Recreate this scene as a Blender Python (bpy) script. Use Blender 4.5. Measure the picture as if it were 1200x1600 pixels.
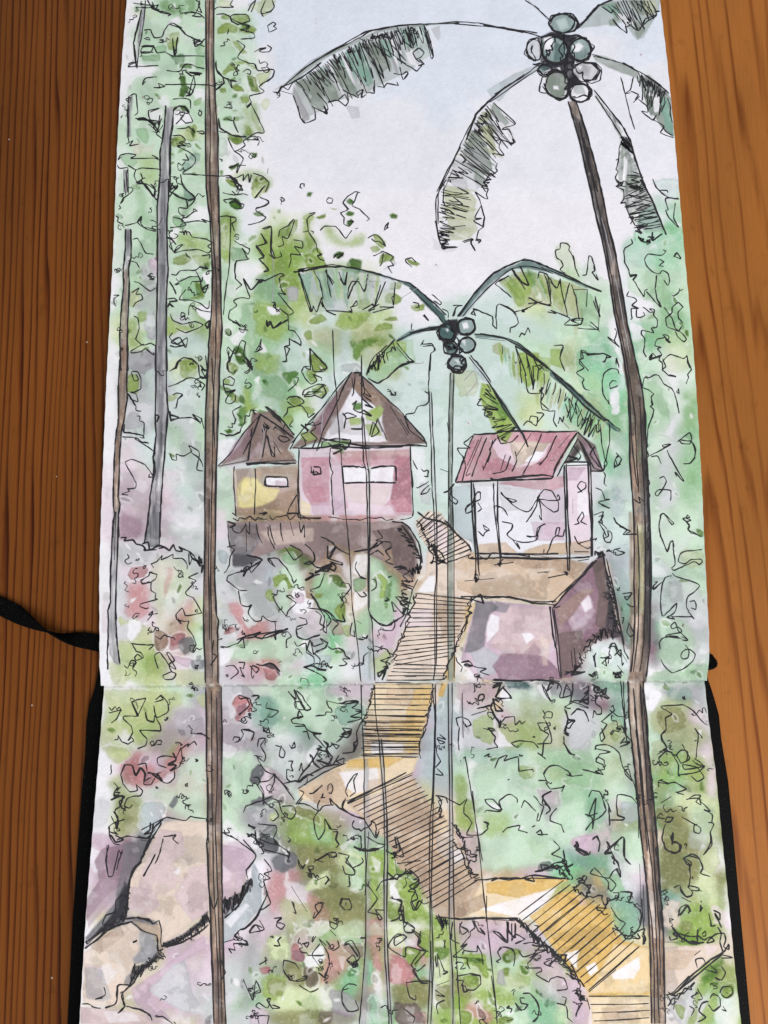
import bpy, math, random
import numpy as np
from mathutils import Matrix, Vector

# ---------------------------------------------------------------- scene, camera, light
sc = bpy.context.scene
for o in list(bpy.data.objects):
    bpy.data.objects.remove(o)
R = math.radians
FPX, CX, CY = 1200.0, 600.0, 800.0          # focal length and centre, in pixels of the 1200x1600 frame
CAM_H, TILT = 0.272, R(8.2)                 # height over the table, lean away from straight down
cam_d = bpy.data.cameras.new('camera'); cam = bpy.data.objects.new('camera', cam_d)
sc.collection.objects.link(cam); sc.camera = cam
cam.location = (0, 0, CAM_H); cam.rotation_euler = (TILT, 0, 0)
cam_d.sensor_fit = 'VERTICAL'; cam_d.sensor_height = 24.0; cam_d.lens = FPX / 1600 * 24
cam_d.clip_start = 0.005; cam_d.clip_end = 50
sc.render.resolution_x, sc.render.resolution_y = 768, 1024

w = bpy.data.worlds.new('World'); sc.world = w; w.use_nodes = True
w.node_tree.nodes['Background'].inputs[0].default_value = (0.86, 0.93, 1.0, 1)
w.node_tree.nodes['Background'].inputs[1].default_value = 0.43

def area(name, loc, target, sx, sy, power, col):
    d = bpy.data.lights.new(name, 'AREA'); d.shape = 'RECTANGLE'; d.size = sx; d.size_y = sy
    d.energy = power; d.color = col
    o = bpy.data.objects.new(name, d); sc.collection.objects.link(o)
    o.location = loc
    o.rotation_euler = (Vector(target) - Vector(loc)).to_track_quat('-Z', 'Y').to_euler()
    return o
area('window_light', (0.75, -0.95, 1.2), (0.02, -0.05, 0), 1.1, 1.0, 34, (1.0, 0.975, 0.95))
sc.view_settings.view_transform = 'Standard'; sc.view_settings.look = 'None'
sc.view_settings.exposure = 0.06; sc.view_settings.gamma = 1
sc.view_settings.use_curve_mapping = False
sc.render.engine = 'CYCLES'

ct, st = math.cos(TILT), math.sin(TILT)
def unproject(px, py, z):
    """where the view line through a pixel of the photograph meets height z (numpy)"""
    px = np.asarray(px, float); py = np.asarray(py, float)
    a = (px - CX) / FPX; b = -(py - CY) / FPX
    dy = b * ct + st; dz = b * st - ct      # camera looks along -Z, rotated about X
    t = (z - CAM_H) / dz
    return np.stack([a * t, dy * t, np.broadcast_to(z, a.shape) + 0 * a], -1)

# ---------------------------------------------------------------- numpy noise
rng = np.random.default_rng(7)
def vnoise(h, w, cell, seed, cellx=None):
    g = np.random.default_rng(seed)
    cellx = cellx or cell
    gy, gx = int(h / cell) + 3, int(w / cellx) + 3
    G = g.random((gy, gx)).astype(np.float32) * 2 - 1
    y = np.arange(h) / cell; x = np.arange(w) / cellx
    yi = y.astype(int); xi = x.astype(int)
    fy = (y - yi).astype(np.float32); fx = (x - xi).astype(np.float32)
    fy = fy * fy * (3 - 2 * fy); fx = fx * fx * (3 - 2 * fx)
    A = G[yi] * (1 - fy)[:, None] + G[yi + 1] * fy[:, None]
    return A[:, xi] * (1 - fx) + A[:, xi + 1] * fx
def fbm(h, w, cell, seed, n=3):
    s = 0; a = 1; t = 0
    for i in range(n):
        s = s + a * vnoise(h, w, max(cell / 2 ** i, 1.01), seed + i * 17); t += a; a *= 0.55
    return s / t * 1.3

# ---------------------------------------------------------------- the picture, as drawn
PAL = dict(W=(233,230,233), B=(218,223,234), V=(227,225,232), K=(232,228,233), G=(200,220,198), g=(156,190,152),
  L=(147,171,90), l=(205,214,170), D=(72,112,42), O=(137,136,92), o=(178,182,142), T=(203,216,212), t=(132,168,152),
  E=(138,194,156), A=(166,164,168), a=(205,204,208), P=(203,178,193), p=(224,206,216), R=(194,134,136), M=(138,108,122),
  U=(112,96,94), S=(118,118,123), Y=(216,178,108), y=(229,207,174), N=(202,176,152), n=(222,203,189), C=(160,134,116),
  H=(201,150,160), I=(232,218,156), b=(182,192,197), c=(142,160,158), f=(138,148,138), q=(72,98,96), k=(58,58,64),
  w=(238,234,240), X=(44,42,48), J=(190,198,142), Q=(188,132,146), z=(150,40,52), j=(112,98,90), x=(136,114,100))
X0, Y0, CW, CH = 90, -40, 1110, 1690
BASE = """
WWWGgGWBBBBBBBBBBBBBBBBBWWW
WWWGGGGBBBBBBBBBBBBBBBBBWWW
WWWGGGGWBBBBBBBBBBBVVVBBWWW
WWWGGGGWBBVVBBBBBVVVVVVVWWW
WWWGGGGWVVVVVVBBVVVVVVVVVWW
WWGGGGGWVVVVVVVVVVVVVVVVWWW
WWGGGGWWVVVVVVVVVVVVVVVVTTW
WWGGGGWWVVVVVVVVVVVVVVKVGTW
WWGGGGGVKKKKKKKKKKKKKKKKGTW
WWGGGGGVlKKKKKKKKKKKKKKEGTW
WWGGaGGGLLKKKKKKKKKKKKKEGTW
WWGGaGGGLLLlVKKKKTTlKKKgGTW
WWGGaGGgLlTllVKTTlLllTKgGTW
WWlGaGGggTTooTTTTTllGKEgGGW
WWGaaGGggTTToTTTTTloGEEKGGW
WWAATGTggGTTTTTTTTllLTEKGGW
WWaaaGTGgGTTaTTTTTLloEgKgGW
WWaTaGTGTTTTaTTTTTllTgEagGG
WWpTTTaTTTTTTTTTTTTTTEgagGG
WWppTaaTpppppTTTaaaaaTTagTG
WWpPaaaCCCHHHTTTAVaaaTTaGTT
WWpPaaaCCCCCTaTTAVaaaTTaGTT
WWppaaaAAUCCCCaTaVaaaATagTT
WWaaaaaaACCCCCnnTnnnnMttGaT
WWapRlaaaAEnPGGannnnnMMtaaT
WWapRGaRaAEpPGGnnSnnnMMtaaT
WWlLpaaRPTGaaaanaSNNMMWaGTT
WWWlGAaPGEEGaTTnYaaSSMWGTTT
WWlLWaPPEGGGAPyyaPGGGGGoOTp
WWlLLPPAGtTTAAyYapGoGoGtoop
WWpPPPaGTGaGAPyYaTooGooEoOp
WWWpRRGGGaapAAyaTaGGgGgEoLp
WWlTAGGGGpPPnnNnATGGgPgEoOW
WPMSSnnaAAgggnnNNToTGgGGOOo
WPMSnnnpAAOgLoANNNPEETPTOOo
WPMnnnPaaPOOoLLNNyWYYSStoOo
WnSSnnPppRoOoLLNNyWWYYSSLLp
WnnNPPPpPPgONRoLAAPaYYynLnn
WnnnPpaaAGlNRgaLLGLLPyyynLo
WnnPPaagaGOMagWLLGgGnYyyagL
WnnnnPaaAOaagWoLLGGEPyynagL
"""
# fills (palette letter + strength), pen lines (- thin, = bold, : pencil), ~ zigzags, @ scribbles, H rows of planks
PAINT = """
! foliage
T 140 0
G8 270,60 330,20 720,0 720,720 520,820 440,860 300,780 220,700 250,560 300,480 420,440 340,400 300,300 330,120
W8 500,120 560,100 560,140 490,160
W9 240,400 380,400 450,420 410,470 300,490 210,480 210,420
W8 645,560 720,560 720,620 690,640 650,600
g8 430,0 660,0 670,60 600,85 500,85 430,40
D3 430,0 480,0 500,40 560,30 590,50 570,75 480,70
D3 600,0 650,0 660,40 650,75 610,70 620,40
l6 270,70 400,70 420,90 300,95
g7 405,290 470,280 475,320 420,335
g7 320,350 440,340 440,375 330,380
L6 480,220 560,200 540,300 490,310
g8 505,350 590,340 590,395 540,410 530,380
D5 570,400 640,400 640,425 560,425
g8 670,290 720,290 720,440 670,430
D8 560,480 600,475 605,530 620,560 590,605 555,600 570,540
D8 530,665 600,655 620,685 560,700 525,695
g9 290,810 350,805 370,860 365,895 320,880
W9 530,690 620,700 640,760 580,780 520,770
W8 380,690 460,690 440,760 370,740
W8 430,620 480,600 500,660 430,650
L7 510,860 580,850 600,890 560,915 510,915
L6 600,800 660,780 670,830 650,890 600,860
l6 560,800 700,830 660,880 560,860
G7 510,920 640,920 660,980 620,1050 520,1060
t5 640,960 690,960 680,1020 580,1080 560,1070
n5 270,900 400,910 400,950 280,960
L5 280,990 400,980 420,1080 400,1160 330,1140 320,1040
g6 190,980 260,970 300,1020 240,1050
l6 810,0 880,0 880,40 800,40
L8 820,95 880,90 870,130 820,115
L8 890,95 990,95 985,140 930,150 895,130
L9 800,180 850,140 900,150 930,170 920,205 860,200 800,215
L8 930,180 1000,165 1045,185 1030,210 950,205
l8 1000,30 1060,0 1160,0 1140,60 1090,95 1040,60
L6 890,255 920,255 960,300 990,330 960,340 930,310
L7 835,440 890,395 930,440 880,440 850,470 830,460
L7 890,390 970,390 1030,430 960,410
l9 1040,460 1100,450 1140,440 1110,500 1070,540
L8 980,475 1040,480 1050,550 1070,575 1010,570 1000,520
L9 890,540 920,525 970,560 970,575 900,565
L7 815,555 850,550 855,580 820,580
L8 940,610 990,600 1000,640 950,645
L9 950,680 990,670 1000,760 1020,830 980,860 950,800 970,770
L9 1000,650 1030,640 1050,720 1090,820 1060,830 1020,740
D5 835,735 880,725 900,745 860,765 830,750
L6 900,730 930,730 930,760 905,760
L9 865,840 930,845 960,880 920,905 870,870
G5 800,80 1000,120 1050,400 1050,600 1000,850 900,820 800,840
D7 1010,955 1040,955 1040,985 1015,985
D7 870,1040 930,1020 930,1040 885,1060
L8 920,1090 1030,1080 1100,1120 1120,1160 1060,1130 960,1110
L7 1040,1100 1120,1130 1110,1200 1010,1190
G5 810,870 860,870 860,960 810,980
l5 1070,650 1110,610 1130,650 1100,690
L8 970,780 1000,790 1010,850 975,850
D4 985,480 1020,490 1030,540 1000,540
D4 870,845 920,850 930,880 880,870
- 350,0 345,60 340,110 330,200 310,300 295,430
- 325,60 300,180 275,260 280,330 285,400
- 270,20 400,35 350,50 290,45 300,55
= 360,0 390,50 440,75 510,90 490,100
- 390,10 410,60 430,30 380,45 440,60
- 660,0 690,20 660,90 640,100 700,105
- 690,0 680,30 700,80 660,60
- 590,80 640,75 680,85 720,115
- 340,190 380,185 400,235 450,230 465,195 490,160 520,145 560,165 580,175
- 340,240 380,250 370,235 350,235
- 435,250 450,245 460,265 430,262
= 500,150 560,170 600,215 650,240 700,260
= 650,240 660,290 700,270 720,240
- 640,250 690,250 650,270 720,290
- 520,240 530,350 550,230 540,340
- 320,330 380,330 400,290 420,330 470,325 520,350 720,350
- 320,290 400,290 330,295 320,325 400,325
- 240,400 270,390 300,385 260,400 240,415 300,415 430,410
- 480,440 560,445 600,400 640,405 670,420 720,430
= 600,445 640,475 700,460 620,450 690,470
- 420,480 350,490 330,530 350,505
- 400,545 440,550 430,520 470,540 410,550
- 470,530 600,525 750,530 790,545
- 610,540 650,570 620,600 650,480 660,530 630,600
= 590,570 630,590 600,600
= 245,600 240,700 240,860 245,890
- 255,600 290,590 300,700 280,720
- 225,620 260,610 250,640 225,620
= 285,740 350,745 400,770 440,760 300,745 340,735 400,780 440,830
- 380,700 430,680 370,690 375,740 400,770
- 440,720 430,780 450,740 420,830 460,780
- 400,790 420,840 450,865
- 520,620 600,615 630,630 630,680
= 520,690 560,660 600,670 620,700 600,690
- 560,700 620,710 645,760 600,770 570,740 590,720 540,775
- 545,805 600,800 620,790 660,830 640,800
- 670,825 710,820 715,840 680,830
- 515,850 570,845 600,875 560,890 600,910 550,910 620,950 660,985 650,1030 580,1080
- 680,690 700,700 695,725 680,710 690,680
- 600,960 620,1000 580,1000
- 230,900 270,880 250,910 310,900
- 200,980 180,1000 195,970 240,960 290,970 260,990 410,990 440,1000
- 390,970 430,990 390,970
- 170,1030 190,1050 240,1050 230,1090 240,1200
- 215,1060 215,1190
- 240,1030 290,1060 330,1050 450,1060
- 290,1060 280,1100 300,1140 330,1120 320,1080
- 580,1085 700,1095 820,1100
- 570,1090 580,1160 620,1200
- 790,90 840,85 880,105 890,130 930,150 1000,130 980,90 900,90 880,110 950,150 1000,160 990,180 940,185 1020,205 1030,235 945,245
- 780,60 800,45 900,45 880,30 895,0
- 990,70 1010,30 1040,0 1010,75
- 1140,0 1155,40 1130,75 1075,85 1085,105 1070,70 1100,0
- 1120,200 1115,160 1145,140 1165,150 1150,165 1170,180 1125,200
- 1030,325 1060,305 1100,300 1060,320 1120,325 1135,300 1110,280
- 920,250 970,290 940,330 925,360 960,380 1000,395 1030,400 1050,440 1150,435 1140,480 1110,505 1060,540 1090,575 1000,600 1010,640 985,670
- 880,395 890,415 900,400 885,390
= 790,380 795,440 830,480 880,500 920,510
= 830,480 840,520 790,560 820,545
- 860,490 890,550 880,500
= 1010,640 980,670 1010,650
- 1010,650 1050,730 1090,825 1040,830 980,870 1050,870 1030,850 960,880 970,910 910,945 880,900 865,860
= 805,740 815,800 850,825 900,850 980,855
- 810,820 840,830 860,820
- 840,750 860,740 880,750 900,755 905,730 900,770 930,830
= 905,760 930,830
- 850,660 880,650 890,675 840,670
- 870,180 860,215 870,200
- 900,940 960,990 920,1080 930,1035 980,1035
- 810,990 830,1000 820,1010
- 1015,960 1040,965 1030,985 1015,975
= 870,1050 900,1040 930,1020
- 1115,1050 1110,1085
= 820,1100 880,1100 920,1130 960,1190
= 880,1110 930,1150 920,1200
- 850,1110 920,1110 960,1090 960,1130 990,1090 1000,1140 1010,1090
- 1020,1080 1080,1100 1120,1140 1100,1200
- 1150,575 1180,580 1195,560 1170,590 1190,600
= 520,1140 500,1190 540,1160
- 350,1110 290,1140 360,1150 400,1180 420,1200
- 140,1180 240,1190
T 140 280
G9 170,90 420,0 420,480 340,560 250,600 230,300 180,230
G8 500,0 720,0 730,560 620,600 500,560 500,300
W8 500,330 560,310 530,400 500,400
W8 590,200 740,170 740,260 600,270
G9 500,600 750,600 720,820 500,840
W9 700,590 755,590 750,680 730,660
W9 660,800 760,790 750,890 700,860
T9 500,1000 600,980 720,950 720,1200 490,1200
g7 280,40 340,40 350,120 340,200 400,240 400,300 350,290 270,260 300,160
g8 345,290 360,320 410,340 400,390 350,380 320,480 330,420
g8 560,90 640,100 660,130 610,230 580,230 600,150 540,130
g9 520,230 560,230 600,290 590,320 530,290
t5 580,20 620,80 660,120 600,140
P9 365,510 430,490 430,620 400,610 380,560
A8 330,560 370,540 420,640 420,720 330,700
A7 290,760 420,700 420,880 360,830 290,810
a9 350,860 410,830 410,990 340,970
A8 250,1100 380,1070 410,1120 350,1200 250,1180
l8 255,700 300,690 320,740 280,800 250,790
L8 255,900 300,870 310,980 330,1030 270,1060 250,1000
L6 300,830 360,830 350,880 310,900
L6 560,350 730,360 740,460 600,450 560,400
L7 520,500 600,470 640,500 590,540 520,530
L6 640,480 740,470 745,540 680,540
D5 690,540 740,520 745,565 700,570
g9 560,640 700,620 740,680 700,760 600,760
L8 650,650 700,660 710,740 620,750 690,720
D4 660,650 690,660 700,730 670,740
L8 480,850 510,850 560,900 640,930 620,950 540,960 490,970
L7 640,800 690,840 730,860 740,990 690,980 640,930 690,900
L7 570,1130 630,1120 680,1170 640,1200 570,1190
l6 500,1130 700,1110 720,1200 500,1200
L9 830,230 880,210 920,260 900,360 890,470 840,530 815,400
l7 820,330 860,330 850,430 820,420
g7 880,430 960,440 980,500 900,520
G8 830,510 900,520 900,640 860,760 840,750
D9 865,150 910,115 950,150 960,180 910,185
D7 1020,215 1060,200 1090,225 1050,235
L8 850,0 900,0 920,50 880,40
l9 1010,80 1110,30 1060,110 1020,120
D6 845,940 880,930 885,980 850,975
D6 910,1060 950,1060 980,1110 950,1150 910,1120
L8 860,1140 890,1150 870,1180
L9 1070,340 1130,300 1140,420 1150,500 1090,520 1060,420
L9 1080,520 1200,480 1200,720 1000,740 1060,680 1040,640
W9 1110,790 1190,810 1180,850 1120,830
G9 1000,790 1200,720 1200,1200 940,1200 900,1000
L6 1080,860 1200,880 1200,1100 1000,1060 1040,960
g9 950,800 1060,760 1100,900 1040,1060 970,1000
L6 1060,1020 1200,1000 1200,1200 1060,1160
W9 1080,1020 1110,1080 1050,1080
W8 880,1000 980,920 950,1000 920,1040
W8 910,380 1000,440 980,420 960,400
W8 920,530 1080,540 1040,640 1000,690 900,610
W7 860,660 940,680 900,740 870,730
= 290,30 340,30 380,80 420,130
= 320,10 360,60 400,110 410,60 380,30
- 200,100 215,130 195,150 210,120 245,95 270,70 270,60 240,50
- 180,190 195,180 185,160
- 160,230 180,240 175,265 210,280 200,290 210,295 220,305
- 220,290 270,280 310,260 325,230 320,270 340,300 400,310 415,330
- 325,230 300,270 360,315 410,325
- 270,375 300,370 320,400 350,460 400,470
- 275,640 310,650 380,700 415,680
- 265,710 310,680 290,720 320,720 330,750 290,770 270,800
- 275,855 300,870 310,930 290,1000 330,1040 380,1025 410,1040
- 340,1030 260,1070 260,1085 320,1080 350,1060 400,1100 400,1080
- 150,725 185,725 155,745 155,780 165,795
- 240,510 290,520 310,555
= 500,20 540,60 550,40 500,110
= 490,70 560,110 620,130 660,120
= 570,10 600,60 660,120 620,170
- 660,110 680,90 710,110 720,100
- 600,120 610,180 560,180 560,210 600,240 650,205 670,200
- 650,200 650,185 675,200
- 520,235 570,250 600,290 500,305
- 590,270 690,260 730,270 700,250 760,270
- 560,330 620,330 640,360 700,370 730,375 770,395
- 580,310 590,350 600,320 610,350
- 770,400 740,420 760,440 740,460 680,440 600,445 530,460 580,410 550,420 525,455
- 525,450 500,420 520,390
= 480,360 520,380 540,410
= 500,380 520,450
- 600,460 610,480 630,490
- 510,595 540,600 570,570 660,570 690,550 740,560
= 690,550 740,560 720,540
- 540,620 560,640 630,610 680,610 690,640
- 660,570 690,620 700,690 750,680
= 700,690 740,660 720,710 700,690
- 630,660 640,640 700,640 710,610
- 600,690 560,750 620,755 680,770 740,810 750,760
- 480,750 530,745 550,760 500,770 530,800
= 500,640 530,690 540,720
- 620,850 620,800 640,790 700,820 760,830
= 490,800 500,780 520,800
- 505,840 520,880 580,905 660,890 710,910 680,930 600,960 540,930
= 720,910 750,880 740,930 720,910
- 520,960 500,990 550,1030 610,990 600,1050 560,990 510,1020 600,1045
= 500,1040 540,1050 600,1035
- 500,1200 530,1180 550,1140 590,1115 640,1125 680,1160
= 690,1160 720,1200 700,1180
- 725,1100 735,1200
- 700,480 750,470 750,500
- 815,235 870,230 910,240 915,260 890,280 905,325
- 850,130 890,120 940,150 965,160 950,185 910,180
- 840,140 860,150 840,130 920,120
= 870,150 910,140 950,170
- 1060,110 1120,140 1100,165 1040,185 1050,205 1100,240 1060,270 990,285
- 880,235 880,400 870,560 850,700 835,850
- 905,385 950,410 1000,435 990,470 950,430 960,440 990,500 920,510 905,540 910,620 950,660 915,690
- 830,85 900,100 960,90 990,100
- 890,75 920,100 950,40 880,10
= 900,10 930,60 960,70
= 1030,120 1080,60 1100,40
- 1080,310 1135,295 1135,420 1160,490 1120,470
- 1070,340 1110,400 1040,420 1090,490 1060,500 1120,560 1090,575
= 960,620 1010,690 1060,640 1090,630
- 1090,640 1195,590
- 960,630 1000,740 950,740 900,760 920,790 880,820 870,870 940,910
= 890,890 920,900 940,915 910,880
- 850,950 870,980 885,970 880,945
- 870,1150 880,1130 860,1080 865,1050 910,1090 950,1010 975,1020 965,1100 1020,1190
= 975,1110 1000,1150 1020,1190
- 860,1190 860,1150 880,1120
- 1040,1080 1080,1060 1060,1040 1075,1000
- 1140,770 1160,770 1150,800 1190,830 1175,810
- 1190,620 1190,660
= 1110,880 1110,920 1130,900 1150,930 1200,890
- 1200,110 1195,160
T 400 280
L8 130,310 190,280 200,350 260,390 300,400 290,440 250,440 210,540 170,590 200,640 150,680 60,620 40,560 130,560 180,520 170,420 130,380
L7 200,290 240,250 265,255 260,310 220,360 190,350
D3 150,310 210,310 200,360 150,360
L9 320,215 370,210 380,245 340,270 340,330 370,370 380,430 340,430 300,360 300,260
L9 380,240 440,210 445,230 400,250
D6 300,470 380,440 440,510 430,560 330,560 330,520
L9 310,470 400,450 430,500 440,630 370,610 320,540
L8 430,310 470,310 500,370 560,395 620,360 680,350 660,390 600,415 540,415 470,380 430,350
D9 480,485 510,455 550,460 550,480 510,500
D7 315,90 330,80 355,85 340,105 318,105
D8 565,135 590,120 615,135 590,160 570,150
D8 555,215 580,200 615,210 600,235 570,230
D9 565,265 590,250 610,265 590,295 570,285
D9 825,225 850,210 885,215 880,240 840,242
L7 730,345 770,350 810,400 790,430 750,400
L6 710,430 760,415 780,440 730,460
L7 780,470 850,470 860,510 800,520 770,540
L7 940,500 990,510 1030,530 1000,545 950,520
D5 140,195 155,190 155,215 140,212
D4 110,240 125,235 120,250
L7 470,180 515,190 490,195
g9 0,640 150,600 210,700 200,900 260,930 200,1010 130,1060 110,1200 0,1200
L8 0,760 110,780 200,800 210,930 130,1000 0,960
L7 120,600 240,620 270,700 200,730 160,690
T9 120,1060 200,990 280,1000 290,1100 330,1200 110,1200
a8 190,680 260,680 260,760 210,760
W7 90,800 130,830 110,850 80,840
D4 590,500 660,510 660,580 600,600 560,560
D7 590,495 650,510 662,560 620,600 560,580 590,540
L8 520,570 600,560 650,630 580,650 540,640
L8 260,740 370,660 440,690 430,780 340,760 300,800 250,790
G6 380,580 430,600 420,740 370,700
t4 420,700 500,730 500,790 440,800
a8 500,740 560,760 560,820 480,820
W7 590,700 640,720 620,780
G6 440,570 520,580 510,680 450,660
L8 640,760 700,750 710,800 640,810
L9 510,870 560,820 640,830 720,820 720,860 640,920 540,945 500,900
L7 330,890 400,840 440,880 380,900
L6 300,960 340,940 350,1000 310,1000
o7 300,980 440,930 540,960 520,1100 440,1080 360,1060
L7 740,950 770,900 850,910 850,930
L7 790,880 880,855 890,880 820,890
L7 800,740 850,710 910,740 880,780 810,770
L5 840,650 910,640 900,680 840,690
L7 965,790 1050,780 1050,810 1000,825
D5 590,1060 600,1000 640,1010 700,990 760,1010 740,1030 660,1060 640,1140 610,1110
L9 585,1050 620,990 640,1020 700,985 820,1000 760,1040 660,1060 650,1130 620,1120
T8 520,960 600,950 590,1100 530,1150
A5 540,1160 640,1150 660,1200 530,1200
L8 340,1110 370,1090 430,1160 390,1200 350,1190
- 290,60 275,50 280,30 300,30 300,50
- 150,120 160,110 180,130 165,140 150,125
- 440,135 455,115 480,125 475,150 450,150 440,135
- 650,85 620,80 570,110 545,150 575,190 530,210 540,230 550,240 550,280 580,295 610,265 570,260
- 635,85 620,130 600,165 650,190 700,240 710,250 690,262
- 50,315 95,300 100,400 90,450 110,495 160,480 150,450
- 90,350 100,490
- 140,360 150,320 200,290 235,250 240,260 200,370 165,360 170,410 135,420
- 235,380 290,390 290,430 240,420 280,470 215,470 220,500 205,555
- 30,340 60,400 0,420
- 0,410 50,480 25,500 80,570 45,580
- 330,215 370,210 320,250 325,320 290,330
- 325,320 350,360 375,400 385,450 410,470 385,480 400,500 430,510
- 340,320 360,330 355,340
- 400,320 430,295 500,295 560,370 570,360 600,320
- 620,310 640,305
= 485,495 500,470 545,470 510,495 550,460
- 800,315 810,290 830,270 815,310 830,300 800,320
- 700,370 740,345 760,350 790,380 810,420 770,390 740,390 720,370
- 730,480 780,460 790,450 860,485 840,510 860,540 825,545 850,590
- 795,460 790,520 775,545
- 975,550 940,520 935,500 975,490 1000,520 980,500
- 0,625 50,635 150,590 175,600 145,620 165,700 185,720 140,715 200,790 235,830 205,850
= 0,630 45,630 20,650
- 100,770 120,775 130,830 150,810 200,850 205,940 240,950 280,1010 280,1040 210,1000 210,1040 180,1050 190,1130 165,1140
= 65,880 65,910 90,890 110,930 195,880 200,870
- 0,1080 30,1050 30,1000
- 290,1200 300,1170 340,1190 335,1060 380,1110 430,1150 445,1180 400,1195
- 980,770 1015,775 1020,800 990,805
- 1040,850 1080,885 1050,845 1070,880
- 975,900 970,940 985,940
- 1030,1040 1050,1005 1040,1030 1100,1030 1115,1070 1095,1090 1090,1200
: 90,330 110,600 100,780
: 1115,540 1130,530 1135,545
! foliage
T 860 280
E5 460,400 560,360 640,460 600,640 480,600
G8 480,560 600,560 640,760 520,720
g7 600,560 720,620 700,740 600,740
E5 650,110 720,130 800,180 810,280 700,220 660,180
T7 640,0 800,0 800,110 700,100
G6 700,330 820,400 860,640 700,600
l5 740,960 860,950 880,1180 700,1180
g6 570,860 680,820 760,900 700,1000 600,1000
K8 500,900 590,940 570,1010 520,1010
G8 530,1010 600,1020 600,1160 540,1160
E6 240,940 370,920 400,1060 410,1200 200,1200 180,1090 260,1070
W9 365,780 410,900 420,1200 390,1200 370,1000
G7 270,740 380,740 370,900 300,950
l4 30,460 60,400 120,420 180,600 80,590
G4 200,600 250,480 290,580 370,640 380,740
- 640,0 660,50 700,90 720,105 680,70 730,70 735,85
- 690,80 740,115 810,125
- 810,120 720,120 735,190 720,195 740,240 800,300 770,240 780,150
- 505,375 515,400 470,430 460,450 465,520 490,570 500,610 540,600 520,630 550,680 585,735 590,695 610,685
= 500,605 540,600 515,630
- 600,700 650,760 690,800 665,740 655,680 665,600
- 700,440 720,450 700,475 610,470 590,500 600,540 640,580 680,590 700,570 735,590 745,640 735,665 710,630
- 680,500 710,515 690,530 680,540 710,545
- 770,485 790,460 815,495 770,480
- 810,680 805,705 770,730 760,725
- 805,700 830,690
- 710,800 760,870 780,930 830,970 850,1000 835,1015 800,990 780,950
- 830,800 800,770 760,800 760,840 720,870 730,920 800,950 820,920
- 830,795 800,830 800,870 830,895
= 720,870 750,840
- 490,700 480,730 520,740 540,760 510,790 550,810 505,810 510,870 500,880
- 540,810 540,860 560,865 590,850 580,830
- 580,800 620,830 640,830 620,810 650,815 645,850 670,880 665,925 630,930 645,960 575,945 570,970 590,1000 585,1080 600,1110
- 700,970 750,1020 720,1000 740,1000 740,980 710,970
- 715,990 670,1000 655,1040 690,1050 670,1060 695,1100 620,1120 640,1090 660,1110 690,1100 680,1130 700,1150 700,1200
- 700,1140 750,1095 830,1120 855,1105 860,1150 870,1180
- 30,440 60,435 65,400 100,400 120,420 115,440 140,480 160,570 180,610
- 65,505 40,490 30,450 50,435
- 65,505 80,540 60,565 95,590
- 200,600 225,595 240,480 260,490 280,570 260,580 300,630 285,590
- 400,930 415,960 400,1010 430,1050 355,985
= 410,1020 360,985
- 240,1200 190,1140 180,1130 205,1120 195,1070 220,1075 230,1100 330,1090 380,1110 355,1100 345,1130 330,1140
T 860 540
E6 180,20 400,0 420,200 300,320 200,260 170,100
K9 370,260 420,250 430,400 380,420
K8 410,10 460,0 480,180 440,180
E6 320,180 440,180 400,280 330,340
g6 200,300 380,320 420,440 300,480
E7 90,320 180,320 300,440 250,530 130,490 80,400
G8 540,60 700,50 760,300 800,420 700,480 620,400 560,200
g6 610,240 680,240 740,400 730,540 640,560 620,420
G7 620,560 760,560 700,700 640,900 620,700
g5 620,860 700,840 660,1100 620,1000
T6 380,560 480,560 500,1000 400,1000
b6 380,880 440,880 460,960 440,1060 390,1050
t6 320,940 400,900 430,1100 300,1200 280,1060
G6 440,960 520,980 510,1200 420,1200 430,1080
- 190,30 190,80 180,110 210,140 165,170 210,210 200,230 215,270 245,280
- 190,40 240,50 340,50 380,70 350,80 340,105 325,100
- 370,370 330,300 325,220 340,170 380,145 420,150 430,180
- 425,250 400,260 375,270 370,240 390,220 415,225
= 360,340 370,365
- 410,120 415,80 430,140
- 600,70 580,40 590,0
- 620,75 640,60 620,85 650,80 690,70
- 700,80 720,130 700,150 740,190 785,195 740,180
- 575,260 590,200 620,200 650,185 680,190 710,240 760,270 790,340 805,425
- 575,260 610,275 645,300 630,320 640,370 625,380 645,400 640,440 610,520 605,640
- 850,240 865,200 860,180 880,150 850,60
- 800,265 805,300 790,290 805,270
- 620,690 750,620 700,625 710,635 755,615
- 630,695 670,690 695,740
- 730,650 750,700 835,850 780,790 790,820
- 795,600 870,545 885,590 870,615 820,610 810,590 880,600 905,650 900,700 870,735 830,740
- 680,830 710,820 725,850 700,900 670,940 655,930 670,905 720,900 755,910 750,970
- 690,1200 680,1130 690,1060 710,1050 760,1120 775,1110
- 860,1060 870,1075 830,1080 870,1120 860,1150 900,1170 935,1190
- 410,670 430,690 410,710 420,750 445,710 420,690 400,730 400,760 440,740
= 400,770 410,745
- 280,890 320,905 340,960 370,960 300,980 370,1015 320,1000
- 270,1060 330,1040 320,1080 325,1110 300,1100 330,1150 350,1190
- 395,1075 410,1110 480,1150 455,1180 540,1180
- 310,490 320,600 345,720 370,600 370,490
- 335,740 350,715 355,740 340,760
- 0,410 30,410 20,470 40,510
- 50,490 60,450 75,480 85,440
- 85,480 120,520
- 330,790 345,810 335,860 350,880
T 860 800
G7 630,0 960,0 980,500 640,240
K5 640,320 700,350 720,400 640,400
a7 640,430 860,420 980,600 980,1000 900,1020 860,700 700,700 640,650
G8 690,680 850,700 900,860 800,960 690,920
o5 800,260 860,230 950,240 950,330 840,330
A5 740,440 820,440 820,560 760,560
g6 630,1000 980,950 980,1040 600,1050
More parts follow.
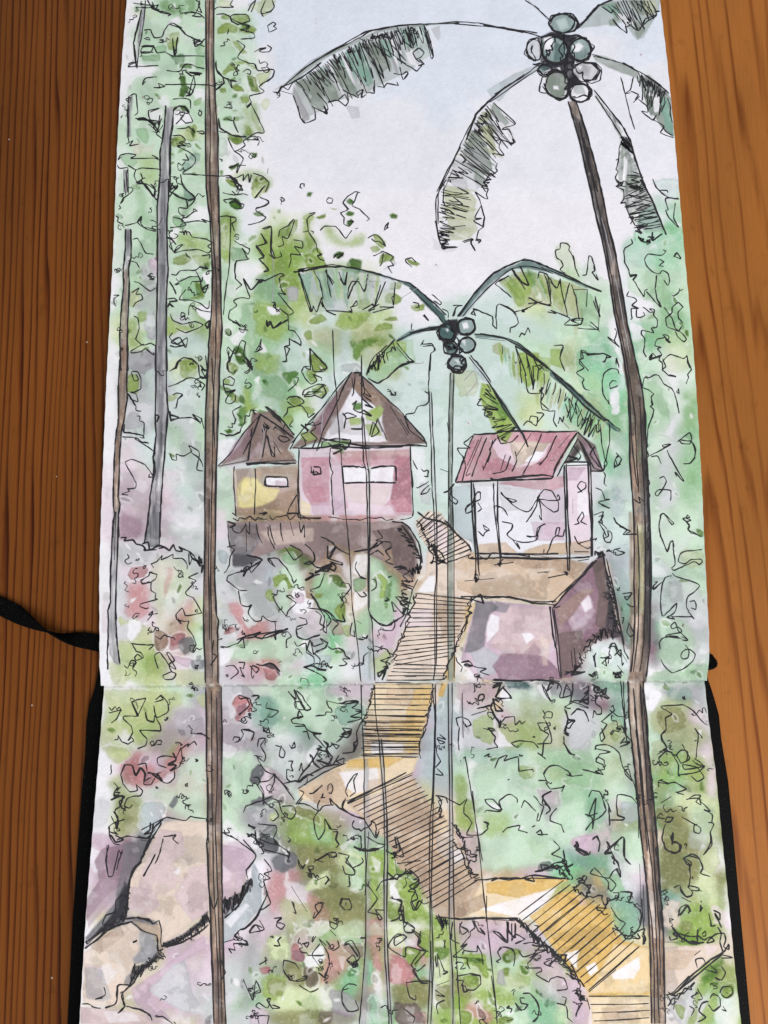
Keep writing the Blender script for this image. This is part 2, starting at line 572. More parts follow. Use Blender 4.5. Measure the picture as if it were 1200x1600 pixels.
T8 260,0 500,0 520,250 400,240 300,220
b6 380,230 520,200 530,500 440,520 390,360
t8 400,440 420,440 450,560 500,540 530,560 520,760 490,860 440,700 420,560
E4 260,990 400,980 500,1050 270,1060
t7 270,1060 470,1060 480,1200 400,1150 300,1120
w9 240,830 400,790 460,860 500,850 510,950 460,1040 300,1000 260,960
- 300,30 330,20 310,60 340,90 355,110
- 400,40 410,60 440,90 500,120 470,140 540,135
= 430,95 480,110
- 340,115 330,150 345,185 375,190 385,160 380,130 360,115 365,150 340,165
- 440,225 400,235 395,260 430,270 465,255 430,245 410,230
- 775,75 710,10 690,20 680,90 690,150 730,250 750,190 765,180 770,240 780,330 760,350 770,365 810,350 900,310 930,330 950,315 940,295 880,300 840,325 800,310 815,260 850,245 950,235
- 860,15 850,40 880,50 850,60 870,90 860,110 880,130 945,155
- 700,440 660,470 640,480 645,460 670,435 650,440
- 760,400 720,410 700,450 690,560 700,650 740,620 790,570 780,620 750,650 730,660 780,670 760,655 880,655 900,670 860,620
- 760,380 780,400 930,455 900,500 860,530 850,590 870,620
- 880,600 910,610 915,580 900,555 870,560
- 820,800 860,800 800,740 780,690 755,710 765,730 800,720 820,750 730,770 720,785 740,780 820,790
= 820,780 860,800
- 685,860 680,820 700,790 750,775 800,780
- 840,830 865,860 860,910 830,920 815,900 830,870 870,860 905,890 890,930 830,980 760,1005 710,960 690,920
- 830,700 825,715
- 450,510 510,505 480,550 460,530 500,530 490,515
- 480,570 500,590 530,595
- 445,660 460,660 450,700
- 485,690 505,720 520,760 500,780 480,750 490,700
- 270,900 285,970 275,900 285,880
- 320,940 350,960 345,920 380,915 370,890 360,950
- 365,890 380,830 400,820 440,900 410,880
- 440,870 480,940
- 250,1030 280,1000 280,1035
= 390,1000 440,1030 400,1030 430,1010 450,1025
T 140 540
P6 180,850 400,900 350,1180 180,1180
P7 190,760 280,780 280,920 200,960 190,860
M6 190,1050 300,1080 320,1180 190,1200
W6 280,860 330,840 370,880 340,920 290,900
p7 90,700 150,700 140,1200 75,1200
W9 120,0 180,0 180,300 160,600 130,860 90,700
A8 250,40 400,30 400,130 310,180 240,120
L8 240,190 300,190 310,260 290,300 240,290
a8 250,300 380,350 410,500 340,560 300,420 240,380
A5 240,420 300,420 330,500 220,520
T7 350,100 410,150 410,460 380,340 340,200
g5 480,500 560,500 640,700 580,660 560,760 500,680
L7 560,100 620,95 670,140 660,200 580,200
l6 520,120 560,100 580,210 540,240
L6 490,310 560,300 520,350 490,350
T6 500,250 720,280 720,460 490,440
A4 570,620 710,620 720,900 600,860
W7 500,640 560,680 610,860 560,840
a6 460,980 540,1040 510,1130 650,1160 700,1200 450,1200
W7 510,1060 700,1030 710,1160 560,1160
p6 470,780 560,800 560,900 460,960
G8 810,150 900,100 900,520 820,560
L7 855,105 890,110 930,140 900,190 870,170
D6 905,10 970,20 980,110 930,120
D7 835,260 880,270 910,310 890,330 845,290
L7 900,300 940,320 930,360 880,340
L6 840,210 880,210 870,240 845,240
D7 940,400 980,370 1000,420 950,510 920,500
L8 960,270 1000,280 1010,350 1040,390 980,420
D9 840,530 870,515 900,540 860,550
T9 850,570 920,570 910,610 860,620
G8 900,520 960,560 880,580
W8 800,590 930,610 880,690 810,740
g7 1020,0 1200,0 1200,260 1060,200 1000,120
L6 1040,60 1180,60 1150,180 1060,160
W8 1030,210 1060,190 1055,240
b5 1050,300 1200,330 1200,420 1090,380
G7 800,770 890,770 900,1080 860,1100 800,1100
p6 790,1020 860,1050 860,1200 790,1200
- 260,160 300,165 320,210 320,270 280,290 255,290 290,300 300,350 250,330
- 260,165 280,220 305,210 290,180
= 235,345 240,300 275,355 290,380
- 290,380 290,405 325,410
- 295,440 315,445 310,470 340,485 335,575 310,570
= 220,490 215,540 250,545 330,560 340,580
- 205,570 290,575 320,600 370,610 340,600
- 280,580 360,630 410,670 400,700 410,740
= 400,690 400,780
- 220,730 260,710 340,740 380,790 400,820 370,825 375,800
- 220,730 260,800 290,860 285,890 235,895 250,910 200,930 240,935
- 500,160 540,140 550,100 590,75 640,90 680,120
= 680,120 690,190 720,200 740,160 700,150 730,210
= 725,65 740,200
- 490,255 545,240 620,200 655,205 720,245 700,280 720,250
- 520,310 545,295 580,305 550,340 540,390 525,390
= 500,410 510,470 560,450 500,430
- 510,460 600,450 640,450 690,480 645,430 700,460 690,490
= 700,450 715,520
- 500,675 515,710 545,715 540,680 590,690 640,660 620,625 680,660 685,700 670,775 710,785
- 630,650 640,670 690,710 710,760
- 870,30 870,90 905,20 880,90 860,110 870,160 900,175 920,150
= 900,165 920,150
= 960,90 1000,130 1020,155
- 860,200 880,195 905,215 895,250 840,240 835,215 855,200
= 835,240 850,290 910,280 870,300
- 870,305 850,350 880,365 910,345 910,310
- 950,375 895,410 905,450 915,460 905,490 890,485 895,510 860,510
= 815,550 860,560 900,560 940,540 945,515
- 945,520 970,480 975,440 1000,440 1010,400 1050,410
- 540,510 540,515
- 1095,380 1150,440 1200,480
- 1040,30 1060,0 1065,30 1030,40
T 330 540
L6 430,460 500,430 520,480 480,500
L7 450,350 600,340 640,400 560,400 480,430
D7 440,175 500,165 545,160 540,190 510,210 490,250 470,220
g8 340,250 440,180 480,260 430,330 300,280
L5 610,80 650,50 720,130 720,160 640,160
L8 665,110 720,120 720,160 670,150
L7 600,150 650,160 660,220 620,230 590,190
L7 640,270 710,240 740,280 700,320 650,300
D5 630,270 690,280 640,310
L7 490,330 560,320 560,370 500,360
L6 570,380 640,390 640,430 580,420
D3 600,170 650,180 640,210 610,205
T8 720,190 800,150 840,110 800,250
g5 530,0 760,0 770,160 720,180 640,60
T7 400,0 620,0 560,120 540,150 440,160
a5 600,350 760,200 700,330 640,400
- 470,10 490,20 470,70 475,100 440,100
- 620,15 690,100 720,135 700,160 640,160 620,60 620,15
- 610,130 580,130 565,160 590,210 625,240 660,220 640,180 690,200 690,220
- 480,285 540,230 545,200 530,200
- 720,250 670,240 580,280 570,310 640,300 700,250 720,300 690,330 650,310 620,320 580,320 610,290 700,290
- 470,340 490,320 545,320 580,355 530,380 500,370 475,350
- 530,380 480,390 475,420 450,450
- 540,375 570,380 600,420 610,450 650,420
= 560,495 610,530 570,500
- 510,470 490,500 510,510
- 360,390 400,440 460,480 450,520
- 1100,275 1120,280 1130,300 1150,310 1155,285
T 560 540
W7 320,640 430,640 430,960 370,950 330,760
a6 380,860 440,880 460,1000 390,980
T7 340,70 440,60 440,400 300,410 180,280
o5 600,160 740,160 740,300 640,300
- 400,5 460,0 480,30 450,55 440,220 440,290
= 415,285 435,300 445,285
- 440,290 440,350 420,370 370,380 350,420 300,430 300,450
- 345,435 348,437
- 180,285 205,285 205,310 235,310 225,290
- 340,715 350,740 370,775
- 390,770 410,785 435,780 430,820 410,815 440,820
- 360,885 370,890 440,850
- 445,870 400,910 390,930 430,920 450,890
: 320,110 400,110 410,100
- 510,770 560,790
= 530,920 560,910 600,860
- 580,900 570,960 610,990 620,970 560,920
- 1030,500 1060,470 1110,500 1120,450 1080,440 1070,470 1090,480
- 1110,420 1150,420 1160,430 1120,480
- 1160,260 1130,280 1160,310 1140,350 1150,400 1200,410
: 660,220 720,160 740,230 670,310
- 690,488 692,490
! foliage
T 140 800
a9 190,190 360,200 440,240 700,270 700,420 640,400 600,320 420,300 380,330 260,340 190,320
A5 190,190 300,240 380,250 330,320 200,340
l5 400,300 540,290 640,400 600,560 540,640 560,760 440,740 400,560
W6 480,520 560,500 540,640 460,700
R6 260,350 340,335 370,360 350,400 260,420 240,390
R7 240,450 340,430 370,480 365,640 330,665 240,660 215,620 240,560
R5 480,350 520,370 500,480 480,520
J7 185,650 240,680 300,670 280,710 220,700 190,720
J7 310,710 380,720 420,760 400,900 300,930 200,940 190,800 240,820 310,780
W8 240,700 310,680 310,760 260,820 230,780
C7 415,740 480,760 490,830 440,870 410,840
R7 520,770 600,765 560,850 500,860
S6 560,800 640,780 660,850 600,890 560,850
P6 530,900 640,920 620,970 540,940
S5 640,930 720,920 710,980 650,990
J6 360,950 440,920 480,1000 440,1080 360,1080
J5 540,980 720,1010 720,1080 540,1080
J5 120,940 240,960 230,1080 150,1080
W7 80,200 140,240 120,600 100,950 70,950
P4 90,500 130,520 110,760 80,750
b8 800,240 850,235 865,280 850,330 810,310
A6 860,380 1000,380 1200,440 1200,680 1080,640 960,560 860,430
W7 940,500 990,560 1030,700 980,700 930,600
R9 875,565 930,560 960,640 975,720 1010,740 1070,680 1130,670 1100,730 1040,760 940,790 920,770 940,710 890,640
R9 850,740 890,715 920,735 880,760 835,765
P5 1110,690 1200,690 1200,740 1100,740
G9 880,860 980,800 1200,780 1200,920 880,930
w7 820,860 900,860 880,930 820,960
P6 850,960 960,960 1060,990 1060,1050 930,1050 840,1040
R9 1090,980 1150,970 1185,1020 1150,1050 1100,1040
k7 1085,965 1140,945 1185,990 1190,1030 1160,985
= 195,160 230,160 215,180 270,175 290,200 330,210 350,230 340,240 420,235
= 330,200 365,190 380,240 430,210 470,220 430,230
= 460,215 500,240 525,205 540,240 580,245 560,220 610,240 640,260
= 625,250 640,290 700,320 680,280 690,340 650,270 620,250
- 620,260 625,330 640,290
= 700,290 700,380 710,330
- 380,325 420,310 455,270 450,300 520,265 520,290 580,290 610,330 610,360
- 400,350 385,325
- 380,380 420,390 410,420 380,440 330,450 320,430 370,400 375,375 395,375
- 385,440 385,490 415,510 410,540 425,545 320,575 315,590 350,605 370,600
- 430,635 370,645 395,620 385,650 360,680
- 380,720 365,740 390,750 385,735
= 360,765 370,760
- 410,775 440,795 465,770 490,780 530,790 535,805
- 680,380 620,410 665,430 600,500 610,520 650,540 700,630 600,650 580,600 540,640 545,670 590,685 620,680 610,720 650,780 665,830 645,870 660,865
- 255,820 330,830 400,830 370,860
- 265,820 290,870 320,880 335,910 290,930 280,910 300,890 330,910
- 215,960 240,975 260,930 290,940 270,980 295,1000 285,1030
- 430,980 405,900 440,880 500,960 540,980 480,880 500,880 530,930 500,950 515,1000 540,1010 520,1045 470,1045 460,1020 510,1000
- 850,965 895,960 930,1000 880,1045
- 930,940 970,940 960,980 940,970 955,1010 970,1030 945,1020
- 1000,960 1040,1000 1060,980 1020,960 1010,1000 1020,1040 1030,1020
= 1040,950 1080,960 1120,945 1160,960 1190,1000 1150,950
- 1180,940 1200,930
- 820,840 860,845 930,820 960,790 970,850 940,845
= 815,845 840,850
= 920,800 1000,770 1070,750 1030,780 960,790
- 1000,775 1200,740 1100,770 1080,795 1060,780
- 1160,690 1165,800 1150,760
- 985,490 940,490 900,460 860,430 865,400 920,380 980,370
- 930,490 940,540 950,580 990,590 1010,580 990,630 1030,680 1070,680 1080,650 1120,680 1170,685
T 340 800
A6 100,400 280,340 360,360 330,420 300,560 360,650 240,660 190,590 160,500
W5 110,460 190,500 130,520
b6 280,390 350,340 350,440 330,480
G9 440,280 480,300 520,400 560,440 500,500 440,480 460,560 440,640 380,580 370,480 350,430 380,380
g7 400,270 470,260 500,320 420,320
D6 370,250 460,210 540,280 590,310 610,370 560,360 480,300 400,270
L8 370,400 430,390 450,440 470,470 440,480 420,420 380,460 350,480 345,420
L7 300,500 340,480 360,560 320,560 295,530
g9 590,440 660,380 730,430 760,420 800,520 750,620 690,640 630,570 600,490
D5 700,400 750,390 800,450 820,480 770,470 710,430
L8 610,510 660,510 640,535 610,530
L8 730,600 790,560 805,620 780,680 740,640
W9 470,480 540,470 560,520 600,560 560,620 480,640 470,560
p8 520,560 640,600 700,760 560,780 520,700 440,640
P6 480,510 540,510 540,560 500,570
R5 700,680 770,690 790,760 720,770
a8 380,640 480,620 500,780 370,720
g9 950,280 1010,300 1080,380 1130,420 1120,560 1080,680 980,690 950,600
G9 950,280 1000,290 1020,400 1000,560 960,520
L8 1000,380 1060,400 1050,520 1000,560 1010,440
D4 1060,450 1090,430 1080,540 1040,560
g6 1040,640 1110,660 1060,710 1010,690
g8 850,420 920,420 920,480 860,500
W8 850,280 940,260 930,400 860,400
W8 860,510 940,500 940,570 860,620
p8 720,230 790,290 830,400 800,430 740,310
W8 690,210 740,220 720,260 690,240
g8 840,700 950,600 960,740 880,800
L5 780,720 830,710 830,780 790,770
G9 80,810 260,800 430,780 560,800 560,880 440,1000 660,1040 420,1010 360,920 80,920
b6 560,860 620,900 700,900 680,1000 560,960
A5 570,800 680,790 690,850 620,880
w6 680,960 860,960 870,1050 700,1060
b7 890,800 980,840 980,1050 900,1050
P8 1040,740 1180,640 1120,760 1060,860
L5 980,920 1080,860 1070,1000 990,1010
G6 80,1090 440,1080 600,1100 560,1200 480,1120 360,1100 260,1140 180,1120
P6 700,1070 960,1070 950,1200 880,1160 700,1130
a8 130,1080 190,1110 200,1200 90,1120
U8 100,1170 150,1140 210,1180 200,1200 90,1200
- 320,290 350,330 360,345 320,310 315,290 370,290 430,350 460,400 470,430 480,440 495,420
= 460,420 475,450
- 335,510 370,520 345,530 370,580 430,650 440,620 490,570 430,525 460,520 480,545
- 450,205 520,240 530,265 480,300 420,220
= 540,325 580,310 610,340 640,350 720,320 610,380 720,340
- 545,200 580,230 600,260 605,300 570,330 540,320
= 570,385 600,390 550,430 600,400 640,390
- 670,380 640,460 580,490 600,500
= 640,360 690,350 730,370 740,345 720,320 690,370 610,370
- 645,155 720,190 740,220 830,270
= 690,210 690,290 740,215 700,260
- 690,290 780,320 770,330 700,310
= 580,510 620,560 640,600 700,630 740,670 795,685 780,640
- 560,600 640,610 670,660 660,740 680,760
- 610,620 650,650 640,700 670,720 640,740
- 640,600 690,640 710,680 680,720
- 690,660 730,680 755,700 720,740 730,775
= 680,680 680,760
- 510,660 550,670 560,700 500,715 490,740 530,720
= 490,740 500,780 550,800 600,780 640,770
- 350,770 440,730 360,760 440,750 460,780 430,800 430,850 440,840
= 230,780 280,790 350,770 440,725
- 480,810 500,840 550,820 555,880
- 590,810 600,840 660,820 640,790 690,820 670,850 620,870 600,890 580,800 560,860 590,890
= 620,880 660,850
- 560,880 600,910 600,950 540,970 600,960 630,980 680,990 610,970
- 630,970 640,920 600,880
= 540,970 590,990 610,1000
- 610,1000 650,1020 680,1050 660,1060
- 690,840 720,860 760,850 790,870 800,900 830,920 780,920 810,950 790,960 760,960
- 940,880 915,900 910,950 890,960
- 770,460 780,440 820,450 830,480 780,540 790,570 770,600
- 870,310 860,350 890,400 930,420 880,410
= 890,405 920,420
- 860,490 900,530 930,520 910,500 935,520
- 960,420 990,430 990,470 960,495
- 840,690 830,760 860,780 850,740
- 870,790 910,800 940,770 930,790 900,780
- 870,680 900,700
= 850,250 930,235 970,220 1000,190 960,230 940,260
- 1000,115 1030,160 990,180 1030,190 960,230 1010,210
- 1030,185 1080,190 1085,220 1050,240 1080,290 1050,310 1100,330
- 950,270 1000,240 1040,270
= 1100,350 1150,340 1180,350 1120,360
- 1110,340 1200,370 1160,400 1200,440 1150,430 1200,480
= 1120,530 1190,540 1140,560 1160,580 1190,570
- 1110,530 1180,600 1160,640 1090,560 1100,620 1120,620
= 950,640 1000,690 1060,710 1110,680 1160,650 1170,600
- 1100,670 1110,700 1090,740 1030,740
- 980,840 1060,860 1080,910 1020,930 1080,950 1030,970
= 1000,1010 1040,990 1030,1050 1060,960 1010,1030 1000,1000
- 1060,870 1100,900 1060,910
@5 1040,1010 1070,930
- 1090,400 1065,410 1075,405
- 1020,470 1025,475
- 440,1120 490,1170 480,1110 530,1200
- 210,1150 260,1150 230,1180
- 680,1180 760,1200
T 560 800
T6 600,0 730,0 720,230 660,200 600,120
K8 620,140 700,180 720,240 650,200
w8 600,900 720,880 760,960 820,1010 640,1040
b7 640,880 760,860 840,900 840,980 700,940
P6 630,1070 840,1070 840,1200 640,1200
- 610,910 620,940 650,970 640,1000
- 640,940 690,930 710,960 660,960 680,950 740,970 800,980 760,1000 820,1020
- 735,1030 760,1020 730,1040
- 720,1070 730,1120 720,1130
- 745,1180 760,1140 790,1150 770,1190
= 830,1060 900,1070 860,1080 840,1100 890,1080
- 860,1160 900,1100 950,1160 850,1170
T 720 800
S6 260,1060 400,1060 420,1090 330,1110 280,1080
q7 280,1040 400,1050 430,1090 360,1080 290,1065
A6 480,1050 660,1080 640,1160 540,1100
= 250,1070 230,1130 270,1090 240,1120 215,1160
- 215,1160 320,1165 270,1100
= 200,1050 420,1060 480,1050 620,1060
- 520,1090 560,1180 530,1140 510,1080
= 570,1090 540,1120 560,1070 610,1070 600,1110
- 600,1060 630,1100 620,1160 690,1140 660,1080 640,1160
- 700,1070 700,1130 680,1200
- 760,1110 800,1090 790,1140 740,1190 800,1160 760,1180 700,1180
- 830,1090 900,1120 880,1130 920,1170 880,1150 860,1120
= 820,1080 870,1100 850,1105
= 650,1000 700,1000 740,960 690,1020 770,1000
T 940 1000
q3 200,340 360,350 360,360 200,350
- 370,415 510,405 570,440 640,520 660,530
- 370,420 440,465 400,490 405,560 375,590 380,620 410,670 385,690 430,700 480,780 480,850 490,850
= 480,830 490,855
- 490,845 600,825 645,790 600,780 570,750
= 590,765 620,790
- 740,690 715,620 730,580 790,575 870,610 900,640
- 700,690 720,680 820,750 790,780 720,710 700,690
- 800,750 860,840 820,800 800,740
! foliage
T 120 1060
W8 160,50 200,60 160,1000 90,980
J7 170,80 640,90 640,180 560,220 540,300 440,400 300,440 240,380 160,420 160,250 200,180
W7 240,370 300,330 350,370 350,410 420,440 300,430
J7 170,420 320,450 330,490 270,530 210,500
J6 750,110 810,100 815,180 780,180
P7 600,200 800,180 800,360 640,400 500,600 400,560 320,470 460,380 560,260
A5 600,220 760,190 800,320 680,380
R9 290,540 330,510 350,470 390,470 410,530 480,550 470,580 570,580 560,610 450,670 370,680 310,660 280,600
R9 560,530 640,420 680,390 740,400 690,430 660,470 660,540 600,580 560,560
M4 430,580 470,600 460,660 420,650
G8 640,560 800,460 805,880 600,840 440,700 600,660
w5 540,620 600,590 600,640 540,650
J7 190,640 270,600 300,690 400,740 420,900 300,1000 230,1010 240,760
O6 260,780 360,770 420,900 380,960 270,960
b6 420,780 560,780 540,870 460,960 400,920
S7 610,740 630,725 630,770 600,815 578,795
a7 120,760 200,760 200,900 110,920
a8 910,100 1000,70 1100,100 1100,270 920,280
R9 970,160 1010,110 1060,115 1100,180 1060,230 1000,260 980,230 990,190
M5 1010,170 1080,170 1010,250 985,240
t7 1110,130 1200,140 1200,300 1130,280
A6 920,290 1080,300 1050,440 930,460
R8 1070,380 1100,360 1130,370 1080,400
W6 915,400 1000,440 960,500 915,490
G8 920,480 1100,460 1090,600 1180,700 1080,780 1020,860 920,720
S6 1090,590 1130,540 1170,580 1130,640 1090,650
p7 1160,580 1200,560 1200,740 1150,700
S8 1085,780 1150,745 1200,740 1200,770 1140,800 1090,795
A7 1040,820 1200,800 1200,1000 1100,960 1010,900
P7 90,980 240,980 280,1060 200,1200 100,1200
w7 90,1050 180,1120 170,1200 90,1200
S6 240,1050 460,1040 380,1200 200,1200
k4 330,1080 440,1040 400,1160 300,1200
W8 920,880 1010,960 1120,1000 1100,1080 920,1030
P6 920,1040 1060,1040 1080,1200 920,1200
- 200,180 220,200 240,175 250,195 265,180 280,205
= 200,215 275,195
- 275,200 250,250 215,280
- 340,145 430,125 380,235 340,145 385,235 300,235 290,250 340,300 350,340 320,390 345,370 355,390 320,410 280,395 260,360
= 235,385 255,380 260,355
- 490,135 530,105 570,160 570,210 500,245 480,170
- 485,150 540,130 520,110
= 430,210 440,260 480,270 485,235
- 485,230 520,290 520,330 395,325 440,380 430,420 380,440
- 215,540 215,590 205,605
- 560,560 510,540 505,500 550,485 620,500 590,540
= 600,465 620,510 570,540 620,545 580,580
- 620,500 650,440 700,410 690,430 735,395 750,420
- 585,580 640,550 660,500 650,430
- 610,570 610,620 570,655 520,640
= 350,545 370,610 400,560 430,600 420,640 460,620
- 350,545 300,540 275,600 290,660 330,710 380,700 370,660
= 470,600 530,640 500,600 440,590
- 430,610 420,660 460,665 490,620
- 380,540 430,530 440,580
- 375,670 410,700 400,730 380,740
- 400,735 340,740 310,760 300,800 330,810 350,790
- 230,650 255,680 235,710 270,715 215,760 290,735 270,800 240,820 245,850
= 240,700 230,730 300,740 265,770 270,800
- 245,850 260,870 240,910 215,860
- 300,880 240,900 200,930 210,960 260,975
= 230,830 260,880 250,940 240,900
- 205,920 205,980 230,1030 270,1040
= 210,980 240,1025 290,1010 240,980
- 250,1010 320,985 400,1000 440,1000
= 380,985 440,1000 460,980
= 460,900 455,950 420,975 470,960 480,905
- 400,1010 460,1020
- 190,1040 185,1150 195,1200
- 270,1080 275,1100 285,1080 260,1150 250,1200
: 700,270 790,250
- 710,345 790,350 830,380
: 680,400 760,300
- 1010,105 1080,130 1100,180
- 1010,110 1020,130 1060,125 1080,170 1010,230
- 1010,265 1025,270 1030,255 1040,270 1055,260 1045,240
- 975,390 985,365 1020,370 1010,395 985,400
- 1020,390 1040,350 1030,320 1080,320 1100,340
= 1040,320 1070,325 1110,340 1090,390
- 1130,430 1140,380 1180,375 1150,420 1180,480 1170,520 1130,490
- 1190,150 1180,180
- 1160,300 1170,330
- 1110,480 1160,490
= 1130,540 1160,550
- 1100,620 1130,620 1145,640 1130,670 1120,650
- 1145,670 1170,720 1165,790
T 380 1060
t8 60,130 200,130 220,260 180,320 60,280
A6 0,40 60,80 60,130 0,120
A6 60,280 160,320 120,440 0,440
G8 220,60 520,60 500,200 360,260 260,300 220,250
P6 540,50 790,50 780,200 740,220 640,130 540,110
t7 600,180 740,150 740,260 640,290 560,220
G8 420,240 620,280 640,360 540,420 440,340
w7 180,330 300,320 420,440 360,500 200,440
A5 340,340 460,360 460,500 380,540
a7 160,420 340,430 340,640 260,660 180,560
P7 120,540 240,600 330,780 180,760 110,660
G8 0,440 80,480 60,600 110,700 0,780
S8 50,590 100,540 130,590 100,650 50,650
w7 400,460 460,420 440,540 400,520
U7 690,270 740,290 750,480 640,560 460,620 350,680 330,660 400,560 560,480 640,400
A7 350,560 520,500 640,500 440,600 320,680
S9 40,770 100,740 190,740 170,770 90,800
A8 20,820 180,800 200,940 80,960
k4 100,950 200,940 230,1040 190,1090 130,1040
S7 180,1130 260,1080 340,1110 320,1190 220,1200
P5 0,1000 60,1060 80,1180 0,1200
O6 180,800 340,790 420,800 640,860 640,1060 560,1160 330,1160 260,1060 180,920
L8 300,850 460,830 580,960 600,1060 520,1080 300,1030 280,980
g6 400,900 560,960 560,1040 440,1020
O7 300,800 440,830 480,900 360,860
O7 340,1060 520,1100 580,1200 340,1200
W7 600,1050 680,1000 620,1080
L7 780,1090 900,1090 960,1200 780,1200
l7 640,1090 750,1100 750,1200 620,1190
A6 660,860 800,880 880,1020 740,1060 650,960
l9 160,850 210,840 200,900 160,890
- 140,185 220,205 180,240 150,240
- 60,105 100,110 95,130
- 130,300 125,330 165,340 155,300
- 280,85 320,130 340,190 385,195 360,150 320,150 330,190
- 330,75 370,110 390,150 425,190 390,200 350,140 330,80
= 350,200 340,250 370,240 310,250
- 350,200 375,240 320,250 300,260 310,280 380,290 390,300 320,300
- 375,285 400,320 440,340 490,345 440,350 520,440 550,490
- 370,335 400,330 415,385
- 520,140 535,180 550,190 555,210 520,210 510,230 450,235
= 600,155 640,160 720,145 650,145 610,160
- 720,150 700,175 680,185 740,200
- 700,205 740,210 670,240 740,245 720,260 650,275
- 200,420 240,430 260,460 250,495 225,480 240,420
- 290,415 300,435 320,400 325,430 300,440
- 280,520 310,520 300,550 310,580 275,570 275,630 310,650
- 350,580 365,530 375,580 420,540
- 80,480 110,540 140,580 180,600 230,640 290,700
- 100,650 160,640 200,600 190,660 160,720
- 185,590 240,650 320,760
- 90,670 120,720 130,770 200,820 220,860 190,890 170,880
- 175,750 220,770 250,850 300,880 330,840 310,800 240,800
- 0,840 20,800 100,770 180,740
= 420,490 415,475 430,490 440,530 480,560
= 500,390 530,410 520,450 560,490 540,510
- 500,390 540,430 560,410 600,420 580,440 550,400
= 470,420 490,430 460,440 520,460 540,500
- 580,400 610,380 640,340 620,310 680,320 650,350 610,350
= 610,350 670,330 650,370 600,360
= 690,400 700,420 690,460 720,400
- 740,270 710,340 715,390 690,410 690,460 620,470
- 480,530 510,550 560,540 600,480 580,520 630,500 620,540 580,520
= 460,510 540,540 600,540
@9 560,500 500,550 370,620 330,640 480,440
- 250,660 320,640 350,640 400,600 440,610
= 320,640 350,650 380,620
- 385,670 400,650 400,620
- 410,720 430,720 450,710 495,665 440,720
- 530,700 530,670 550,660 560,690 550,720 535,715
- 480,750 495,740 500,720 490,745 515,745
- 655,740 640,710 660,650 690,610 715,595 690,640 700,710 665,740
= 540,750 550,790 565,790
- 470,830 465,790 480,760
= 640,750 620,810 640,830
- 330,790 350,760 380,715 350,700
= 340,790 370,750
- 340,780 400,790 470,830 500,800 560,790
- 470,830 440,880 450,950 470,1010 510,950 510,880 530,910 550,940
= 560,960 590,960 580,1010 600,1040 580,1060
- 520,890 540,940 590,945
= 540,750 600,810 640,830 690,860 760,880
@14 700,890 690,940 740,960 810,900 840,980
- 750,870 830,1000 850,950
- 770,990 840,1030 890,1040
- 450,1140 520,1100 540,1090
- 440,1130 500,1150
- 540,1090 580,1090 585,1110 560,1120 540,1100
- 590,1090 660,1110 640,1150 700,1200
- 690,1050 740,1070 800,1080 880,1050
= 720,1060 760,1080 830,1075
- 340,1130 370,1190 390,1160
= 950,990 960,1060 930,1050
- 890,1070 930,1100 980,1080 960,985
@8 960,1090 940,1120
- 70,1000 130,1090 110,1100
= 75,950 80,1000 100,1040
- 130,1070 200,1090 280,1110 280,1150
- 90,910 200,920 210,950 190,1000 220,1040 160,1030 90,1000
@6 40,920 80,940 20,930
- 0,1010 80,1110 20,1200
T 620 1060
b7 260,200 330,120 330,700 200,640 200,400
w7 400,360 420,480 380,500 360,420
A4 230,640 320,600 330,760 240,760
P8 400,30 620,30 600,160 500,220 420,200 400,120
W7 370,120 400,130 380,220 360,200
S8 600,30 760,30 850,50 800,80 700,60
q6 680,20 840,30 820,70 700,60
w8 640,110 660,60 720,130 640,130
G6 700,100 880,40 920,140 1060,200 1040,300 700,220
o7 780,140 1060,200 1060,400 960,460 780,400
L5 480,260 600,230 600,400 480,360
L5 640,280 880,300 900,460 700,440
w7 630,300 700,400 740,420 620,430 640,360
W6 880,40 960,60 960,140 920,120
a8 1040,240 1200,200 1200,440 1080,460
G8 360,450 1200,440 1200,560 360,520
t5 360,460 780,450 780,520 560,530 380,510
g6 900,460 1200,460 1200,600 1000,560 880,560
L5 760,550 860,560 860,620 780,620
W8 440,500 500,530 480,700 460,760
E3 500,540 900,560 900,700 860,760 500,700
L7 360,600 440,640 440,760 480,760 500,960 400,960 370,860
w6 490,880 540,860 540,960 490,960
o8 500,800 700,840 700,960 600,1020 520,1020
L5 540,860 700,860 680,960 560,980
b7 680,780 900,840 1000,1000 1200,1160 1200,1200 1000,1080 700,900
w7 560,770 650,800 640,820 580,810
W7 720,920 800,920 780,940
E4 1000,700 1200,680 1200,960 1080,960 990,820
g7 1040,640 1200,580 1200,680 1080,660
P8 880,700 1010,700 1020,780 960,820 920,770
A6 900,780 1000,820 960,920 920,880
E4 530,1040 900,980 1140,1160 900,1180 700,1200 540,1200
P6 350,960 520,960 540,1200 460,1200 350,1040
k4 890,1160 960,1140 980,1200 880,1200
P7 1100,1000 1200,980 1200,1100 1130,1100
y6 270,780 310,740 320,900 280,900
! foliage
- 500,60 485,30 490,20
- 520,100 545,100 545,130 510,140 510,110 530,100
= 500,190 600,165 560,180 580,200
= 600,150 590,190 620,240
= 600,150 660,200 620,200 600,130 640,150
- 465,230 560,200
= 600,220 640,280 640,310 650,260
- 640,290 680,245 735,240 740,290 770,265 780,285 805,265
- 540,310 600,330 610,320 570,310 600,350 615,370 610,400 630,430 560,445
- 560,320 620,330
- 385,300 370,250 400,240 450,260 465,290 440,300 410,270 440,310
- 390,300 385,390 390,450
- 410,90 415,370
: 400,120 430,340
- 545,490 580,470 570,490 595,490
- 610,565 640,500 690,480 670,515 760,490 765,580 850,570 855,585
- 715,405 760,390 850,400 885,435
- 715,405 755,435 760,420
- 880,280 930,280 950,310 970,380 960,405 880,410
- 880,280 900,320 950,350 920,400 910,480 880,465 930,505
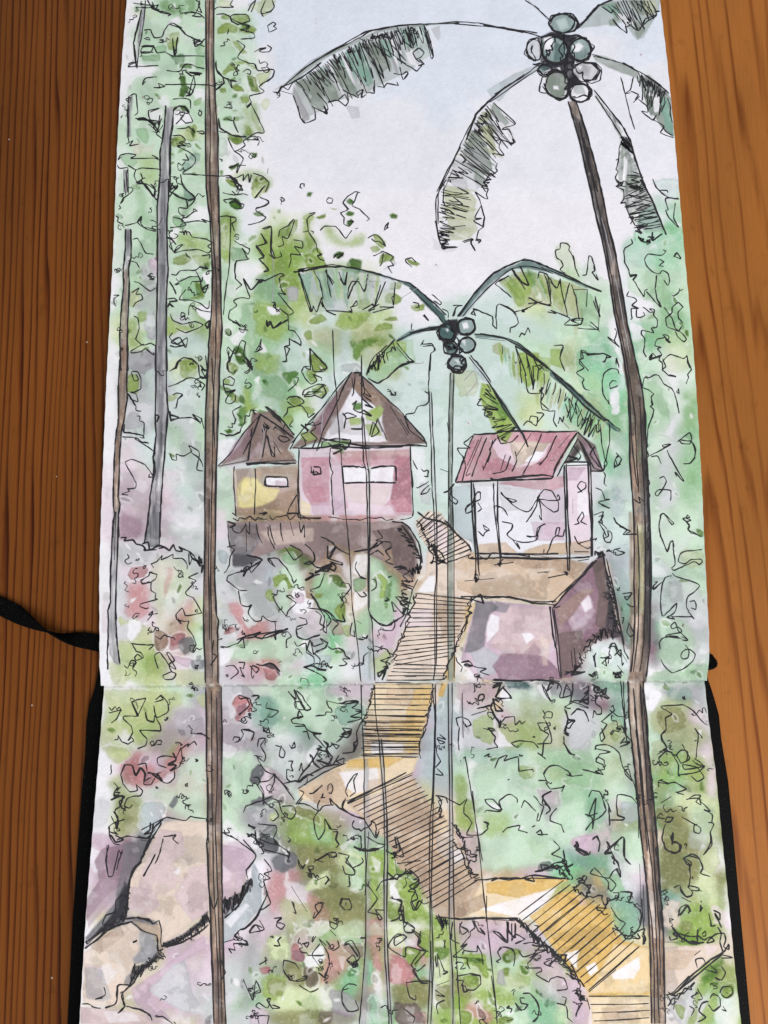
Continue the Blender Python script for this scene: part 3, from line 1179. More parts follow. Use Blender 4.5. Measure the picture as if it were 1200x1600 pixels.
- 1060,200 1075,255 1110,260 1070,280 1050,330 1075,360 1040,340
= 1075,250 1050,330 1070,360
- 1045,360 1050,410 1090,470 1115,480
- 1090,230 1120,195 1170,200 1195,250
- 945,660 920,600 950,555 1000,545 1070,580 1090,610 1165,605
- 1085,590 1090,610 1060,600
- 885,640 930,640 960,660 970,650
- 930,650 960,690 1030,685 1050,670 1030,710
- 550,760 600,755 640,800 660,820 620,820 560,780 550,755
- 550,840 560,825 650,830 640,770 700,725 750,750 755,780
- 780,810 800,765 870,830
- 855,735 880,760 900,790 920,800 890,890 875,890 885,840
= 970,705 910,740 960,820 930,850
- 960,710 920,730 910,780 950,800
- 1000,810 960,860 960,890 1030,920 1045,965
- 660,965 690,935 770,920 760,950 820,965
= 845,930 865,920
- 870,970 900,950 910,980 880,975 945,975
- 440,750 420,800 420,840 470,900 440,960 440,980 520,980 570,940 560,900
= 545,900 575,910 560,930
- 240,735 300,740 320,780
= 250,730 280,770 260,840
- 300,740 390,790 430,760
- 370,955 400,995 480,990
- 250,380 300,400 270,410 255,370 305,380 270,350
- 250,560 290,605 240,600
- 240,380 250,470 275,520 235,560
- 260,880 280,830 260,770 290,760
@6 250,850 270,880
= 355,1020 380,1060 420,1070
@8 400,1060 440,1080 470,1090 480,1110
- 980,1015 1020,1060 970,1100 1040,1130 1060,1180
= 1040,1070 1050,1140 1010,1150
@12 960,1180 1040,1150 1100,1170 910,1190
= 1125,1020 1135,1050 1120,1070 1170,1105 1200,1100
- 1180,850 1200,870
= 430,490 415,500
- 400,510 400,520
@2 700,630
- 150,1140 60,1150
T 880 1060
E4 180,20 380,30 400,80 280,60
t6 280,140 390,100 420,420 380,380 290,250
w7 370,200 400,240 420,330 400,330
a8 20,240 160,180 240,300 120,420 40,440
o7 240,330 340,260 390,380 260,420
L5 280,340 350,360 320,400
b6 300,380 440,380 460,700 400,740 380,560
G6 200,460 380,460 420,700 280,700
g7 0,540 240,560 220,660 120,700 0,620
E3 0,700 200,700 260,860 180,960 0,960
t5 160,720 250,740 260,860 180,930 150,920
o6 300,840 470,800 480,1000 300,1000
b6 360,780 470,780 470,880 380,900
P8 60,1000 200,960 300,960 290,1080 100,1100
A5 250,880 310,880 300,960
G7 300,960 490,960 490,1200 340,1200 380,1100
W6 300,1120 400,1160 480,1200 300,1200
w7 510,90 600,60 640,100 580,250 520,240
A8 620,60 880,20 890,180 800,160 700,140
t4 660,60 800,60 780,140 680,130
o9 590,180 640,120 780,130 800,160 760,260 830,280 880,340 860,400 880,460 820,460 740,400 640,380 560,320 530,240
O6 600,200 740,180 760,300 640,330
w9 550,80 620,90 560,200 530,200
p8 770,200 880,190 920,330 960,560 970,750 900,740 880,560 830,460 900,380 860,300 790,260
o6 560,400 700,400 700,560 580,600
L6 640,460 880,500 880,640 760,640 640,700 580,700 600,580
O6 560,640 700,700 680,860 580,900 570,760
l8 680,720 960,760 960,1000 900,1040 800,1000 700,820
G6 800,820 920,800 920,960 820,980
O9 590,820 760,820 790,960 880,1060 800,1100 600,1080 590,900
b4 800,960 900,980 880,1070 780,1050
w7 940,1000 1020,1100 1020,1200 920,1160
n7 580,940 620,960 610,1060 590,1060
O8 590,1080 800,1080 780,1200 590,1200
g5 760,1100 880,1120 870,1200 770,1200
l6 860,1080 960,1060 960,1200 880,1200
- 200,50 190,75 230,90 270,60 265,100 290,125 210,110 205,160 235,180 240,220 210,225 195,200 185,250
= 210,65 240,90 270,100
- 60,150 10,180 50,190
- 20,60 50,80 50,140 100,160 160,185
= 130,100 160,75 155,160 120,140 160,130 100,150
- 100,175 160,190
- 60,220 90,190 140,210 160,270
- 20,290 70,260 40,310 10,300
- 10,190 30,260 10,330 40,350
= 10,310 20,340 40,350
- 0,400 40,470 75,480
- 310,165 320,200 240,270 275,290 230,350 240,395 260,370 240,310
- 290,200 340,235 380,240
= 300,180 320,170
- 360,10 370,130 380,230 385,340 430,400 425,440
- 385,370 360,410 370,400 420,400 355,430
- 200,450 210,420 290,420 350,470 370,550 400,590 440,650 470,740
- 200,440 295,460 230,475 205,520 245,540 260,570 200,580 240,600
- 120,570 200,590 250,600 215,560
- 385,570 390,600 430,640 410,565 380,580
@10 260,690 280,720 250,740
- 160,745 180,700 230,710 250,760 270,820 240,860 180,900 140,950
- 135,850 180,870 185,940 205,750 160,860 215,840
= 285,800 290,880 290,920
- 300,840 280,780 265,760 285,760
- 460,780 420,740 340,730 340,850 385,870 370,885 290,885
= 85,1025 95,1040 80,1055 150,1090 160,1100
- 180,1010 215,985 230,1040 220,1085
- 380,995 370,990 300,1050 275,1080 260,1100 300,1095
- 380,995 380,1110 425,1165
= 275,1050 290,1090
- 270,1020 300,1080 340,1160
@8 310,1120 330,1160
- 600,460 650,445 600,500 630,545 655,540 650,525 630,530
- 745,415 790,500 740,530 710,480 740,450 780,460 770,520
= 745,415 780,500
- 820,500 880,550 760,570 750,540 840,560 880,620 840,645 800,610
- 830,500 845,350 820,310 870,375
- 595,680 600,640 640,650 660,660 590,650
= 605,635 625,630
- 640,660 700,650 770,690 710,715 755,725
- 610,780 675,740
= 700,710 750,725
- 770,760 820,730 860,735 830,770 860,790 850,750 770,755
- 860,770 920,830 880,820 930,850 930,900 940,910
- 905,900 940,910 920,970 920,1030 875,1105
- 740,865 820,910 860,940 850,970 820,960 820,920 840,910
- 635,900 650,870 690,870 670,900 640,900
- 640,910 620,990 640,1060 700,1095 735,1060 720,1030 680,1020 690,970 670,1000 700,1030
- 750,1130 800,1100 850,1120 875,1200
- 750,1130 800,1170 790,1180
- 410,110 400,150
! foliage
T 620 1060
G8 500,540 800,530 1000,640 1160,700 1180,960 1000,1080 900,1160 540,1190 520,1040 500,800
g4 760,640 1000,560 1180,620 1160,760 960,760 860,700
T 380 1300
L3 160,640 700,600 700,1200 160,1200
g3 560,860 760,700 1100,800 1160,1200 600,1200
! foliage
T 380 1300
n7 0,300 60,400 40,560 0,560
w7 30,180 130,200 130,400 20,560
k5 100,10 220,60 210,130 130,120
S8 180,150 280,140 340,170 300,220 210,230
R7 170,260 250,240 350,240 370,300 280,340 280,420 200,520 150,440
P5 130,500 280,520 240,640 130,700 30,640
W5 250,300 400,350 400,440 290,420
L8 290,0 560,0 570,80 500,100 300,80
O8 350,90 640,120 600,260 500,240 430,300 400,340 360,300
l8 420,300 530,240 540,330 440,360 380,360
O8 450,370 720,360 750,460 700,590 620,600 540,560 440,540
R4 400,380 520,440 540,560 440,540
O5 620,380 720,370 750,460 690,590 600,560
l6 600,130 750,160 750,360 620,340
g4 640,160 740,170 740,240 660,260
G7 680,260 760,300 760,360 680,360
o8 240,430 420,440 440,620 400,660 280,640
P4 330,650 400,600 420,700 320,700
W6 420,560 540,560 540,620 440,660
G7 560,600 750,560 740,680 600,660
l9 160,660 250,640 300,780 180,800
R8 310,700 350,710 390,800 310,800
M5 320,740 370,740 380,800 320,800
W8 390,780 470,720 520,760 460,840 390,840
R7 540,680 650,700 680,780 600,900 520,960 480,930
M5 620,700 740,700 750,780 680,780
g6 620,660 750,660 740,700 640,690
W5 600,780 640,780 620,860
E7 640,880 720,820 720,980 660,1060 610,1000
O9 270,820 360,820 460,880 480,960 410,1000 340,1020 260,960
U5 380,840 460,880 470,950 400,970
R9 100,850 165,840 170,870 110,885
L7 110,900 260,900 260,1000 190,1050 120,1020
O4 150,920 260,930 240,1020 160,1010
l9 220,980 560,960 540,1100 330,1130 200,1120
W7 470,980 560,970 550,1100 490,1120
A8 560,980 720,1060 700,1150 560,1130
O8 180,1140 520,1110 550,1200 180,1200
U5 470,1130 560,1120 550,1190 480,1200
M4 560,1120 700,1150 700,1200 560,1200
A6 0,660 100,700 100,1000 0,1100
P5 60,1100 160,1120 160,1200 40,1200
G6 20,860 120,880 80,1000
E8 760,790 810,820 800,960 770,960
E8 790,1060 830,1040 840,1180 790,1200
W7 820,870 870,880 880,1060 830,1040
R8 770,560 870,540 870,870 830,860 780,700
G5 770,640 870,640 830,560
L9 780,140 850,120 870,200 800,280
w7 800,150 860,190 840,260
L8 780,300 850,280 840,460 790,450
L8 900,130 960,180 950,280 900,280
L9 960,320 1080,340 1090,480 1000,440
L8 900,440 980,460 960,560 910,540
W8 930,320 980,400 950,440 920,400
L8 1000,500 1140,510 1140,550 1030,540
W7 1000,560 1140,560 1160,620 1050,620
l8 900,580 1000,580 1030,720 910,700
a6 1000,620 1080,640 1080,720 1010,700
L9 1100,640 1200,600 1200,780 1120,760
L8 1000,720 1110,740 1080,840 1010,820
R8 915,790 970,770 1050,850 1040,940 930,940
O9 940,960 1100,900 1180,940 1160,1080 960,1080
U7 940,1080 1090,1080 1110,1180 960,1200
R5 1040,1140 1140,1120 1140,1200
L6 850,660 880,660 880,1060
- 300,340 400,500
- 305,430 330,510 310,500
- 450,500 440,540 490,480 490,440 450,460 470,510
- 640,490 610,460 620,420 660,420 680,460 670,485 645,490
- 645,440 640,460
- 540,560 590,580 570,610 545,590 540,555
- 540,610 580,650
- 190,540 240,535 210,560 260,580 240,610 210,590 215,560
- 100,550 130,610 40,630 80,580 110,620
= 190,710 230,710 215,680 240,655
- 100,830 150,800 135,780 145,830
- 0,700 30,700 20,680 0,680
- 370,700 410,690 400,720 380,700
- 440,650 430,690 455,650
= 480,670 520,710
- 475,670 530,760 540,830 510,910 470,880 500,900
- 480,700 430,770 510,770
- 430,770 500,870
- 520,680 560,740 600,720 590,680
- 250,800 320,820 350,860
- 255,800 250,860 290,920 350,935 390,920 400,900 370,905
= 330,930 395,910
- 470,980 420,1000 350,960
- 630,700 680,680 730,780 680,830 650,800 690,770 710,830 640,800
= 630,710 660,700 720,780
- 710,960 660,950 620,990 620,1060 660,1120 720,1110 700,1050
= 620,990 660,980
- 0,920 60,1050 80,930 110,1000 60,1010 100,990
- 110,1110 80,1090 100,1070 150,1100 170,1040 150,1050 180,1100 230,1100 180,1080
- 80,1150 160,1150 150,1200
- 100,1200 90,1150
- 20,10 130,80 100,100
@10 30,30 80,20
- 190,60 290,130 280,170
- 130,170 180,240 130,260 170,290 130,310 150,380 170,450 110,490
= 150,230 160,270
= 10,600 60,560 100,500 150,390
- 340,180 370,220 390,200
- 440,190 530,140 540,160 580,150
= 520,275 535,300 510,330
- 455,305 520,275
- 620,210 640,260 700,260 640,160
- 660,270 665,340 650,340
- 740,160 750,190 680,230
- 690,95 750,120 850,110
@12 720,20 730,110 860,90
- 770,320 840,420 780,500 850,520
- 820,480 870,540 850,550 830,490 880,490
- 830,370 870,310 960,290 1000,270
= 900,250 960,300 980,270
@9 930,290 1010,250 1040,240
- 1060,300 1100,300 1090,340 1030,370 1080,380 1090,420 1050,440 1070,490 1100,430 1130,450 1160,440
- 1100,430 1090,460
= 930,400 940,420
- 920,410 990,440 970,500 1000,490 970,540 920,560
- 980,450 1000,560 1010,620 1050,630 1070,600 1010,570
- 1050,610 1110,650 1090,700
= 1110,620 1090,710
- 1010,640 950,660 950,710 1020,660 960,640 910,720 1010,780 1020,720 1110,740 1140,750 1070,830
- 1110,740 1050,830 1090,870 1140,830
- 1080,850 1060,880 1120,940
= 1060,860 1110,940 1160,945
- 1020,940 1160,930 1180,940
- 1020,940 1040,1030 1080,1050 1080,1020
- 1000,1100 1070,1160 1060,1200
= 960,30 975,100
- 890,120 940,140 1000,150 960,30
@10 960,150 930,130
= 960,200 1110,180
- 950,170 960,260
T 620 1300
P8 360,560 800,560 800,700 680,760 580,780 440,740 380,680
L8 220,630 320,600 320,780 230,790
L8 130,640 200,640 200,740 140,720
w5 240,680 300,680 290,720 240,720
D4 240,730 330,720 300,800 250,790
l7 230,830 330,820 330,960 240,940
G6 380,760 600,780 600,960 400,960
L9 410,770 540,760 560,820 580,850 570,920 530,900 500,840 420,820
D5 420,780 540,790 540,820 440,810
L8 420,900 500,900 510,970 420,980
O8 340,880 380,880 480,1010 440,1040 380,1020 350,960
O6 240,960 350,960 340,1100 260,1080
L8 560,960 600,980 620,1040 700,1000 770,1050 740,1080 640,1080 560,1060
D5 570,980 600,1050 580,1060
L9 650,780 700,730 780,740 740,800 680,820
D6 660,770 740,760 740,790 680,810
L9 760,820 800,780 840,840 830,960 760,980
D5 770,830 830,850 820,890 780,880
L8 660,850 700,850 700,900 670,900
l8 480,820 780,900 800,1000 600,960 480,960
g6 720,1000 900,1060 980,1080 1000,1200 800,1200
E6 820,1060 1000,1060 1000,1200 840,1200
G6 640,1100 820,1100 820,1200 660,1200
L9 640,1160 730,1160 700,1200 640,1200
A7 640,860 660,850 680,960 620,940
R7 410,1090 500,1060 600,1140 580,1190 480,1160
U4 510,1080 560,1150 520,1160
L8 400,1120 470,1130 460,1200 400,1200
L5 200,1100 340,1110 340,1200 220,1200
P8 820,740 980,740 1080,960 1000,1000 860,880
A7 860,920 980,1000 1060,1060 1000,1100 880,1000
W6 830,890 980,1000 1020,1060 900,960
P7 1000,860 1100,960 1150,1100 1180,1200 1080,1200 1020,1060
l6 1000,1080 1080,1060 1090,1200 1000,1200
D4 0,200 60,200 120,280 60,300 0,260
L8 0,300 80,290 110,360 100,440 20,400
L7 50,440 180,500 140,540 60,540
R8 0,790 90,830 110,900 0,940
O8 0,960 190,940 180,1100 0,1100
U6 0,1100 120,1090 170,1200 0,1200
- 350,560 340,670 390,700
- 410,560 395,600 410,640 440,620
= 395,570 395,640
= 400,590 440,610 450,630
- 470,550 490,600 460,620 460,650 440,670
- 480,550 510,620 550,640
= 520,600 550,640 530,610
- 560,550 570,600
= 600,620 690,690 690,560 700,620 740,660 740,570
- 600,620 640,630 690,680 700,560
- 720,570 720,680 740,640 800,670 740,700 780,680
= 740,540 780,570 770,600
@14 700,560 780,560 820,610 860,660 900,680 930,700 850,700
- 650,720 630,750 650,790 620,810 640,820
- 640,740 660,720 720,730 740,770 730,840
- 350,780 440,700 400,720 440,670
- 350,780 440,790 440,820 460,860
- 420,740 500,750 505,710 530,760 540,830
- 385,900 460,885 520,900 525,950 480,990 440,985
= 410,950 420,1000 450,990
- 250,760 290,850 300,870
= 290,870 320,875 290,890
- 260,820 270,910
- 240,770 250,840 260,770
= 790,1010 830,1010 870,1050 890,1100 880,1160 850,1190
- 800,1040 770,1040 780,1070 820,1080 800,1110 760,1110 740,1070 780,1120
- 690,1180 730,1170
- 760,740 790,780 860,760 900,710 850,690 790,700
- 830,790 870,760 940,740 860,740
- 880,760 820,820 830,850 900,850 905,870 870,890 950,940 960,920 1000,905 1050,920 1065,980 1000,990
- 930,800 970,790 960,840 920,820 960,800
- 980,810 950,830 980,850
- 1030,1030 1060,1040 1050,1080 1000,1070 1060,1090 1070,1160 1100,1190
= 960,720 990,790 960,830
= 1020,770 1060,770 1040,830 1090,860 1110,880
@16 1000,780 1050,810 1080,860 1110,900 1140,930 1170,960 1050,890
@20 1110,1000 1150,1030 1180,1050 1140,1060
- 1120,1080 1160,1070 1130,1120 1120,1160
- 330,660 370,690
- 250,960 330,930
- 240,990 300,1030 250,1020
- 300,1050 250,1080 260,1140
- 65,570 45,600 60,630 100,630 110,600 70,570 45,560 40,460
- 100,620 150,680 130,710
- 150,620 130,710 200,750
@6 250,530 290,580 310,540
@12 50,240 100,250 20,270
- 100,250 140,300 80,340 120,370 90,420 120,490 150,450 160,420
= 0,420 30,430 20,500
T 890 1300
S8 40,280 130,260 180,330 240,380 160,430 80,400
P8 20,30 140,10 190,60 140,130 40,110
t6 0,140 240,140 260,240 140,250 30,200
a7 240,120 340,120 340,260 300,260
W6 320,200 440,180 440,380 400,420 330,340
E7 260,300 330,340 400,440 440,560 440,640 360,680 300,600 260,440
g7 200,260 300,260 330,350 260,400 220,330
t6 300,440 400,430 430,600 340,660
O8 590,0 800,0 800,120 560,120
O9 570,140 720,150 740,280 700,380 580,350
O8 720,180 820,160 800,300 740,300
b4 620,400 740,400 740,520 620,560
l8 760,260 900,250 920,500 800,420
L8 700,470 860,460 890,620 700,640
O5 700,560 760,560 760,620 700,620
n7 590,440 680,440 680,600 590,600
p6 880,460 980,500 990,600 900,560
w7 980,300 1020,560 1000,640 960,520
D4 640,620 740,640 850,660 740,720
L8 830,880 950,790 940,900 880,980 800,1060 780,1200 740,1200 800,980
D6 820,900 940,800 940,880 840,960
L8 900,980 930,940 920,1100 880,1200 800,1200 840,1100
L8 950,980 1020,950 1020,1030 960,1040
a8 600,1000 700,1020 760,960 780,1040 720,1200 600,1200
A6 640,1020 720,1050 700,1200 620,1140
W7 930,1060 1050,1000 1060,1200 920,1200
O3 950,800 1040,900 1040,960 900,960
L6 650,1080 720,1100 700,1180
P7 0,860 60,900 110,1060 130,1200 0,1200
- 660,1020 650,1110
- 145,40 170,25 190,60 180,125
= 40,60 50,70 35,90 60,110 120,145 130,120
- 250,100 340,35 345,170 380,205
= 235,60 250,100 220,135 265,130
= 265,160 300,190 320,280 290,230
- 150,230 130,260 240,290 270,250 300,230 310,270
- 150,220 240,310 240,360
- 250,290 290,330 260,370 240,340
@34 70,290 100,310 60,330 130,330 110,400 160,400 200,380 200,450 240,430 270,400 220,490 160,470 230,520
= 320,375 390,380 370,440 400,440
= 400,450 440,490 450,520 440,590
- 270,380 310,380 300,410 230,440
- 260,470 300,540 350,570 310,620 270,600 290,650
- 280,580 340,650 400,640 440,590 430,540
@24 430,620 440,680 340,660 380,640 460,600 470,700 450,660
= 450,420 470,700
- 440,200 450,540
- 460,330 470,560
- 590,60 600,110 640,130 690,120 690,80 660,60 640,80 650,30 640,0
- 880,0 890,80 835,145
- 720,160 750,150 810,170 835,220 820,260 880,280
- 715,160 760,190 760,210 730,200 710,160
= 715,165 755,210
- 750,200 755,290 745,350
@5 765,285
- 650,350 690,335 700,380 740,410 770,380 740,340 810,350 800,370 760,365
= 690,350 730,405 770,395
- 700,410 760,440
= 820,430 825,440
- 680,530 690,480 730,455 750,490 740,510
= 680,490 690,520 740,460 760,500
= 820,460 815,500 830,470
- 870,510 890,590 915,580
= 900,490 940,510 940,550 910,510 950,600
@30 620,650 650,670 680,680 640,640 900,670 880,680 860,680 930,640 960,620 970,680 950,720 990,730 980,700 960,760 930,600
= 640,600 680,650 760,700 840,690
= 640,590 700,660 760,690 800,690
= 800,610 800,690 760,680
- 830,640 850,620 850,650 830,650
- 780,770 820,740
- 600,690 680,690
- 950,790 1020,785 960,770
- 800,850 790,800 830,790 850,820
- 950,840 975,880 950,925 910,910 940,930
- 850,860 920,880 880,830
- 940,1010 960,970 1010,970 1020,1010 980,1040 945,1010
= 980,1005 990,1010
- 880,1040 900,1010 940,1040 940,1090 900,1120 870,1080
= 870,1060 830,1070 810,1120 850,1160 800,1190
- 880,1020 930,1020
- 960,1090 980,1120 950,1110
- 800,980 830,1040 800,1050
- 750,1090 780,1110 760,1150
@22 620,1010 660,1030 700,1000 730,980 760,970 780,950 640,1060 610,1080
- 610,1020 640,1080 670,1060
@16 50,940 80,960 30,1000 70,1010 90,1030 60,1040 110,1060
= 10,830 40,890 60,940
- 20,1060 60,1080 40,1150
= 110,1040 130,1110
! boulder
T 110 1300
M7 340,520 350,340 440,220 370,320 300,420 290,500 200,580 100,700 90,720 200,620 300,570
S8 380,460 350,520 240,580 120,690 90,660 180,560 280,440 300,380 380,280
M6 200,100 420,60 440,160 380,260 330,320 220,400 100,560 100,420 180,300 150,180
S6 330,80 510,20 440,180 360,330 280,420 300,300 330,180
P5 220,300 300,300 280,400 180,520 110,600 100,420
k6 380,300 340,440 300,520 200,600 260,520 290,420 340,340
n9 470,120 580,-60 700,-80 860,-70 860,500 580,700 540,560 480,540 360,520 350,340
P4 560,-20 700,0 720,120 640,200 700,300 600,380 480,420 420,340 480,160
P5 740,220 860,200 860,500 760,560 640,400 700,300
P5 380,340 520,360 560,460 480,520 360,480
W9 640,250 680,215 690,240 670,265
W8 690,340 710,345 700,360
n4 520,300 620,330 580,420 490,400
P7 945,75 1080,100 1160,150 1110,250 1060,380 950,420
p8 945,200 1010,250 1000,300 945,320
b7 1140,160 1200,300 1190,480 1080,600 960,700 950,540 1060,430 1130,330
w6 960,560 1100,440 1120,460 1000,600
n9 80,760 280,600 380,560 460,640 420,800 380,960 300,1100 80,1080
C5 110,700 320,580 340,650 180,760
n5 200,660 340,640 330,740 200,740
w5 150,860 240,820 300,880 230,960
P3 90,820 200,840 200,1040 100,1040
a6 470,640 560,700 540,760 480,820 400,820 390,780 440,740 420,640
A8 430,620 530,650 545,740 520,790 400,830 390,790 440,740
S7 340,900 390,880 380,960 330,960
N8 380,550 520,580 560,570 570,700 520,640 470,630
n9 60,1090 300,1110 480,1150 520,1200 60,1200
P5 60,1090 300,1110 480,1150 520,1200 60,1200
A5 90,840 200,860 260,1040 200,1060 100,1040
W5 200,1120 400,1130 440,1180 240,1190
P6 380,1080 430,1100 520,1160 640,1200 520,1200 460,1140
P8 560,860 840,640 850,720 640,850 500,980 500,1050 640,1180 480,1150 400,1060 380,980
a8 640,830 720,800 760,1000 850,1140 700,1120 520,1020 500,980
- 580,-80 520,-20 440,180 390,230 370,300
= 570,-60 540,-10 480,90 440,170
= 410,210 375,300 360,380
- 440,-10 600,-90 720,-70 750,-95 860,-80
- 580,30 660,20 640,45 675,75
= 580,30 640,25
- 580,40 560,130 530,200
= 530,140 500,200 455,280
- 345,545 400,535 490,550 515,575 555,555 570,620 565,690 575,720
= 345,545 420,535 500,560
- 290,590 380,565 440,610 480,630 540,650 545,740
~36 570,700 640,700 740,640 820,560 860,500 | 600,720 700,690 800,650 850,600 865,560
= 570,715 660,690 750,630 860,520
= 590,720 700,690 830,610 865,580
~30 950,430 1000,400 1060,380 1090,300 1140,290 | 965,540 1010,500 1060,440 1100,380 1130,340
= 960,540 1040,470 1090,390 1130,290
- 1000,20 1080,80 1160,150 1100,240 1110,290
- 950,0 980,20 1050,50
= 1200,460 1160,540 1100,600 1060,610
- 1060,610 1030,650 1090,680 1110,710 1060,700 1020,700 1030,740 990,730 1010,760
= 960,690 1030,670
- 1120,630 1150,580 1200,600
= 545,660 550,740 580,730
~14 550,740 590,760 520,820 | 570,720 590,790 500,830
= 520,800 470,840 400,900 370,960
~26 390,830 420,830 480,840 530,790 | 380,960 430,900 460,860 520,820
= 370,960 300,960 285,1070 215,1100
= 370,965 320,1020 340,1090 300,1130 330,1100
- 310,1010 330,1000 330,1080
- 210,970 215,1020 155,1045
= 160,1045 200,1040
- 60,1075 110,1075 160,1100 190,1100
= 350,1090 430,1110 490,1140 510,1180
- 530,1155 580,1155 640,1200
- 90,660 110,700 95,690 200,620 220,580
= 90,730 190,650 230,590
- 200,580 220,520 280,500 285,430 330,390
~16 210,580 280,560 340,520 | 230,600 300,570 350,545
@8 385,690 410,680
- 240,80 220,180 240,280 265,270 300,120
- 300,110 320,140 325,110
@1 740,438
X8 375,300 366,380 358,440 345,520 335,560 300,590 250,610 200,625 150,665 100,715 92,722 150,640 210,570 290,500 320,420 350,340
k6 340,300 366,380 345,500 270,560 200,600 240,540 300,460 310,380
k8 575,700 700,640 790,570 860,490 862,560 760,630 640,700 590,722
k6 950,440 1010,400 1060,380 1100,300 1135,290 1120,350 1050,440 960,535
k7 545,740 580,770 480,850 420,900 380,960 370,900 390,840 440,830 500,800
A6 470,640 540,690 540,750 480,810 420,820 400,800 450,740
~40 575,705 700,645 790,575 860,495 | 600,722 700,690 780,630 862,560
~34 950,440 1010,400 1060,380 1120,300 | 962,540 1010,490 1080,420 1135,340
~24 540,750 480,810 400,850 380,930 | 580,775 500,840 430,900 380,960
~26 360,330 350,420 330,500 300,540 | 375,340 365,440 350,520 330,560
= 580,-80 520,-20 470,100 440,180 400,230 370,300 360,400 345,520 330,560
= 90,730 160,680 230,620 280,590 340,570 390,560
= 470,830 430,880 400,940 370,970
! boardwalk
T 560 800
n9 350,60 440,-10 510,0 590,100 700,200 705,270 560,325 500,310 440,230 380,150
n8 430,230 560,310 700,260 640,400 460,420 400,470 420,360
p5 400,40 500,60 600,180 560,280 480,200
n9 440,390 560,320 700,250 900,270 1240,280 1450,320 1240,580 1100,560 700,540 360,500
N8 600,330 700,250 860,270 1250,290 1440,330 1240,580 1180,550 900,520 720,520 620,480
n6 440,380 560,330 700,400 900,340 1000,400 840,440 620,430
W8 370,500 440,400 480,400 470,500
C4 900,290 1240,280 1440,320 1340,420 1240,360 1040,350
n5 1000,360 1240,350 1100,420
n9 355,510 700,540 700,640 650,760 600,880 540,1050 170,1060 230,860 300,690
N6 480,520 700,540 690,640 640,700 500,690
N5 540,700 640,720 580,840 500,820
p6 310,620 460,600 460,720 280,720
n6 240,800 460,760 460,1000 240,1000
C4 490,560 600,560 600,740 520,780
Y5 670,580 740,560 700,700 650,800 600,900 660,740
Y7 560,900 610,900 600,1060 540,1050
n9 100,1070 540,1060 500,1200 70,1200
Y5 200,1080 460,1070 460,1200 120,1200
Y9 520,1060 560,1060 530,1160 500,1150
~26 370,60 440,160 480,260 500,310 | 400,80 430,200 520,310 550,320
~26 370,60 440,160 480,260 500,310 | 400,80 430,200 520,310 550,320
@24 430,230 470,280 440,320 540,320 480,200
- 360,90 440,0
- 375,140 520,10
- 380,160 550,70
H14 360,80 400,160 440,230 500,290 540,320 | 450,-5 520,20 560,90 640,150 705,215 705,262
= 370,0 420,40 510,60 590,110
= 470,200 500,300 550,320
= 540,50 600,120 690,210 705,250
- 550,320 690,270
= 690,270 690,290 790,290 900,285 1240,290
- 560,310 620,300
H16 360,510 215,960 | 710,545 570,900
H5 230,950 170,1050 | 560,960 540,1050
~22 355,510 300,690 220,880 210,950 | 370,500 320,680 250,860 225,940
~22 355,510 300,690 220,880 210,950 | 370,500 320,680 250,860 225,940
~26 715,545 700,640 640,800 560,960 540,1050 | 690,560 670,700 600,850 540,1000 520,1050
~26 715,545 700,640 640,800 560,960 540,1050 | 690,560 670,700 600,850 540,1000 520,1050
= 640,530 760,530 900,530 1000,545 1100,570 1240,580
= 700,560 760,520 780,570 700,540
- 760,510 800,540 940,530 1100,560 1240,560
= 700,285 720,280
- 1120,380 1200,370
= 1240,580 1280,530
T 380 1060
y9 820,30 1190,30 1170,140 1130,280 1100,480 750,490 760,300 780,150
Y6 1080,60 1180,40 1150,260 1090,440 1040,480 980,400 1020,200
N6 900,60 1080,60 1040,180 880,160
N5 760,240 1000,240 1000,440 760,420
Y5 920,260 1120,260 1080,400 900,400
w7 800,400 1000,400 1000,460 800,480
y9 640,520 760,480 1100,490 1040,620 900,700 680,780 760,860 640,820 540,780 360,760 340,700
Y8 660,510 880,490 1000,500 900,560 640,560
N8 340,690 600,560 640,640 660,760 480,800 400,740
C4 440,680 560,660 560,780 440,780
w8 600,590 760,570 840,560 850,680 700,720 640,680
N6 780,640 880,620 880,680 760,720
H9 820,30 760,300 | 1190,30 1130,300
H9 750,320 750,490 | 1120,330 1100,490
H7 740,230 740,480 | 1140,240 1090,470
~20 1190,60 1160,260 1100,420 1110,480 | 1180,80 1140,280 1090,440 1120,500
~20 1190,60 1160,260 1100,420 1110,480 | 1180,80 1140,280 1090,440 1120,500
~22 810,40 780,170 750,260 760,300 | 820,50 790,160 770,240 765,290
~22 810,40 780,170 750,260 760,300 | 820,50 790,160 770,240 765,290
- 340,690 500,590 640,530
- 640,770 1060,590
= 650,780 700,750 1020,590
T 620 1060
N9 0,680 100,620 200,780 340,920 440,1100 0,1120
n8 0,650 60,600 180,700 60,800 0,760
C4 0,820 160,780 280,900 260,1000 60,1200 0,1100
y6 230,880 340,900 340,1020 240,1000
T 380 1060
N9 660,790 1060,620 1140,760 1160,900 1200,1200 980,1200 900,1000 840,980
C4 860,900 1080,740 1160,860 1180,1060 980,1180 900,1020
n8 700,820 800,730 880,700 880,760 760,860
T 620 1300
N9 0,0 340,0 500,300 560,320 560,480 380,540 250,530 130,300 20,180
C4 20,120 200,80 330,200 440,380 250,520 150,420 120,280
n8 240,20 340,-20 440,180 360,220 260,120
w5 340,100 400,120 430,160 360,190
N7 200,400 540,340 560,460 370,540 240,530
y9 530,310 760,280 1080,290 1020,330 760,530 420,530
Y9 560,320 820,280 1080,300 940,360 820,420 680,400 560,380
w8 520,480 660,440 880,380 1000,350 860,540 780,560 700,520
C5 380,460 540,380 560,460 420,530 370,520
T 890 1300
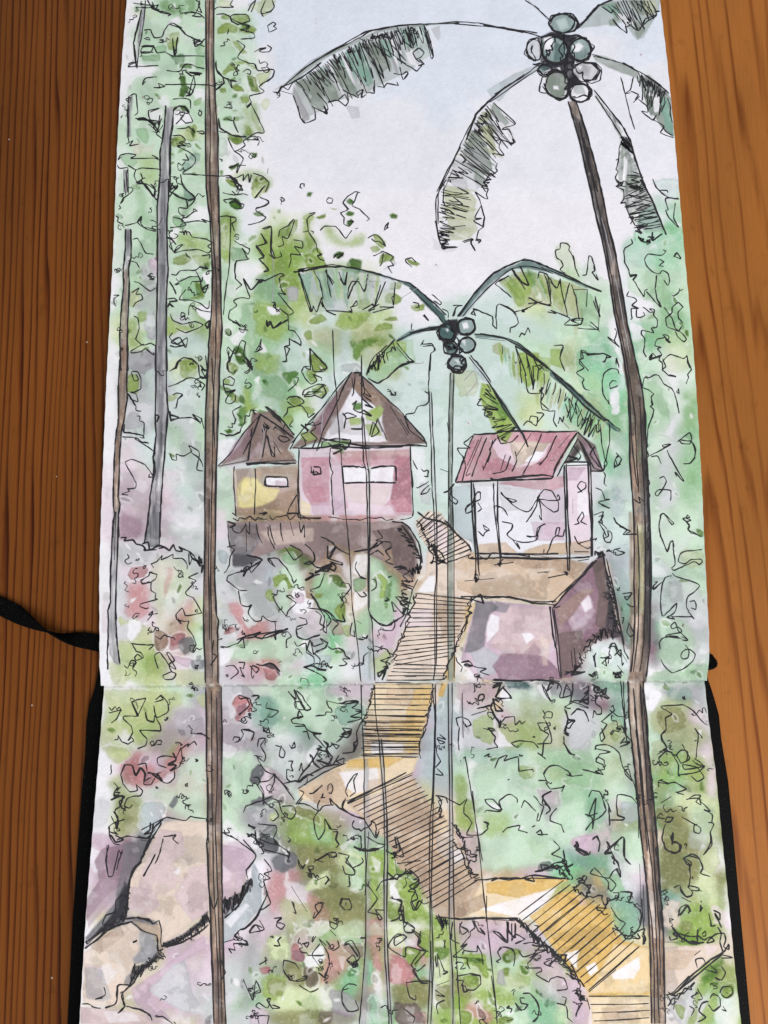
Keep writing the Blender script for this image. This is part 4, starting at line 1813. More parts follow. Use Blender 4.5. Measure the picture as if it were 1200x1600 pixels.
Y9 -60,380 0,370 120,440 200,530 340,680 500,720 510,1020 130,1020 0,860 -160,640 -250,530
Y9 0,400 120,460 280,620 260,760 60,900 -120,640
y7 280,700 500,720 500,1000 120,1010 200,860
w9 260,890 440,780 440,850 400,920 270,920
w8 100,840 160,810 180,860 130,900
w8 -40,760 60,740 40,860 0,800
P5 60,400 120,450 60,470
w6 120,1200 130,1040 500,1040 510,1200
y9 130,1030 510,1030 510,1200 140,1200
N6 200,1100 420,1090 440,1180 220,1190
n9 590,720 920,700 940,730 660,1000 600,1020
N5 600,740 800,740 720,860 600,860
p5 840,700 930,720 860,780
T 1 0 0
H25 545,1256 575,1279 600,1306 622,1335 640,1366 655,1392 676,1418 | 645,1210 662,1234 690,1265 702,1290 718,1325 728,1350 746,1376
T 620 1300
~30 345,-60 430,60 440,240 500,300 | 360,-40 410,40 460,230 520,290
~30 345,-60 430,60 440,240 500,300 | 360,-40 410,40 460,230 520,290
@14 400,100 440,230 480,290
@10 450,130 500,160 460,200
- 480,300 560,300 620,290 700,300 800,290 900,290 1060,290
= 590,305 640,290 780,290 860,270 1060,295
- 800,300 860,310 840,270
= 250,530 400,545 560,540 760,540
= 380,550 500,535
- 560,545 740,555
~16 250,520 320,560 | 280,590 320,595
~16 250,520 320,560 | 280,590 320,595
~28 860,250 980,220 1080,300 | 900,240 1000,210 1060,280
~28 860,250 980,220 1080,300 | 900,240 1000,210 1060,280
@36 900,220 1010,220 1080,240 1040,180 1090,300
@40 1120,300 1180,280 1100,360 1190,400 1200,340
H15 755,520 810,590 870,650 920,700 990,780 1060,830 1140,900 1200,990 | 1045,300 1110,340 1180,390 1270,450 1340,520 1390,600 1450,650 1520,715
~30 760,540 900,680 1000,770 1130,920 | 790,600 880,700 980,790 1110,900
~30 760,540 900,680 1000,770 1130,920 | 790,600 880,700 980,790 1110,900
~26 820,600 900,670 1060,800 | 850,650 940,720 1040,830
~26 820,600 900,670 1060,800 | 850,650 940,720 1040,830
T 890 1300
H4 120,1025 150,1180 | 500,1025 500,1160
- 130,980 280,850 430,720
= 120,1000 290,860
= 640,1020 720,960 850,850 960,760
= 680,990 760,900 880,800 980,740
- 600,1020 640,1010 750,900
! small_hut
T 330 540
C6 140,770 550,740 550,1050 160,1060
I9 165,860 200,820 280,830 330,880 430,900 400,960 320,1000 200,1020 165,1010
I5 330,1020 420,1030 480,1050 340,1060
n7 130,770 160,770 160,1000 150,1040
U3 150,780 250,760 190,860 190,960 160,860
C4 280,770 550,760 540,860 500,800 340,800 300,840
C5 360,1000 420,930 540,890 530,980 500,1050 320,1060
N5 260,780 320,780 300,860
w9 340,825 480,825 480,880 340,880
P6 400,840 470,850 470,880 400,880
C8 45,760 180,620 240,500 260,420 320,420 400,400 420,460 520,560 480,650 540,730 230,725
M3 45,760 180,620 240,500 260,420 320,420 400,400 420,460 520,560 480,650 540,730 230,725
U5 45,760 180,620 240,500 260,420 320,420 400,400 420,460 520,560 480,650 540,730 230,725
P5 220,720 300,600 340,660 300,720
M6 140,620 240,490 250,560 200,680 80,740
C5 320,640 500,650 530,700 240,720
T 330 540
a6 60,745 220,690 220,720 70,755
- 40,755 130,660 200,550 290,450 310,425
= 310,425 250,590 230,720
- 230,720 45,755
= 310,430 400,490 520,580
- 255,400 275,430 260,400
= 340,380 430,450 520,560
- 255,520 250,580 200,680
- 260,510 240,570
: 320,500 330,560 300,710
- 330,490 320,540 350,500 320,700
- 350,560 370,640 400,700
- 340,550 360,620 380,690 400,690 395,630
- 400,620 430,670
- 390,600 440,680
= 330,480 360,520 325,500
= 215,735 530,715
= 220,745 330,735 460,740 530,735
= 240,735 340,740
- 430,565 470,570 490,590 450,605 420,580 430,565
- 390,530 400,510 470,560
- 145,755 140,850 150,980 155,1060
= 130,1045 160,1065
- 275,770 278,850 270,1060
: 240,770 250,880
- 345,815 340,870 480,880
= 345,820 470,825 480,880
= 340,830 345,870
- 330,870 350,880 490,882
- 550,640 545,800 540,900 548,1060
- 535,930 490,1010 475,1050
= 530,980 530,1040
~16 130,1080 300,1065 550,1060 | 140,1085 300,1090 550,1085
= 300,1050 350,1045 320,1060
= 250,1085 350,1085
= 470,1050 540,1050 550,1075 690,1080
- 550,1050 620,1090
! large_hut
T 330 540
p9 555,640 1200,600 1242,620 1256,1060 860,1060 555,1060
p7 560,650 740,640 745,680 560,690
Q6 565,700 740,690 740,1000 620,1000 570,900
Q5 590,880 700,880 720,980 640,980
C6 750,660 1242,650 1242,700 1000,720 850,740 830,720
H5 750,660 1242,650 1256,1060 1160,1060 1120,1000 840,1020 825,760
I5 560,960 620,1000 620,1060 560,1060
P6 620,1000 760,960 830,1000 830,1060 640,1060
P6 750,700 820,740 830,1000 760,1050
w9 820,755 1150,755 1160,855 825,860
p9 830,860 1150,860 1120,960 1060,1020 860,1030
n3 830,870 1140,880 1080,1000 860,980
Q8 1150,700 1242,700 1256,1040 1160,1040 1120,980
Q3 560,700 1242,690 1242,760 1160,740 830,745 560,760
C8 500,640 620,520 700,420 780,290 880,170 920,175 1000,235 1100,330 1200,430 1350,612 1240,620 1000,620 680,600
M3 500,640 620,520 700,420 780,290 880,170 920,175 1000,235 1100,330 1200,430 1350,612 1240,620 1000,620 680,600
U5 500,640 620,520 700,420 780,290 880,170 920,175 1000,235 1100,330 1200,430 1350,612 1240,620 1000,620 680,600 560,640
M5 640,470 780,290 780,400 690,560 620,540
C7 900,200 1100,330 1060,420 940,300 890,280
V9 890,260 940,330 1060,400 1090,600 690,600 800,420
w8 800,540 900,560 1060,560 1100,600 700,600
W6 870,290 920,350 1000,420 900,420 850,380
A5 750,440 830,420 820,540 740,560
U6 1060,320 1200,440 1350,615 1110,600 1080,480
D7 880,360 940,360 940,400 890,400
L9 960,420 1060,370 1080,400 1040,480 970,460
L8 860,450 940,450 940,490 870,500
L8 960,490 1040,490 1060,560 990,570
L7 560,540 640,530 660,580 600,610 560,590
D6 680,600 860,590 870,620 690,635
D5 740,620 840,630 820,680
- 490,650 560,540 700,380 800,250 880,165
= 500,610 560,540
- 620,490 740,320
= 880,165 830,250 800,330
- 800,330 700,530 690,560 660,660
- 900,180 890,290 880,320
= 880,200 890,290
- 915,170 1000,240 1100,335 1200,430 1242,530 1350,610
- 940,180 960,290 950,310 1000,350
- 930,230 1000,320 960,300
: 780,300 700,420 690,560
= 890,170 935,170 925,190
= 680,580 900,620 1000,630 1240,625 1350,630
= 510,640 660,640 760,630 1000,640 1200,630
= 1210,440 1260,500 1330,580 1350,625
- 1180,460 1240,550
- 1120,380 1230,560
- 880,370 910,345 890,400 930,420 960,400
- 830,430 850,420 910,440 840,460
= 820,420 840,450 830,520
= 940,330 1010,390 960,370
- 870,520 940,520 940,440
- 890,520 945,525
= 950,400 1000,440 940,420
- 990,560 1010,480 1050,540 1000,570 1040,460
= 1040,450 1100,590
- 1040,470 1070,540
- 860,590 780,580 700,600 690,640 790,620 850,640 870,590 740,590
- 600,600 560,560 600,540 590,490 650,500 690,480
- 590,500 640,480 650,520 620,540 660,580 650,600
- 580,590 590,620 560,640 630,640 650,590
= 560,490 600,520
@10 780,620 840,640 740,610
= 750,640 820,650 760,680
- 550,650 545,850 550,1000 560,1090
- 745,640 740,720 750,780 760,790 750,830 755,950 765,1060
= 625,755 630,800
= 640,760 680,760 685,800 640,805 640,775
- 620,790 660,790 680,805
= 820,755 900,755 970,765
= 1000,770 1050,755 1150,755 1155,850
= 830,860 970,855 1020,855 1160,858
- 940,745 980,780
= 975,855 1020,850
- 820,755 830,860
= 1245,625 1248,720
- 1242,640 1256,860 1262,1040 1256,1070
= 1245,640 1245,700
~14 740,1075 1000,1080 1200,1085 1256,1075 | 740,1080 1000,1085 1200,1095 1256,1085
T 340 800
C9 60,60 540,60 1150,60 1240,180 1250,340 1180,420 1100,340 940,260 860,240 700,180 640,320 480,210 300,260 100,340
M4 60,60 540,60 1150,60 1240,180 1250,340 1180,420 1100,340 940,260 860,240 700,180 640,320 480,210 300,260 100,340
A3 60,60 540,60 1150,60 1240,180 1250,340 1180,420 1100,340 940,260 860,240 700,180 640,320 480,210 300,260 100,340
S7 70,80 240,70 260,180 200,280 80,260
U5 140,80 260,80 220,240 160,200
U4 560,60 900,80 900,220 760,260 640,300 540,180
n5 260,120 600,100 600,180 360,210
U8 960,120 1180,80 1240,200 1230,420 1140,380 1100,320 1060,260
S6 90,260 170,250 260,300 200,340 100,350
k5 100,260 200,270 260,300 160,340 90,340
C7 1000,230 1090,230 1100,330 1050,310
- 65,80 70,180 80,220 105,235 80,280 70,340 40,385
= 60,60 110,80 75,100
= 60,220 110,210
- 90,80 100,120 140,130 170,90 175,70
- 180,80 180,250
- 240,70 260,160 280,195
- 315,90 320,150 355,230
- 325,80 340,150 360,210
- 390,70 400,150 410,185
- 450,60 475,150
- 510,60 520,130 540,80 545,160
- 200,60 200,140 180,110
= 180,270 280,300 200,350 160,400 180,350
- 140,370 200,360 210,380 270,310
@12 150,370 210,340 230,310
~34 1150,100 1220,200 1280,300 | 1120,90 1180,180 1250,290
= 1090,60 1160,70 1200,100 1260,200 1280,320
= 1150,80 1220,180 1270,300 1260,360
~20 1200,350 1260,330 1290,340 | 1210,400 1260,390 1240,420
= 1250,420 1220,480
~22 1180,400 1150,460 1140,560 1160,640 | 1250,440 1210,540 1200,580 1190,640
- 1220,480 1200,560 1180,640 1140,720
! pavilion
T 690 620
a9 90,540 800,440 930,420 940,990 210,1000 180,560
V9 210,560 770,560 770,960 230,980
b8 75,560 190,550 210,920 130,880 80,820
P5 600,600 770,560 770,900 640,860
a7 350,560 600,580 560,700 380,720
P6 560,780 770,780 770,900 580,900
p9 780,430 930,430 940,980 800,960
P7 790,440 900,440 850,520 790,520
w7 850,560 910,600 920,740 850,760
N7 230,920 400,910 480,980 230,990
N8 520,960 640,920 930,900 930,980 500,990
H9 90,540 130,400 200,240 550,210 850,220 760,380 690,510 500,510 300,510
Q6 180,270 240,260 180,400 130,500 110,520
Q5 240,380 460,400 450,460 250,470
Q6 380,400 460,410 450,460 390,460
Q6 640,390 780,280 830,240 700,500 560,500 500,480
p9 300,270 560,290 680,290 640,380 560,430 470,440 360,380
n9 420,280 680,280 640,340 560,400 470,440
w9 530,390 590,340 640,345 600,400 520,410
Q5 560,220 820,220 760,290 600,290
H7 350,540 770,490 770,560 680,590 500,570
U8 850,230 960,300 1010,460 940,470 870,330 790,420 760,420 830,310
M6 850,240 930,380 960,460 1010,460 960,340
k4 850,290 870,340 820,380 790,400
w6 780,410 910,400 920,425 780,425
= 200,235 320,230 400,215 550,215 680,220 850,215
- 200,240 160,330 130,420 85,530
= 850,220 770,340 720,430 690,510
- 830,240 750,370 700,460
- 855,260 790,370 720,500
= 85,535 300,525 500,520 690,510
= 300,510 340,520 520,500 640,490 700,500
- 90,530 130,400 140,380 110,350 100,320 180,320 140,290 200,240
- 130,370 150,430 130,530
- 250,250 150,490
- 285,255 230,380 190,500
= 155,495 180,480
- 230,270 160,430
- 320,270 300,360 265,450
= 260,430 262,460
- 340,260 300,330 310,350 290,410
- 400,360 370,460
= 375,465 395,462
- 430,370 400,460 320,480
- 460,340 470,400 440,470
- 625,230 570,370 510,480
= 505,480 525,500
- 560,230 470,370
- 720,240 660,370 610,430
= 600,420 625,410
- 800,240 730,320
- 680,400 710,395
= 850,220 920,290 960,360 1010,465
- 860,270 900,370 930,440
- 960,310 930,360 990,440
- 870,280 950,440 1010,465 940,465
= 930,465 1010,460 1020,420
- 830,310 870,370 850,400 870,380
= 790,370 850,390 800,400
= 765,410 920,410 930,430
- 770,430 910,425
= 185,520 190,700 215,1000 210,1140
= 200,540 210,800 235,1120
- 325,540 330,700 370,1030
= 350,520 350,760 375,1010
= 765,430 770,600 780,900 790,1090
= 780,420 785,700 800,900 800,1090
= 915,400 920,600 935,800 935,1000
= 930,430 940,700 945,1000
~8 210,975 400,975 600,985 | 210,1000 400,1010 700,1010
= 220,980 400,980 640,985 730,980
= 380,1005 600,1015 800,1010 930,1000
= 830,970 920,970
= 145,1150 330,1135
@10 215,1140 220,1150
- 200,1140 220,1110 235,1140
@12 370,1040 360,1050 380,1030
= 330,1050 450,1035
= 665,1130 790,1105
- 630,1095 670,1100
@8 770,1105 790,1105
@16 960,980 1000,980 980,1000
= 850,1025 920,1015
- 150,720 160,680 240,640 240,600 220,600 190,660 150,700 155,730 190,710 200,650
- 225,660 250,700 225,720
- 260,800 300,830 270,850 260,870 230,840
- 260,800 270,830 300,840
- 370,595 400,630 470,650 440,660 370,600 450,680 530,720 560,700 600,640 620,690 625,770 610,740
- 530,785 590,690 600,640 600,630 640,580 690,590 730,660 730,710 700,720 640,680 600,630
- 600,640 700,650 740,640 730,610 720,630
- 330,710 340,680 390,700 415,745
- 375,780 440,795 435,830 410,860 440,890 500,910 560,905 600,890 600,850
- 440,890 490,950 470,910
- 560,880 530,870 590,870 600,820 650,795 620,810 590,890
- 710,870 720,820 740,820 730,860 700,880 660,980 640,980 640,950
- 720,870 760,870 770,830
- 850,600 900,570 900,540 870,530 850,560 880,600
: 820,640 820,730
- 830,800 860,790 850,770 880,720 890,750 870,780 910,800
- 830,870 850,910 910,950 940,930 930,880
- 850,920 970,885 960,900
! stone_terrace
T 720 800
P9 100,550 570,590 630,1040 250,1060 100,1040 0,920 60,700
n7 300,590 560,600 580,820 400,900 180,840 240,640
C4 180,830 500,800 520,920 340,920
P5 100,570 560,600 620,1040 250,1050 60,900 80,700
w9 160,720 190,640 240,660 240,740 160,815
w9 385,760 440,760 460,790 410,825
S7 90,560 200,560 240,600 180,640 150,760 150,840 60,880 20,880 70,700
S5 220,560 310,580 280,630 200,620
b6 60,880 150,840 240,900 220,1000 120,1040
M7 260,880 520,900 630,1000 630,1045 250,1060 200,960
M5 380,890 460,820 500,860 480,960
n5 490,780 560,780 540,960 510,960
M9 570,590 640,520 820,310 890,270 940,500 980,780 870,790 780,830 740,930 700,1030 630,1040
C5 600,600 760,480 840,480 700,640 620,720
P8 670,680 800,510 840,620 780,710 700,750
w7 750,570 800,520 820,600 780,630
U8 820,320 890,280 960,600 900,760 840,700 860,500
U7 600,760 760,740 770,860 700,1000 630,1030
k7 900,360 940,400 980,640 1010,780 950,790 900,740 920,560
U6 780,800 860,740 940,720 960,780 860,800 790,860 740,930 760,850
n6 900,300 930,320 1010,740 980,740
- 570,570 640,500 740,410 830,310
= 580,600 660,500 760,400 850,300
= 590,600 620,590
- 570,590 590,740 600,880 620,1040
= 560,590 575,760 600,860
- 580,600 610,800 630,1040
= 890,250 900,330 950,500 990,680 1020,830
- 910,290 960,500 1000,720 1020,860 1050,920
= 870,260 900,270 850,290
~40 910,400 930,560 960,700 | 940,400 970,600 1000,780
~20 900,500 920,640 950,760 | 930,480 960,640 1000,770
@26 790,820 840,760 860,800 900,740 780,860
~24 860,740 950,720 | 850,800 960,780
~18 690,1000 740,930 790,850 820,830 | 720,1030 760,950 810,880 800,850
- 690,870 700,970
- 710,850 720,960
= 740,880 760,950
= 650,1020 690,1000 780,1000
@10 700,980 740,960
! shrub_white
T 720 800
T8 790,870 850,835 930,830 980,800 1010,860 1045,930 1045,1040 740,1050 700,1040 760,960
G8 820,1000 900,970 1040,1010 1040,1050 800,1050
w5 880,860 940,850 960,920 900,960
G5 860,900 900,880 930,960 860,980
- 870,910 910,910 930,900 890,940 880,950
- 920,850 960,840 980,880 1000,910
- 830,900 840,970
= 800,1010 830,1030 840,1000
@10 970,1020 1000,1010 960,1010
- 960,900 1000,860 1010,960 1020,940
- 980,960 1020,1010
! tree_trunk brown
T 1 0 0
x9 321,0 334,0 334,100 337,150 341,180 341,290 343,350 345,450 347,515 344,560 341,650 338,740 336,800 335,900 338,960 342,990 342,1073 321,1073 318,960 319,860 320,800 321,650 324,580 327,540 331,490 332,430 328,340 322,290 322,190 323,100
U6 330,40 336,160 341,260 342,320 334,260 330,160
k3 332,400 338,340 344,420 340,520 334,480
U5 322,80 328,80 330,300 326,300
U5 320,700 328,700 330,1060 320,1060
n4 327,60 331,60 333,260 329,250
n4 334,290 339,330 341,400 336,400
n4 335,560 342,560 340,700 334,700
n3 324,820 330,820 328,900 324,900
x9 322,1070 346,1070 347,1150 346,1300 347,1400 350,1520 353,1602 334,1602 331,1500 327,1400 325,1300 323,1200
U7 336,1080 346,1080 346,1300 337,1300
n4 325,1100 330,1100 332,1300 328,1300
k4 324,1240 334,1240 334,1290 326,1290
n4 333,1320 340,1320 342,1480 336,1480
U6 334,1500 344,1500 350,1600 338,1600
= 321,0 322,100 321,190 322,290 328,340 332,430 330,490 326,540 324,580 321,650 320,800 320,860 318,960 321,1068
= 334,0 334,100 337,170 341,215 341,290 343,350 345,450 347,515 344,560 341,650 338,740 336,900 338,960 342,970 340,990 341,1068
- 327,0 326,120 329,200 328,290 334,380 338,450 337,540 334,620 332,700 331,780 329,900 332,1060
- 331,560 334,640 335,700
- 327,780 326,900 328,1000
- 334,1000 332,1020 338,1025 329,1040
= 322,1074 323,1200 325,1300 323,1320 327,1400 331,1500 334,1600
= 346,1074 347,1150 346,1300 347,1400 350,1520 353,1602
- 330,1080 331,1180 332,1290 335,1400 340,1500 342,1600
- 338,1090 340,1200 337,1300 341,1420 345,1520 347,1600
- 328,1400 334,1420 341,1400
- 345,1500 352,1520 346,1530
! tree_trunk grey
T 140 0
A9 480,670 525,665 520,760 505,900 500,1200 430,1200 440,1000 455,880
S4 480,680 505,680 490,900 480,1200 450,1200 460,900
= 475,660 470,760 455,880 440,960 440,1100 430,1200
= 525,680 520,780 505,880 505,1100 500,1200
T 140 280
A9 440,0 495,0 490,200 480,400 490,560 480,1200 412,1200 415,900 425,600 425,200
S7 450,0 480,0 470,300 475,600 470,900 440,1200 430,800 440,300
= 440,0 425,160 425,400 425,640 418,900 412,1200
= 495,0 492,140 482,330 492,560 485,640 478,900 485,1200
- 455,240 430,290
T 140 540
A9 412,0 480,0 485,300 490,400 475,600 470,700 450,900 440,1200 440,1260 350,1260 350,1180 380,940 405,720 415,500
S7 430,0 460,0 460,400 450,700 420,900 400,1200 380,1200 410,900 430,600
k3 440,540 470,560 450,700 430,640
k3 380,960 440,1000 440,1100 380,1080
= 412,0 415,200 410,440 415,560 400,690 400,800 380,930 370,1060 350,1180
= 478,0 482,300 490,400 480,520 470,660 455,860 445,1000 440,1200
= 410,430 430,440 420,480
= 395,690 410,780 400,830
T 140 800
S9 370,0 440,0 435,220 370,220 345,160
= 370,0 360,80 345,170 340,200
= 440,0 435,220
! tree_trunk thin
T 140 0
a9 350,0 345,110 300,320 290,410 285,410 290,300 310,200 320,60
A8 320,100 335,110 305,270 295,270
A8 240,600 270,590 260,860 230,860
k5 245,660 255,650 250,860 235,860
A9 215,1060 240,1060 240,1200 215,1200
= 325,60 290,200 275,270 285,330 290,420
- 215,1060 215,1200
- 240,1050 243,1200
T 140 280
A8 215,0 240,0 240,90 220,90
A9 222,310 258,310 260,480 240,560 240,940 235,1080 240,1200 190,1200 190,1050 200,800 215,540
x6 215,560 240,560 240,940 235,1200 195,1200 200,800
k3 230,320 255,320 255,480 230,480
o4 205,760 220,760 220,1000 200,1000
- 215,0 225,100
- 240,0 243,90
= 225,310 222,440 215,510 210,600 212,680 200,800 190,940 190,1050 195,1200
= 257,310 260,470 245,560 248,680 240,900 235,1050 240,1200
= 190,1055 210,1060 195,1080
T 140 540
x9 190,0 240,0 235,300 215,480 195,560 190,700 185,850 190,980 180,1060 180,1200 145,1200 148,1100 150,860 160,620 175,500 180,300
n5 160,860 180,900 160,1060 150,1000
= 190,0 190,100 180,250 180,460 165,560 155,700 150,860 148,1000 160,1060 148,1100 145,1200
= 240,0 232,240 235,330 215,470 200,540 190,640 185,800 178,940 190,990 180,1060 182,1200
T 140 800
A9 150,0 180,0 175,200 165,400 165,640 175,780 185,960 150,940 120,880 115,700 125,560 130,300
U4 155,0 170,0 165,240 150,240
= 165,0 150,60 140,160 130,400 130,560 115,620 115,800 110,900 115,985
= 180,0 175,200 165,480 165,700 170,790 180,880 190,950
- 165,0 155,300
! pole slim
T 1 0 0
A5 569,1185 576,1185 578,1290 580,1440 572,1602 562,1602 571,1480 570,1300
A6 593,1152 598,1160 604,1240 608,1320 606,1440 608,1520 614,1602 606,1602 600,1500 598,1400 601,1320 594,1200
A5 699,1062 707,1062 706,1200 708,1340 707,1440 712,1602 704,1602 702,1480 700,1330
f4 575,655 580,740 578,850 580,1062 576,1062 574,850
A4 671,1400 677,1400 676,1602 669,1602
a5 674,600 678,700 684,790 680,790 672,680
- 520,515 522,580 525,607 529,665 533,715 540,800 545,850 551,950 558,1000 564,1066
- 565,555 566,650 568,720 572,735 574,800 575,850 576,950 581,970 584,1020 586,1064
- 568,652 573,720 577,740 577,840 577,950
- 671,612 672,660 674,700 675,760 677,785 680,850 682,900 679,940 680,1040 677,1064
- 674,612 676,665 678,700 681,780 683,850 682,1040
- 564,1070 566,1135 569,1185 569,1240 570,1285 572,1375 571,1475 565,1560 561,1602
- 586,1070 586,1100 589,1135 592,1150
- 592,1152 594,1180 599,1240 601,1310 600,1400 602,1500 606,1560 608,1602
- 596,1154 600,1200 605,1280 606,1350 604,1430 606,1500 612,1602
- 676,1068 678,1100 680,1128 678,1185 676,1235 672,1285 671,1360 672,1412 672,1525 668,1602
- 680,1068 681,1120 679,1190 676,1300 674,1400 677,1500 673,1602
= 673,1470 675,1560
- 700,1068 702,1185 703,1310 702,1440 707,1525 708,1602
- 707,1068 706,1185 708,1310 710,1440 716,1540 720,1602
- 727,1182 733,1220 740,1260 746,1300 754,1345
- 746,1300 754,1380 760,1430 768,1500 774,1560 777,1602
= 738,1236 742,1270
= 768,1525 773,1560
= 761,1400 760,1440
- 570,1400 576,1300
! foliage
T 1 0 0
z8 784,1118 786,1118 786,1120 784,1120
z5 1066,977 1068,977 1068,979 1066,979
z5 1000,85 1002,85 1002,87 1000,87
z5 731,661 733,661 733,663 731,663
z4 223,152 225,152 225,154 223,154
z4 493,28 494,28 494,30 493,30
z4 493,36 494,36 494,38 493,38
! palm_tree small
G 1 frond_left
T 400 280
b4 280,580 500,540 660,560 870,630 860,800 740,840 440,820 350,830
$26 btbgaL 260,590 500,560 760,600 | 360,800 520,800 740,800
t6 270,590 350,590 330,760 300,700
t5 560,560 640,560 620,620 560,600
q8 870,625 960,650 1060,730 1180,850 1200,930 1140,860 1060,790 960,680
q6 640,560 760,590 870,620 860,635 740,600 640,575
= 235,580 300,570 400,550 540,545 660,565 760,590 860,625
- 290,560 400,545 480,535 560,550 700,575 880,630
= 860,625 960,650 1060,730 1130,790 1190,850
- 960,680 1060,770 1140,860 1190,920
- 1100,720 1160,770 1150,785 1110,760
@14 270,575 290,565
- 270,580 300,700 340,830
= 265,590 290,640 350,830
- 350,830 360,790 380,830 410,740 420,800 410,770 450,830 500,850 440,820 600,830 580,820
- 360,570 400,650 420,750
- 440,560 450,650 470,740
- 430,570 480,660 450,600 490,650
- 515,580 540,640 560,660 570,580 550,660 525,620
- 640,620 600,680 575,750 580,680 600,640 650,640
- 600,800 630,760 630,790 590,800 600,820 600,840
- 700,590 680,700 640,640
: 690,600 740,680 680,640 780,640
- 810,640 750,780 740,800 780,660
- 660,820 730,780 740,810 700,820 770,780
- 870,640 860,790 850,740 870,720
- 770,800 860,800 730,835
= 440,825 500,850
: 900,750 1010,680
G 1 frond_lower_left
T 400 280
q8 870,1010 960,950 1080,920 1200,920 1200,940 1080,940 980,970 890,1020
g5 700,1190 860,1010 980,1000 1000,1150 860,1200
L7 800,1060 880,1010 940,1020 940,1080 880,1120 820,1080
= 1190,920 1080,930 980,960 880,1015
- 870,1000 780,1100 700,1190
- 960,960 1080,945 1160,940
~14 860,1010 720,1170 | 880,1080 740,1200
- 880,1020 960,1120 990,1140 940,1140
= 990,1140 920,1160 860,1200
T 560 540
g6 40,180 160,20 250,0 310,80 120,240 60,220
L6 60,140 160,20 200,60 120,160
- 180,0 90,80 50,180
~20 160,10 60,150 | 180,90 50,200
= 350,100 270,120 180,200 120,235 60,205
- 320,100 240,10
G 1 frond_right
T 640 280
q7 300,860 420,700 540,580 720,510 740,500 860,550 1100,660 1200,700 1100,680 960,610 860,580 740,560 640,560 500,660 380,800 330,860
b8 320,860 440,700 560,610 540,640 420,760 350,860
o7 560,640 660,580 760,580 860,600 900,640 880,780 780,740 840,680 820,760 880,780 700,800 660,780 620,700
$34 oLoLDg 560,640 720,560 900,620 1100,680 | 680,780 800,740 980,860 1120,900
L7 600,640 720,590 780,620 740,760 680,800
o7 860,620 1000,640 1100,690 1080,880 960,840 900,780
L6 900,620 980,660 960,800 900,760
g7 1020,680 1140,720 1190,900 1080,920 1060,800
D3 700,580 800,590 780,680 740,660
o5 1020,920 1060,920 1040,975
= 300,860 400,720 520,590 620,540 725,498
= 725,498 820,530 960,590 1100,660 1200,705
- 330,860 440,730 560,620 640,560 760,545 900,590
- 700,510 760,510 870,550
- 820,550 1000,620 1200,700
- 560,640 620,605 550,640 535,655 580,690 640,740
- 640,560 690,640 725,690
= 690,540 745,660 700,640 650,570
- 800,625 810,580 860,600 880,700 880,780
- 840,590 860,640 885,780
- 940,620 950,700 970,780 990,860
- 860,600 920,680 940,630
= 970,780 940,640
- 970,780 980,720 1000,650
- 1010,660 1040,740 1060,880
= 1110,690 1105,800
- 1020,690 1110,690
= 745,740 800,770 880,790 870,780
- 740,780 800,770 830,765
@8 700,820 715,825
- 700,820 750,800 800,770
- 860,830 915,840 880,820 1000,870 970,910 1060,910 1080,870 1010,880 1070,910 1080,890
= 1010,880 1080,880
- 1050,930 1180,940 1130,890 1150,910
= 1120,910 1190,950
- 1150,760 1190,860 1160,730
- 1180,940 1190,780
- 400,820 385,840 410,850 400,810 480,840 520,860 520,910 545,935 540,860 545,790 560,780 620,800
- 560,780 640,820 670,860 680,900 660,920 630,930 630,960
- 620,800 650,830 700,820
- 685,990 700,960 720,970 740,930 755,960
= 400,820 390,850
G 1 frond_lower_right
T 640 280
q6 400,960 560,980 680,1020 780,1090 900,1200 840,1200 740,1090 600,1000 420,990
o7 520,1040 560,1020 620,1060 600,1110 520,1080
L7 700,1090 760,1110 760,1200 690,1200
- 410,970 540,980 650,1010 740,1070 880,1190
= 440,965 600,1000 740,1080 860,1180
- 410,990 600,1010
- 660,1040 700,1200
- 730,1090 760,1200
T 860 540
q8 0,150 80,210 200,310 340,450 440,540 400,530 260,430 100,270 0,190
L7 0,20 60,20 80,140 0,120
= 0,150 80,220 180,310 300,420 350,470
= 10,170 100,260 240,400 340,470
- 350,460 400,500 440,530
~9 80,300 250,430 | 110,470 300,540
= 300,460 305,540
- 20,0 80,0 60,80 90,160
T 1 0 0
$26 LogLoE 780,536 830,566 880,606 950,655 | 790,585 835,620 880,655 925,690
^18 785,540 830,568 880,608 940,650 | 790,580 835,612 880,645 925,680
~12 905,640 945,665 | 900,660 935,690
T 560 540
L8 1000,40 1130,40 1150,200 1060,260 1000,180
L5 1100,60 1200,80 1200,220 1140,260
L4 1100,300 1130,280 1120,400
- 980,0 1040,160 1060,290 1130,300 1150,260 1140,350 1190,400
- 1050,60 1090,250 1080,160
= 1040,150 1050,190
- 1090,70 1130,150 1160,120 1100,130
= 1130,120 1160,150
= 980,0 1100,80 1200,150
G 1 frond_down
T 560 540
b7 700,70 760,110 840,240 780,220 720,150
L9 770,230 820,240 880,320 960,440 990,500 920,620 880,580 830,500 790,400 760,320
D5 800,300 870,320 940,440 900,480
q6 820,230 930,380 1060,630 1000,530 900,400
- 690,70 800,210 850,280 930,400 1020,540 1060,635
= 700,60 760,130 830,230
= 850,280 940,420 1030,560 1060,635
- 820,240 900,380 1000,530
~34 800,240 760,360 820,480 890,600 | 840,300 870,400 920,450 980,540
- 750,340 770,330 745,370 800,380 850,390
- 800,380 790,440 840,420
- 870,560 890,610 960,600 1000,560
= 890,580 930,600
G 1 coconut_cluster
T 640 280
X8 230,880 300,870 320,960 260,1020 240,1100 200,1000 170,980
q8 170,920 240,890 290,960 270,1010 190,1000
c9 310,880 370,870 405,910 390,960 330,970 300,920
w8 330,900 360,890 370,930 340,940
c9 310,1010 370,990 410,1030 380,1080 320,1060
